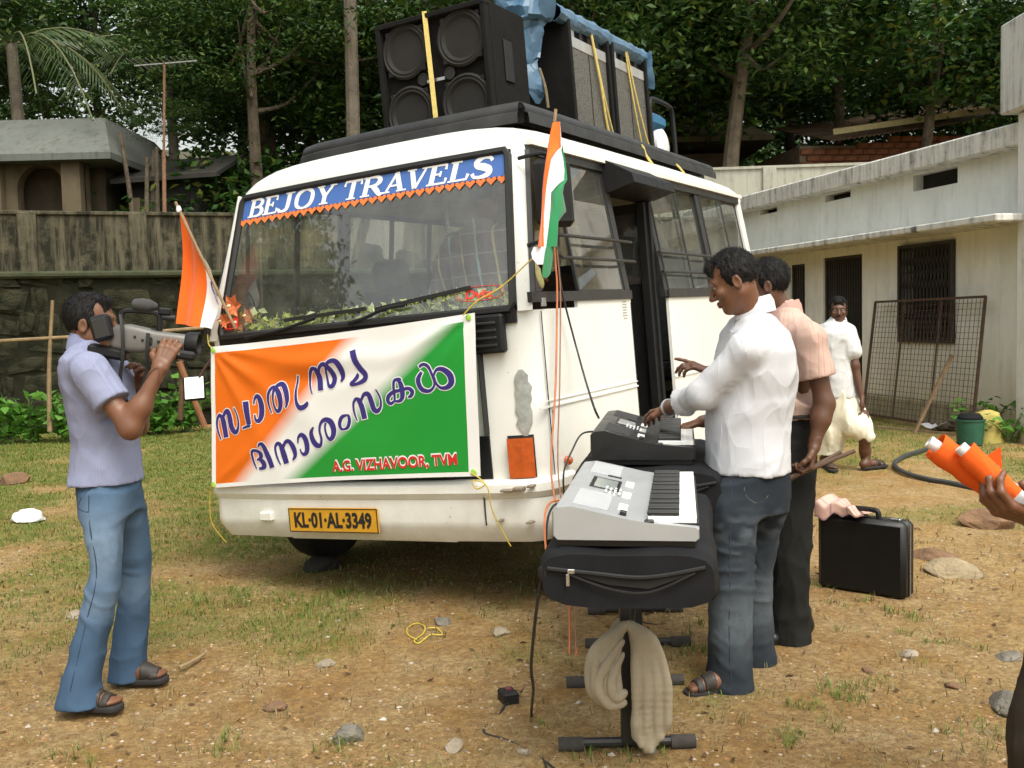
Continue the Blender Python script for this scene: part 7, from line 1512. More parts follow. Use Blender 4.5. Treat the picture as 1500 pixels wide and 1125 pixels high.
# ---------------------------------------------------------------- the man in the pink shirt
KK = [(1.013, 1.255, 4.64, 0.12, 0.155), (1.081, 1.256, 4.64, 0.132, 0.175), (1.174, 1.256, 4.64, 0.139, 0.172), (1.267, 1.263, 4.64, 0.145, 0.18), (1.344, 1.268, 4.64, 0.14, 0.19), (1.405, 1.261, 4.64, 0.123, 0.19), (1.458, 1.249, 4.64, 0.092, 0.15), (1.495, 1.24, 4.64, 0.065, 0.1), (1.526, 1.234, 4.64, 0.052, 0.07), (1.55, 1.234, 4.64, 0.046, 0.064)]
ksh, kel, kwr = (1.3,4.46,1.377), (1.358,4.44,1.088), (1.298,4.4,0.906)
ksl = tuple(np.array(ksh)+(np.array(kel)-np.array(ksh))*.60)
qsh, qel, qwr = (1.263,4.84,1.364), (1.117,4.92,1.109), (0.954,4.92,1.212)
def shirtK(P):
    d = zloft(P,KK,.1); d = smin(d, chain(P,[tuple(np.array(ksh)+np.array([-.02,.05,.015])),ksh,ksl],[.062,.072,.078],.03),.035); d = smin(d, chain(P,[tuple(np.array(qsh)+np.array([0,-.05,.015])),qsh,tuple(np.array(qsh)*.45+np.array(qel)*.55)],[.062,.07,.074],.03),.035)
    d = d+folds(P,.008,6,43,(1,1,.5))+folds(P,.004,12,44,(1,1,.6))+.006; e1 = np.array(kel)-np.array(ksh); e1 /= np.linalg.norm(e1); c1 = (P-np.array(ksl,np.float32))@e1.astype(np.float32); return np.where(np.linalg.norm(P-np.array(ksl,np.float32),axis=1)<.13, np.maximum(d,c1), d)
Vs,Fs = snets(shirtK, (.95,4.30,1.01-.02), (1.52,5.02,1.62), .008)
SH_K = fabric('pink_striped_shirt',(.56,.39,.325),(.46,.29,.25),.030,.16)
ctr = np.array((1.265,4.64,1.173)); stK = np.arctan2(Vs[:,0]-ctr[0],Vs[:,1]-ctr[1])*.18; q_ = Vs-np.array(ksh); near = (Vs[:,1] < 4.50) & (q_[:,2] < .03) & (Vs[:,0] > 1.28); stK = np.where(near, np.arctan2(q_[:,0]-.03,q_[:,1])*.07, stK)
TN = [(0.005, 1.229, 4.53, 0.085, 0.088), (0.124, 1.227, 4.54, 0.082, 0.082), (0.344, 1.232, 4.55, 0.085, 0.082), (0.562, 1.236, 4.56, 0.1, 0.088), (0.748, 1.24, 4.58, 0.116, 0.098), (0.933, 1.239, 4.62, 0.125, 0.13), (1.038, 1.238, 4.64, 0.123, 0.155)]
TF = [(k_[0]+.02,k_[1]-.06,k_[2]+.17 if i < 5 else k_[2],k_[3],k_[4]) for i,k_ in enumerate(TN)]
def trouK(P): return smin(zloft(P,TN), zloft(P,TF), .03)+folds(P,.010,8,53,(1,1,.8))
Vj,Fj = snets(trouK, (.95,4.36,.0), (1.46,4.92,1.06), .009)
TR_K = fabric('charcoal_trousers',(.018,.018,.0165),col2=(.012,.012,.011))
hd = head_parts((1.154,4.63,1.614), (-1,.30,-.05), .97, (1.242,4.64,1.477), SKIN, 7, hairv=.006)
kd = np.array((1.28,4.4,0.802))-np.array(kwr); hK = hand_f(kwr, kd, (-1,.2,0), 1, 1.0, curl=(.9,1.0,.7), tcurl=.7)
hQ = hand_f(qwr, np.array((0.856,4.92,1.254))-np.array(qwr), (0,.3,-1), 1, 1.0, curls=((.1,.1,.1),(.5,.6,.4),(.6,.7,.5),(.7,.7,.5)), tcurl=.3)
armK = smesh(tubef([ksl,kel,tuple(np.array(kel)*.65+np.array(kwr)*.35),kwr],[.044,.039,.037,.026],.04),[ksh,kel,kwr],.07,.007); armQ = smesh(tubef([qsh,qel,qwr],[.047,.042,.028],.04),[qsh,qel,qwr],.07,.008)
def shoef(toe, heel):
    toe = np.array(toe,float); heel = np.array(heel,float); d = toe-heel; L = np.linalg.norm(d); d /= L; s = np.array([d[1],-d[0],0]); B3 = np.stack([s,d,[0,0,1.]],1); W = lambda x,y,z: heel+B3@np.array([x,y*L,z])
    f = lambda P: np.maximum(smin(chain(P,[W(0,.10,.05),W(0,.45,.050),W(0,.85,.035)],[.042,.042,.036],.03), cone(P,W(0,.12,.06),W(0,.14,.12),.04,.042),.03), .004-P[:,2]+min(toe[2],heel[2])); return smesh(f,[W(-.06,-.05,0),W(.06,1.05,.14),W(.06,-.05,0),W(-.06,1.05,.14)],.02,.006)
s1_ = shoef((1.101,4.469,0),(1.341,4.646,0)); s2_ = shoef(tuple(np.array((1.101,4.469,0))+np.array([-.06,.2,0])),tuple(np.array((1.341,4.646,0))+np.array([-.06,.2,0])))
core = smesh(lambda P: smin(chain(P,[(1.237,4.58,0.745),(1.229,4.55,0.347),(1.221,4.53,0.04)],[.05,.035,.03]), chain(P,[(1.259,4.64,0.766),(1.262,4.64,1.173),(1.263,4.64,1.359)],[.10,.10,.11]),.03), [(1.141,4.53,0.026),(1.365,4.64,1.387)], .1, .02)
body = joinm([hd[0],armK,armQ,hand_mesh(hK,hrm(kwr,kel)),hand_mesh(hQ,hrm(qwr,qel)),core]); locK = ((1.225,4.555,0)[0],(1.225,4.555,0)[1],0)
pk = person('person', 'man in pink striped short sleeved shirt and dark trousers holding sticks', [('body',*body,SKIN2,None),('hair',hd[1][0],hd[1][1],HAIR,None),('hair_strands',hd[1][2],hd[1][3][:,:3],HAIR,None),('shirt',Vs,Fs,SH_K,{'stripe':stK}),('trousers',Vj,Fj,TR_K,None),('shoe',*s1_,mat('black_leather',(.008,.0075,.007),.3,.2,20,.1,90),None),('shoe',*s2_,MATS['black_leather'],None)]+[('eye',v,f,(EYEW,EYEB)[k_],None) for v,f,k_ in hd[2]], locK)
collar(pk, np.array((1.236,4.64,1.486))-np.array(locK), (-1,.2,0), .060,.068,.045, SH_K)
bk_ = [np.array((1.261,4.64,1.03))-np.array(locK)+np.array([.128*cos(t),.162*sin(t),0]) for t in np.linspace(0,2*pi,33)]
MB().tube(bk_,.018,6,cap=False,sq=.45).build('belt', M_rubber, pk, True)
for k_,(p_,q2) in enumerate((((1.108,4.4,0.741),(1.462,4.36,0.892)),((1.119,4.42,0.725),(1.423,4.42,0.879)))):
    prop(MB().rod(p_,q2,.011,8,.009).build('stick', mat('dark_stick',(.13,.075,.05),.6,.3,20), None, True), ['longer brown stick in the hand of the pink shirted man','shorter brown stick in the hand of the pink shirted man'][k_], 'stick', 'sticks held by the man')

# ---------------------------------------------------------------- the walking man in white
PK = [(0.67, 3.085, 9.6, 0.173, 0.15), (0.812, 3.07, 9.6, 0.163, 0.145), (1.005, 3.048, 9.6, 0.16, 0.14), (1.165, 3.042, 9.6, 0.166, 0.145), (1.274, 3.039, 9.6, 0.17, 0.15), (1.351, 3.043, 9.6, 0.141, 0.12), (1.389, 3.056, 9.6, 0.09, 0.08), (1.427, 3.062, 9.6, 0.058, 0.06)]
xa, xb, xc = (3.16,9.55,1.285), (3.187,9.5,0.974), (3.233,9.45,0.678)
ya, yb, yc = (2.932,9.7,1.288), (2.907,9.75,0.969), (2.851,9.7,0.681)
def shirtP(P):
    d = zloft(P,PK); d = smin(d, chain(P,[xa,tuple(np.array(xa)*.4+np.array(xb)*.6)],[.07,.085],.03),.04); d = smin(d, chain(P,[ya,tuple(np.array(ya)*.4+np.array(yb)*.6)],[.07,.08],.03),.04); return d+folds(P,.009,6,63,(1,1,.5))+folds(P,.005,13,64,(1,1,.6))+.006
Vs,Fs = snets(shirtP, (2.75,9.25,0.657-.03), (3.40,9.98,1.62), .012)
def dhotiP(P):
    d = chain(P,[(3.085,9.6,0.708),(3.13,9.6,0.553),(3.211,9.5,0.406),(3.299,9.44,0.309)],[.145,.155,.12,.05],.05); d = smin(d, chain(P,[(3.046,9.62,0.617),(3.026,9.66,0.355),(2.986,9.68,0.105)],[.14,.135,.10],.05),.03)
    d = np.maximum(d, P[:,2]-0.734); u = (P[:,0]*.8+P[:,1]*.6); return d+folds(P,.016,6,73,(1.6,1.6,.35))+.006*np.sin(u*70+6*vnoise(P,4,3)+P[:,2]*6)
Vd,Fd = snets(dhotiP, (2.75,9.2,.12), (3.55,9.98,1.0), .012)
hd = head_parts((3.069,9.6,1.484), (-.25,-1,-.02), 1.0, (3.068,9.6,1.363), SKIN2, 9, moustache=True, h=.0055)
hX = hand_f(xc, np.array((3.245,9.45,0.563))-np.array(xc), (-1,0,0), 1, 1.0, curl=(.4,.5,.4)); 
armX = smesh(tubef([xa,xb,xc],[.05,.042,.028],.03),[xa,xb,xc],.07,.009); armY = smesh(tubef([ya,yb,yc],[.05,.042,.028],.03),[ya,yb,yc],.07,.009); hY = hand_f(yc,(0,0,-1),(1,0,0),-1,1.0)
f1 = shoe_sandal((3.513,9.593,0),(3.237,9.465,0),SKIN2); f2 = shoe_sandal((2.944,9.344,0),(3.021,9.949,0),SKIN2)
legs = smesh(lambda P: np.minimum(chain(P,[(3.25,9.5,0.495),(3.261,9.46,0.307),(3.281,9.5,0.174),(3.294,9.52,0.042)],[.07,.055,.052,.036]), chain(P,[(3.042,9.65,0.42),(2.999,9.66,0.225),(2.959,9.66,0.017)],[.07,.05,.036])), [(2.933,9.66,-0.035),(3.315,9.45,0.53)], .09, .010)
core = smesh(lambda P: chain(P,[(3.085,9.6,0.554),(3.055,9.6,1.197)],[.12,.12]), [(3.085,9.6,0.554),(3.055,9.6,1.197)], .14, .03)
body = joinm([hd[0],armX,armY,hand_mesh(hX,hrm(xc,xb),.005),hand_mesh(hY,hrm(yc,yb),.005),legs,f1[1],f2[1],core]); locP = ((3.164,9.477,0)[0],(3.164,9.477,0)[1],0)
stP = np.arctan2(Vs[:,0]-3.06,Vs[:,1]-9.6)*.16
pp = person('person', 'man in white shirt and tucked up cream dhoti walking past the mesh panel', [('body',*body,SKIN2,None),('hair',hd[1][0],hd[1][1],HAIR,None),('hair_strands',hd[1][2],hd[1][3][:,:3],HAIR,None),('shirt',Vs,Fs,fabric('white_cotton_shirt',(.60,.61,.62),(.53,.55,.59),.05,.14),{'stripe':stP}),('dhoti',Vd,Fd,fabric('cream_dhoti',(.80,.77,.62)),None),('sandal_sole',*f1[0],SOLE,None),('sandal_sole',*f2[0],SOLE,None),('sandal_strap',*f1[2],LEATHER,None),('sandal_strap',*f2[2],LEATHER,None)]+[('eye',v,f,(EYEW,EYEB)[k_],None) for v,f,k_ in hd[2]], locP)
collar(pp, np.array((3.069,9.6,1.388))-np.array(locP), (.1,-1,0), .060,.068,.045, MATS['white_cotton_shirt'], open_=.6)

# ---------------------------------------------------------------- the man standing inside the bus
def plaid_mat():
    m, t, p = newmat('plaid_shirt'); u = t.attr('pu'); v = t.attr('pv'); c = None
    def ln(x, per, ph, w): return t.math('LESS_THAN', t.math('ABSOLUTE', t.math('SUBTRACT', t.math('FRACT', t.math('ADD', t.math('DIVIDE', x, per), ph)), .5)), w)
    c = t.mix(t.math('MULTIPLY',ln(u,.10,.0,.22),.5),(.20,.15,.15),(.30,.24,.24)); c = t.mix(ln(u,.20,.1,.035),c,(.45,.75,.80)); c = t.mix(ln(u,.20,.6,.03),c,(.75,.66,.30)); c = t.mix(t.math('MULTIPLY',ln(v,.12,.2,.05),.5),c,(.55,.50,.48))
    t.l.new(c,p.inputs['Base Color']); setp(p,rough=.85,spec=.2); return m
BK = [(1.00,-.80,1.0,.17,.12),(1.15,-.79,.99,.185,.125),(1.30,-.775,.97,.20,.125),(1.42,-.765,.95,.205,.115),(1.48,-.755,.93,.17,.095),(1.525,-.735,.91,.09,.07),(1.55,-.715,.90,.065,.062)]
bel, bwr = (-1.10,.98,1.14), (-1.08,1.18,1.08)
def shirtB(P): return smin(smin(zloft(P,BK), chain(P,[(-.93,.95,1.44),(-1.03,.97,1.30),bel],[.07,.072,.062]),.04), chain(P,[(-.58,.95,1.44),(-.50,.98,1.28),(-.48,1.05,1.16)],[.07,.07,.06]),.04)+folds(P,.012,8,83,(1,1,.6))
Vs,Fs = snets(shirtB, (-1.22,.74,.98), (-.38,1.22,1.60), .010)
arm_u = Vs[:,0]-.0; pu = Vs[:,0]+.35*(Vs[:,1]-.9)*0; pv = Vs[:,2]
hd = head_parts((-.665,.90,1.685), (.25,1,-.15), .98, (-.705,.91,1.53), SKIN, 11, h=.006)
arms = smesh(lambda P: np.minimum(chain(P,[bel,bwr],[.045,.03]), chain(P,[(-.48,1.05,1.16),(-.55,1.22,1.20)],[.045,.03])), [bel,bwr,(-.48,1.05,1.16),(-.55,1.22,1.20)], .06, .010)
hB = hand_mesh(hand_f(bwr,(.1,1,-.1),(0,0,-1),-1,1.0),(bwr,bel,.03,.035),.006); hB2 = hand_mesh(hand_f((-.55,1.22,1.20),(-.4,1,.1),(0,0,-1),1,1.0),((-.55,1.22,1.20),(-.48,1.05,1.16),.03,.035),.006)
legs = snets(lambda P: smin(zloft(P,[(.27,-.88,1.05,.07,.08),(.6,-.87,1.03,.07,.08),(1.02,-.86,1.0,.09,.11)]),zloft(P,[(.27,-.70,1.05,.07,.08),(.6,-.72,1.03,.07,.08),(1.02,-.74,1.0,.09,.11)]),.03), (-1.05,.85,.22), (-.55,1.2,1.06), .014)
coreB = smesh(lambda P: smin(chain(P,[(-.80,1.0,.95),(-.76,.95,1.40),(-.71,.91,1.53)],[.09,.09,.05]), chain(P,[(-1.10,.98,1.14),(-.93,.95,1.44),(-.58,.95,1.44),(-.48,1.05,1.16)],[.042,.05,.05,.042]),.03), [(-1.1,.9,.9),(-.48,1.05,1.55)], .08, .015)
bodyB = joinm([hd[0],arms,hB,hB2,coreB]); pbus = prop(empty('person'), 'man in dark checked shirt standing behind the windscreen inside the bus', 'person'); pbus.matrix_world = BUS.matrix_world.copy()
raw('body',*bodyB,SKIN,pbus,True); raw('hair',hd[1][0],hd[1][1],HAIR,pbus,True); raw('shirt',Vs,Fs,plaid_mat(),pbus,True,{'pu':pu,'pv':pv}); raw('trousers',*legs,TR_K,pbus,True)

# ---------------------------------------------------------------- the person at the right edge holding rolled flags
eel, ewr = (1.35,2.26,0.955), (1.141,2.2,1.031)
ehd = np.array((1.023,2.19,1.072))-np.array(ewr)
hE = hand_f(ewr, ehd, (-.15,.35,1), 1, 1.0, curl=(.55,.8,.6), tcurl=.5)
EX = 1.42
TE = [(.0,1.24,2.36,.08,.10),(.2,1.24,2.37,.08,.10),(.45,1.26,2.38,.082,.10),(.7,1.335,2.40,.095,.11),(.86,EX+.03,2.44,.15,.16),(.98,EX+.04,2.44,.155,.17)]
TE2 = [(k_[0],k_[1]+.16,k_[2]+.10,k_[3],k_[4]) if i < 4 else k_ for i,k_ in enumerate(TE)]
Vt,Ft = snets(lambda P: smin(zloft(P,TE),zloft(P,TE2),.03)+folds(P,.010,8,93), (1.05,2.18,.03), (1.80,2.75,1.0), .011)
SK_ = [(.86,EX+.06,2.45,.17,.18),(1.0,EX+.07,2.45,.165,.175),(1.2,EX+.08,2.45,.175,.185),(1.35,EX+.08,2.45,.17,.195),(1.43,EX+.08,2.45,.12,.16),(1.48,EX+.08,2.45,.065,.07)]
esh = (EX+.06,2.27,1.36)
Vs,Fs = snets(lambda P: smin(smin(zloft(P,SK_), chain(P,[esh,tuple(np.array(esh)*.45+np.array(eel)*.55)],[.075,.08]),.04), chain(P,[(EX+.1,2.64,1.36),(EX+.12,2.70,1.14)],[.075,.075]),.04)+folds(P,.010,8,94,(1,1,.5)), (1.15,2.05,.84), (1.85,2.85,1.52), .012)
hd = head_parts((EX+.06,2.45,1.64), (-1,.5,-.1), 1.0, (EX+.08,2.45,1.47), SKIN2, 13, h=.006)
arms = smesh(lambda P: smin(chain(P,[esh,eel,ewr],[.05,.046,.032]), chain(P,[(EX+.1,2.64,1.36),(EX+.13,2.72,1.10),(EX+.05,2.72,.88)],[.05,.042,.03]),.01), [esh,eel,ewr,(EX+.13,2.72,.85)], .07, .008)
hE2 = hand_mesh(hand_f((EX+.05,2.72,.88),(0,0,-1),(-1,0,0),1,1.0),((EX+.05,2.72,.88),(EX+.13,2.72,1.10),.03,.035),.006)
fe = [shoe_sandal((1.05,2.32,.0),(1.27,2.38,.0),SKIN2), shoe_sandal((1.21,2.44,.0),(1.43,2.48,.0),SKIN2)]
core = smesh(lambda P: smin(chain(P,[(1.24,2.38,.08),(1.25,2.38,.45),(1.38,2.42,.85),(EX+.08,2.45,1.40)],[.03,.045,.08,.09]), chain(P,[(1.39,2.47,.08),(1.41,2.48,.45),(1.42,2.45,.85)],[.03,.045,.07]),.02), [(1.2,2.35,.05),(1.55,2.5,1.42)], .1, .02)
body = joinm([hd[0],arms,hand_mesh(hE,hrm(ewr,eel)),hE2,fe[0][1],fe[1][1],core])
person('person', 'person at the right edge in brown trousers gripping two rolled orange flags', [('body',*body,SKIN,None),('hair',hd[1][0],hd[1][1],HAIR,None),('hair_strands',hd[1][2],hd[1][3][:,:3],HAIR,None),('shirt',Vs,Fs,fabric('green_shirt',(.02,.13,.09)),None),('trousers',Vt,Ft,fabric('brown_trousers',(.05,.038,.027)),None)]+[('sandal_sole',*q[0],SOLE,None) for q in fe]+[('sandal_strap',*q[2],LEATHER,None) for q in fe], (EX,2.42,0))
M_of = fabric('orange_flag_cloth',(.85,.13,.02),rough=.8); M_pvc = mat('white_pipe',(.72,.72,.72),.4,.1,9)
for k_,(p_,q2,r_) in enumerate((((0.949,2.3,1.189),(1.102,2.26,1.072),.033),((0.992,2.24,1.182),(1.09,2.2,1.077),.027))):
    e = prop(empty('rolled_flag', p_), ['longer fat roll of orange flag cloth round a white pipe','shorter roll of orange flag cloth with a loose corner round a white pipe'][k_], 'rolled flag', 'rolled flags in the hand'); a_ = np.zeros(3); b_ = np.array(q2)-np.array(p_); u_ = b_/np.linalg.norm(b_)
    T_ = basis(u_,(0,.2,1)); P = np.zeros((60,12,3))
    for i,t in enumerate(np.linspace(0,4*pi,60)):
        for j,f_ in enumerate(np.linspace(0,1,12)):
            r2 = r_*(.80+.20*t/(4*pi))*(1-.12*f_*k_)*(1+.05*sin(j*1.7+t)); P[i,j] = a_+b_*(f_*.93+.05)+(T_[:,0]*cos(t)+T_[:,2]*sin(t))*r2+u_*.006*sin(t*.5+k_)
    MB().grid(P, thick=.0015).build('cloth_roll', M_of, e, True, 60)
    mb = MB(); pr = [(.012,0),(.017,0),(.017,.06),(.017,np.linalg.norm(b_)*1.05)]; A_ = np.stack([T_[:,0],T_[:,2],u_],1)
    n=18; V=[]
    for r2,z in ((.010,.03),(.010,-.012),(.0145,-.012),(.0145,np.linalg.norm(b_)*1.06),(.001,np.linalg.norm(b_)*1.06)):
        for i in range(n): V.append(a_+A_@np.array([r2*cos(2*pi*i/n),-r2*sin(2*pi*i/n),z]))
    mb.add(V,[(i*n+j,i*n+(j+1)%n,(i+1)*n+(j+1)%n,(i+1)*n+j) for i in range(4) for j in range(n)]); mb.build('pipe', M_pvc, e, True, 40)
    if k_ == 1:
        MB().add([b_*.28+T_[:,2]*r_, b_*.55+T_[:,2]*r_, b_*.30+T_[:,2]*(r_+.032)+T_[:,0]*.01],[(0,1,2)]).build('loose_corner', M_of, e)
    mb = MB(); mb.lathe([(r_*.9,0),(r_*1.02,.0),(r_*1.0,.022),(r_*.9,.022)],20,b_*.93,A_); mb.build('white_band', M_white, e, True, 40)
# ================================================================ VEGETATION
R5 = np.random.RandomState(11)
LEAF = leafcol('tree_leaf', [(.011,.032,.006),(.026,.072,.010),(.018,.048,.010),(.058,.12,.015),(.030,.068,.012),(.12,.17,.026)], .5, .18)
LEAF2 = leafcol('broad_leaf', [(.017,.052,.010),(.032,.092,.014),(.022,.062,.014),(.055,.13,.02),(.15,.16,.025)], .45, .2)
FROND = leafcol('palm_leaflet', [(.03,.06,.018),(.055,.095,.025),(.075,.10,.035)], .4, .2)
BARK = mat('grey_bark', (.16,.125,.085), .95, .5, 5, .9, 26, .03); BARK2 = mat('dark_bark', (.075,.058,.042), .95, .5, 5, .9, 26, .03)
def leaves(P, L, W, seed, droop=.3, up=None):
    r = np.random.RandomState(seed); n = len(P); d = r.normal(size=(n,3)); d[:,2] = d[:,2]*.5-droop; d /= np.linalg.norm(d,axis=1)[:,None]
    u = r.normal(size=(n,3))*.6; u[:,2] += 1; s = np.cross(d,u); s /= np.linalg.norm(s,axis=1)[:,None]+1e-9; l = (L*r.uniform(.6,1.25,n))[:,None]; w = (W*r.uniform(.6,1.25,n))[:,None]; nn = np.cross(s,d)
    V = np.stack([P-d*l/2, P+s*w/2+nn*w*.15-d*l*.05, P+d*l/2, P-s*w/2+nn*w*.15-d*l*.05],1).reshape(-1,3); F_ = np.arange(4*n).reshape(-1,4); return V, F_
def crown_pts(seed, R, nc, nl, sig, hollow=.35, flat=1.0):
    r = np.random.RandomState(seed); u = r.normal(size=(nc,3)); u /= np.linalg.norm(u,axis=1)[:,None]; rad = (hollow+(1-hollow)*r.uniform(0,1,nc)**.6)*r.uniform(.75,1.12,nc)
    c = u*rad[:,None]*np.array(R); k = r.randint(0,nc,nl); sg = sig*r.uniform(.6,1.3,nc); P = c[k]+r.normal(size=(nl,3))*sg[k][:,None]*np.array([1,1,.55*flat]); return P, c
def crown_mesh(name, seed, R, nc, nl, sig, L, W, m, flat=1.0):
    P, c = crown_pts(seed, R, nc, nl, sig, flat=flat); V, F_ = leaves(P, L, W, seed+1); o = raw(name, V, F_, m); me = o.data; bpy.data.objects.remove(o); return me, c
CROWNS = [crown_mesh('crown', 100+i, (3.3,3.0,2.9), 95, 15000, .50, .22, .10, LEAF) for i in range(3)]+[crown_mesh('crown', 120, (3.0,3.0,2.6), 70, 8500, .50, .30, .15, LEAF2)]+[crown_mesh('crown', 121, (3.4,3.2,2.2), 60, 13000, .55, .15, .06, LEAF, .45)]
def trunk_mesh(c, H, r0, seed, lean=(0,0), m=BARK):
    r = np.random.RandomState(seed); mb = MB(); zc = H; top = np.array([lean[0],lean[1],zc+.8])
    main = catmull([np.zeros(3), top*.35+np.array([r.uniform(-.15,.15),r.uniform(-.15,.15),0]), top*.7+np.array([r.uniform(-.2,.2),r.uniform(-.2,.2),0]), top],5)
    mb.tube(main, np.linspace(r0,r0*.45,len(main)), 9)
    for i in r.choice(len(c), 9, replace=False):
        e = c[i]*.85+np.array([lean[0],lean[1],zc]); s = main[r.randint(len(main)//2,len(main)-1)]; mid = (s+e)/2+np.array([0,0,-.25]); b = catmull([s,mid,e],4); mb.tube(b, np.linspace(r0*.38,r0*.08,len(b)), 6)
    o = mb.build('trunk', m, None, True); me = o.data; bpy.data.objects.remove(o); return me
TRUNKS = {}
def tree(label, x, y, H, sc, var, r0=.16, lean=(0,0), base=None, rz=0., group='trees behind the walls', m=BARK, name='broadleaf_tree'):
    e = prop(empty(name, (x,y,bank(x,y)-.15 if base is None else base), 0), label, 'tree', group); me, c = CROWNS[var]
    key = (var,H,r0,lean,m.name)
    if key not in TRUNKS: TRUNKS[key] = trunk_mesh(c*sc, H, r0, len(TRUNKS)+3, lean, m)
    mesh_obj('trunk', TRUNKS[key], e); cr = mesh_obj('crown', me, e); cr.location = (lean[0],lean[1],H); cr.scale = (sc,sc,sc*.95); cr.rotation_euler = (0,0,rz); return e
TL = [ # x, y, trunk height to crown centre, scale, variant, trunk radius, label
 (-12.6,23.0,4.8,.95,1,.17,'leafy tree behind the arched house at the far left'),
 (-5.7,23.6,4.9,.95,0,.16,'tree right behind the lean-to shed'),
 (-4.85,20.3,4.4,.85,4,.15,'feathery tree with pale trunk just right of the aerial pole'),
 (-1.6,21.6,4.6,.95,2,.15,'tree behind the left half of the bus roof'),
 (1.4,22.5,5.0,1.0,0,.16,'tree behind the four cone loudspeaker'),
 (3.4,25.0,5.2,1.0,3,.17,'broad leaved tree behind the tall loudspeakers'),
 (9.6,23.4,5.4,.8,3,.15,'broad leaved tree overhanging the brick shed'),
 (12.6,21.5,5.0,1.0,2,.17,'tree behind the parapet at the far right'),
 (8.0,29.0,4.8,1.15,1,.18,'large dark tree above the corrugated roof'),
 (-15.5,28.0,4.8,1.0,2,.18,'dark tree beyond the arched house'),
 (-8.2,32.0,5.0,.95,0,.18,'dark tree between the arched house and the shed'),
 (-5.2,27.5,4.4,1.15,1,.18,'dark tree beyond the aerial'),
 (-1.0,28.5,4.6,1.15,3,.18,'broad leaved dark tree far behind the bus windscreen'),
 (3.0,31.0,4.8,1.2,2,.18,'dark tree far behind the loudspeakers'),
 (13.0,29.5,4.6,1.2,0,.18,'dark tree in the upper right behind the brick shed'),
 (-13.2,34.0,5.6,1.25,0,.18,'darkest tree far behind the roof of the arched house'),
 (18.0,27.0,4.6,1.2,1,.18,'dark tree at the right edge behind the long building')]
for i,(x,y,H,sc,v,r0,l) in enumerate(TL): tree(l, x, y, H, sc, v, r0, rz=i*1.3, m=BARK if i < 8 else BARK2)
# leaning trunk on the right
tree('leaning pale trunked tree behind the rear of the bus', 4.75, 22.6, 6.3, .95, 0, .21, lean=(.9,.2), rz=.7)
# left tree line that the windscreen mirrors (just outside the view)
for i,(x,y) in enumerate(((-13.5,4.6),(-14.5,8.6),(-14.0,12.4),(-18.5,6.5))): tree(['tree on the left of the yard nearest the camera','second tree on the left of the yard','third tree on the left of the yard by the wall','tree behind the others on the left of the yard'][i], x, y, 5.4, 1.15, (0,2,1,2)[i], .2, base=-.1, rz=i*2.1, group='trees along the left of the yard')
# stems clustered by the shed
cl = prop(empty('stem_clump', (-6.7,19.2,2.3)), 'clump of slender pale stems beside the aerial pole', 'tree')
for i in range(4):
    a_ = i*1.6; b0 = np.array([.16*cos(a_),.16*sin(a_),0]); tp_ = b0*2.0+np.array([R5.uniform(-.1,.15),R5.uniform(-.1,.1),R5.uniform(2.2,2.8)]); MB().tube(catmull([b0,(b0+tp_)/2+np.array([0,0,.2]),tp_],5),np.linspace(.06,.03,11),7).build('stem', BARK, cl, True)
me,c_ = CROWNS[4]; o = mesh_obj('crown', me, cl); o.location = (.25,.3,3.1); o.scale = (.24,.24,.22)
# ---- palms
def frond_arrays(L, drop, seed, n=34):
    r = np.random.RandomState(seed); t = np.linspace(0,1,n); x = L*t*(1-.12*t); z = L*(.38*t-drop*t*t); rach = np.stack([x,np.zeros(n),z],1); V = []; F_ = []
    for i in range(3,n):
        T = rach[i]-rach[i-1]; T /= np.linalg.norm(T); ll = L*.26*math.sin(pi*min(1,(t[i]*.92+.10)))**.6
        for s in (-1,1):
            d = T*.55+np.array([0,s*.85,-.55-.25*r.rand()]); d /= np.linalg.norm(d); w = T*.018*L/2.6; p = rach[i]; o = len(V); V += [p-w, p+d*ll*.5+w*.6+np.array([0,0,.02]), p+d*ll+np.array([0,0,-.10*ll]), p+d*ll*.5-w*1.6]; F_.append((o,o+1,o+2,o+3))
    return rach, V, F_
def palm(label, x, y, z0, H, r0, L=2.9, nf=15, seed=1, lean=(0,0), drop=.75):
    e = prop(empty('palm_tree', (x,y,z0)), label, 'tree', 'palm trees'); r = np.random.RandomState(seed); tp_ = np.array([lean[0],lean[1],H])
    main = catmull([np.zeros(3),tp_*.5+np.array([.06,0,0]),tp_],8); rad = np.linspace(r0*1.1,r0*.8,len(main)); MB().tube(main,rad,10).build('trunk', mat('palm_trunk',(.17,.14,.105),.95,.45,4,.7,18,.03), e, True)
    mb = MB(); rk = MB()
    for i in range(nf):
        a_ = i*2.399+seed; rach, V, F_ = frond_arrays(L*r.uniform(.85,1.1), drop*r.uniform(.6,1.35), seed*31+i); el_ = r.uniform(-.2,.75); Rm = rotM(0,-el_*.6,0); Rz = rotM(0,0,a_); V = np.array(V)@Rm.T@Rz.T+tp_; rr = rach@Rm.T@Rz.T+tp_; mb.add(V,F_); rk.tube(rr[::4],.018,5)
    raw('fronds', mb.v, mb.f, FROND, e); rk.build('frond_stalks', mat('frond_stalk',(.12,.13,.05),.7,.3,9), e); return e
palm('coconut palm with drooping fronds at the upper left', -9.7,20.6, 2.6, 4.5,.13, 3.0, 17, 2, drop=.95)
palm('coconut palm behind the arched house roof', -7.3,22.6, 3.0, 4.3,.12, 2.4, 14, 5, drop=.9)
palm('tall palm with a straight bare trunk behind the bus roof', -2.86,19.2, 2.4, 10.2,.125, 2.8, 14, 7, lean=(.0,0))
palm('palm half hidden in the leaves above the brick shed', 8.3,26.0, 4.4, 4.3,.13, 2.6, 14, 9)
palm('palm between the dark trees left of the bus', -5.6,24.5, 3.4, 4.3,.12, 2.4, 13, 12)
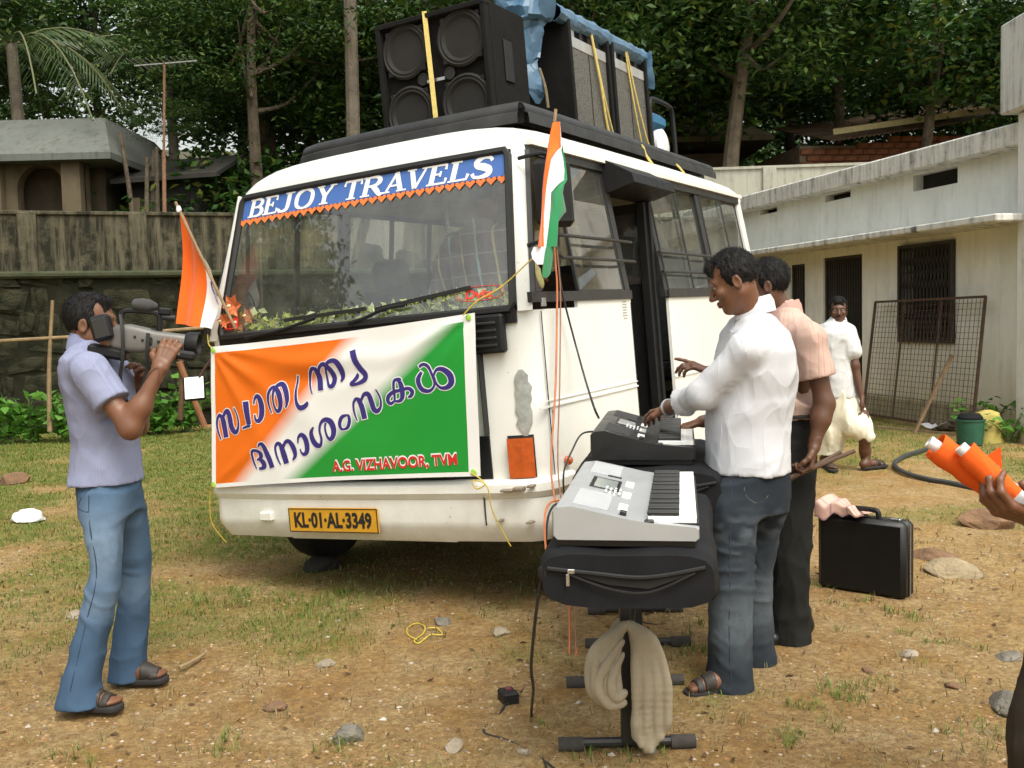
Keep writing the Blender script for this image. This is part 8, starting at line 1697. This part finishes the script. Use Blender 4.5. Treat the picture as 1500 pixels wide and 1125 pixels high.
# ---- far wood closing the view
W5 = []
for i in range(22):
    if i in (5,6): continue
    x = -34+i*3.6+R5.uniform(-1,1); y = 38+R5.uniform(0,9); P, c = crown_pts(300+i, (3.6,3.2,4.4), 60, 4600, .7); V, F_ = leaves(P+np.array([x,y,bank(x,35)+3.6+R5.uniform(-1,1.2)]), .38, .20, 400+i); W5.append((V,F_))
V, F_ = joinm(W5); prop(raw('distant_wood', V, F_, LEAF), 'dense dark wood closing the view behind the houses', None, None, 'stuff')
US = []
for i in range(30):
    x = R5.uniform(-16,16); y = wall_y(x)+R5.uniform(5.0,11); P, c = crown_pts(500+i, (1.5,1.2,1.1), 22, 900, .32); V, F_ = leaves(P+np.array([x,y,bank(x,y)+.7]), .22, .12, 600+i); US.append((V,F_))
V, F_ = joinm(US); prop(raw('undergrowth', V, F_, LEAF2), 'dense green undergrowth on the bank behind the walls', None, None, 'stuff')
# ---- leafy weeds at the foot of the left wall
def weed(label, x, y, h, n, seed, L=.10):
    r = np.random.RandomState(seed); e = prop(empty('weed_plant', (x,y,gh(x,y))), label, 'plant', 'weeds at the wall foot'); st = MB(); Pl = []
    for i in range(n):
        tp_ = np.array([r.uniform(-.35,.35),r.uniform(-.2,.2),h*r.uniform(.55,1.1)]); cu = catmull([np.array([r.uniform(-.08,.08),0,0]),tp_*.55+np.array([0,0,.05]),tp_],4); st.tube(cu,.006,4); 
        for t in np.linspace(.25,1,9): Pl.append(cu[int(t*(len(cu)-1))]+r.normal(size=3)*.05)
    V, F_ = leaves(np.array(Pl), L*1.3, L, seed, .1); raw('leaves', V, F_, leafcol('weed_leaf',[(.07,.20,.025),(.12,.28,.04),(.09,.23,.035)],.45,.3) if 'weed_leaf' not in bpy.data.materials else bpy.data.materials['weed_leaf'], e); st.build('stems', mat('weed_stem',(.12,.16,.05),.7,.3,9), e)
for k_,(p_,h_,l_) in enumerate((((-6.552,13.213,0),.6,'leafy weed at the left edge below the stone wall'),((-6.304,13.307,0),.55,'leafy weed just left of the fence stake'),((-5.768,13.201,0),.6,'leafy weed behind the back of the cameraman'),((-5.058,13.809,0),.5,'low weed in front of the camcorder below the wall'),((-4.848,13.925,0),.45,'small weed beside the dark stake'),((-4.529,14.186,0),.7,'green weed at the foot of the slanting prop'),((5.368,11.631,0),.4,'weed growing behind the green bin'),((5.412,11.112,0),.35,'weed at the foot of the white column'))): weed(l_, p_[0], p_[1], h_, 16 if k_ < 6 else 9, 700+k_, .12 if k_ < 6 else .08)
# ---- grass
def grass_field(name, label, n, reg, dens, h0, seed, m, tuft=1, spread=.03):
    r = np.random.RandomState(seed); X = r.uniform(reg[0],reg[1],n*6); u = r.uniform(0,1,n*6); Y = reg[2]+(reg[3]-reg[2])*u**1.4; k = r.uniform(0,1,n*6) < dens(X,Y); X = X[k][:n]; Y = Y[k][:n]
    if tuft > 1: X = np.repeat(X,tuft)+r.normal(size=len(X)*tuft)*spread; Y = np.repeat(Y,tuft)+r.normal(size=len(Y)*tuft)*spread
    Z = ghn(X,Y); n_ = len(X); h = h0*r.uniform(.3,1.3,n_); a = r.uniform(0,2*pi,n_); b = h*r.uniform(.4,1.7,n_); w = r.uniform(.0008,.0018,n_)*(1+Y*.12); dx,dy = np.cos(a),np.sin(a)
    P0 = np.stack([X-dy*w,Y+dx*w,Z-.004],1); P1 = np.stack([X+dy*w,Y-dx*w,Z-.004],1); P2 = np.stack([X+dx*b*.4+dy*w*.7,Y+dy*b*.4-dx*w*.7,Z+h*.65],1); P3 = np.stack([X+dx*b*.4-dy*w*.7,Y+dy*b*.4+dx*w*.7,Z+h*.65],1); P4 = np.stack([X+dx*b,Y+dy*b,Z+h*.9],1)
    V = np.stack([P0,P1,P2,P3,P4],1).reshape(-1,3); I = np.arange(n_)*5; F_ = [tuple(q) for q in np.stack([I,I+1,I+2,I+3],1)]+[tuple(q) for q in np.stack([I+3,I+2,I+4],1)]
    return prop(raw(name, V, F_, m), label, None, None, 'stuff')
GRASS = leafcol('grass_blade', [(.07,.13,.018),(.12,.19,.028),(.16,.21,.04),(.26,.24,.08)], .55, .25)
DRY = leafcol('dry_grass', [(.24,.19,.09),(.14,.14,.05),(.30,.25,.13),(.08,.105,.028)], .6, .2)
turf1 = lambda X,Y: turf(X,Y)**1.2
grass_field('grass', 'short patchy green grass over the yard', 34000, (-7,6,3.0,15.5), lambda X,Y: turf1(X,Y)*np.where(X<.5,1,.5), .026, 1, GRASS, 5, .05)
def clumps(X,Y):
    d = np.zeros(len(X))
    for cx,cy,s in CL: d = np.maximum(d, np.exp(-((X-cx)**2+(Y-cy)**2)/s**2))
    return d
CL = [(p_[0],p_[1],s_*.8) for p_,s_ in (((-0.654,3.504,0),.09),((-0.378,4.081,0),.05),((-1.082,3.575,0),.10),((-1.892,4.017,0),.08),((0.208,3.499,0),.12),((1.563,3.477,0),.12),((0.997,3.761,0),.22),((1.268,3.882,0),.2),((0.462,3.428,0),.10),((0.735,4.496,0),.25),((1.78,4.935,0),.25),((1.621,5.067,0),.18),((0.985,3.454,0),.12),((0.34,4.174,0),.12),((-1.585,5.475,0),.25),((-0.201,5.102,0),.12),((-1.634,3.607,0),.15),((-1.17,5.438,0),.3),((1.824,4.323,0),.15))]
grass_field('grass_tufts', 'ragged tufts of green grass on the bare soil', 1500, (-2.6,2.7,2.9,6.6), lambda X,Y: clumps(X,Y)*np.clip((fbm(np.stack([X,Y,X*0],1),9,2,3)-.42)*5,0,1), .036, 2, GRASS, 11, .022)
grass_field('dry_grass', 'thin straw coloured blades among the soil and stones', 1600, (-3,3.2,2.8,7.5), lambda X,Y: .25+0*X, .045, 3, DRY, 3, .02)
for p_,k_ in (((1.745,5.106,0),0),): pass
# ---- loose gravel
def gravel(name, label, n, reg, s0, s1, m, seed):
    r = np.random.RandomState(seed); X = r.uniform(reg[0],reg[1],n*4); Y = reg[2]+(reg[3]-reg[2])*r.uniform(0,1,n*4)**1.8; k = fbm(np.stack([X,Y,X*0],1),1.7,2,33)+r.uniform(-.25,.25,n*4) > .48; X = X[k][:n]; Y = Y[k][:n]; n = len(X); Z = ghn(X,Y)
    s = s0+(s1-s0)*r.uniform(0,1,n)**4; base = np.array([(1,0,0),(-1,0,0),(0,1,0),(0,-1,0),(0,0,.7),(0,0,-.5)]); V = base[None]*s[:,None,None]*r.uniform(.6,1.3,(n,6,1)); a = r.uniform(0,pi,n); c,s_ = np.cos(a)[:,None],np.sin(a)[:,None]; x = V[...,0]*c-V[...,1]*s_; y = V[...,0]*s_+V[...,1]*c
    V = np.stack([x+X[:,None],y*.8+Y[:,None],V[...,2]*.8+Z[:,None]+.001],-1).reshape(-1,3); fb = np.array([(0,2,4),(2,1,4),(1,3,4),(3,0,4),(2,0,5),(1,2,5),(3,1,5),(0,3,5)]); F_ = (np.arange(n)[:,None,None]*6+fb[None]).reshape(-1,3)
    return prop(raw(name, V, F_, m), label, None, None, 'stuff')
GRV = leafcol('gravel_stone', [(.18,.11,.05),(.38,.26,.13),(.27,.13,.05),(.40,.33,.24),(.12,.08,.05)], .9, 0)
gravel('gravel', 'loose gravel and laterite crumbs scattered over the yard', 26000, (-3.4,3.6,2.8,9), .0028, .013, GRV, 5)
GRV2 = leafcol('pale_chips', [(.45,.41,.34),(.33,.29,.24),(.50,.47,.41)], .85, 0)
gravel('stone_chips', 'pale stone chips scattered over the yard', 220, (-3.4,3.6,2.8,8), .006, .020, GRV2, 6)
LIT = leafcol('dead_leaf', [(.13,.07,.03),(.08,.045,.024),(.20,.12,.055)], .8, 0)
r_ = np.random.RandomState(9); X = r_.uniform(-3.5,3.6,700); Y = 2.9+5*r_.uniform(0,1,700)**1.5; V, F_ = leaves(np.stack([X,Y,ghn(X,Y)+.006],1), .035, .018, 9, 0); V[:,2] = np.minimum(V[:,2], np.repeat(ghn(X,Y),4)+.016); V[:,2] = np.maximum(V[:,2], np.repeat(ghn(X,Y),4)+.001); prop(raw('leaf_litter', V, F_, LIT), 'dead leaves and chips on the soil', None, None, 'stuff')
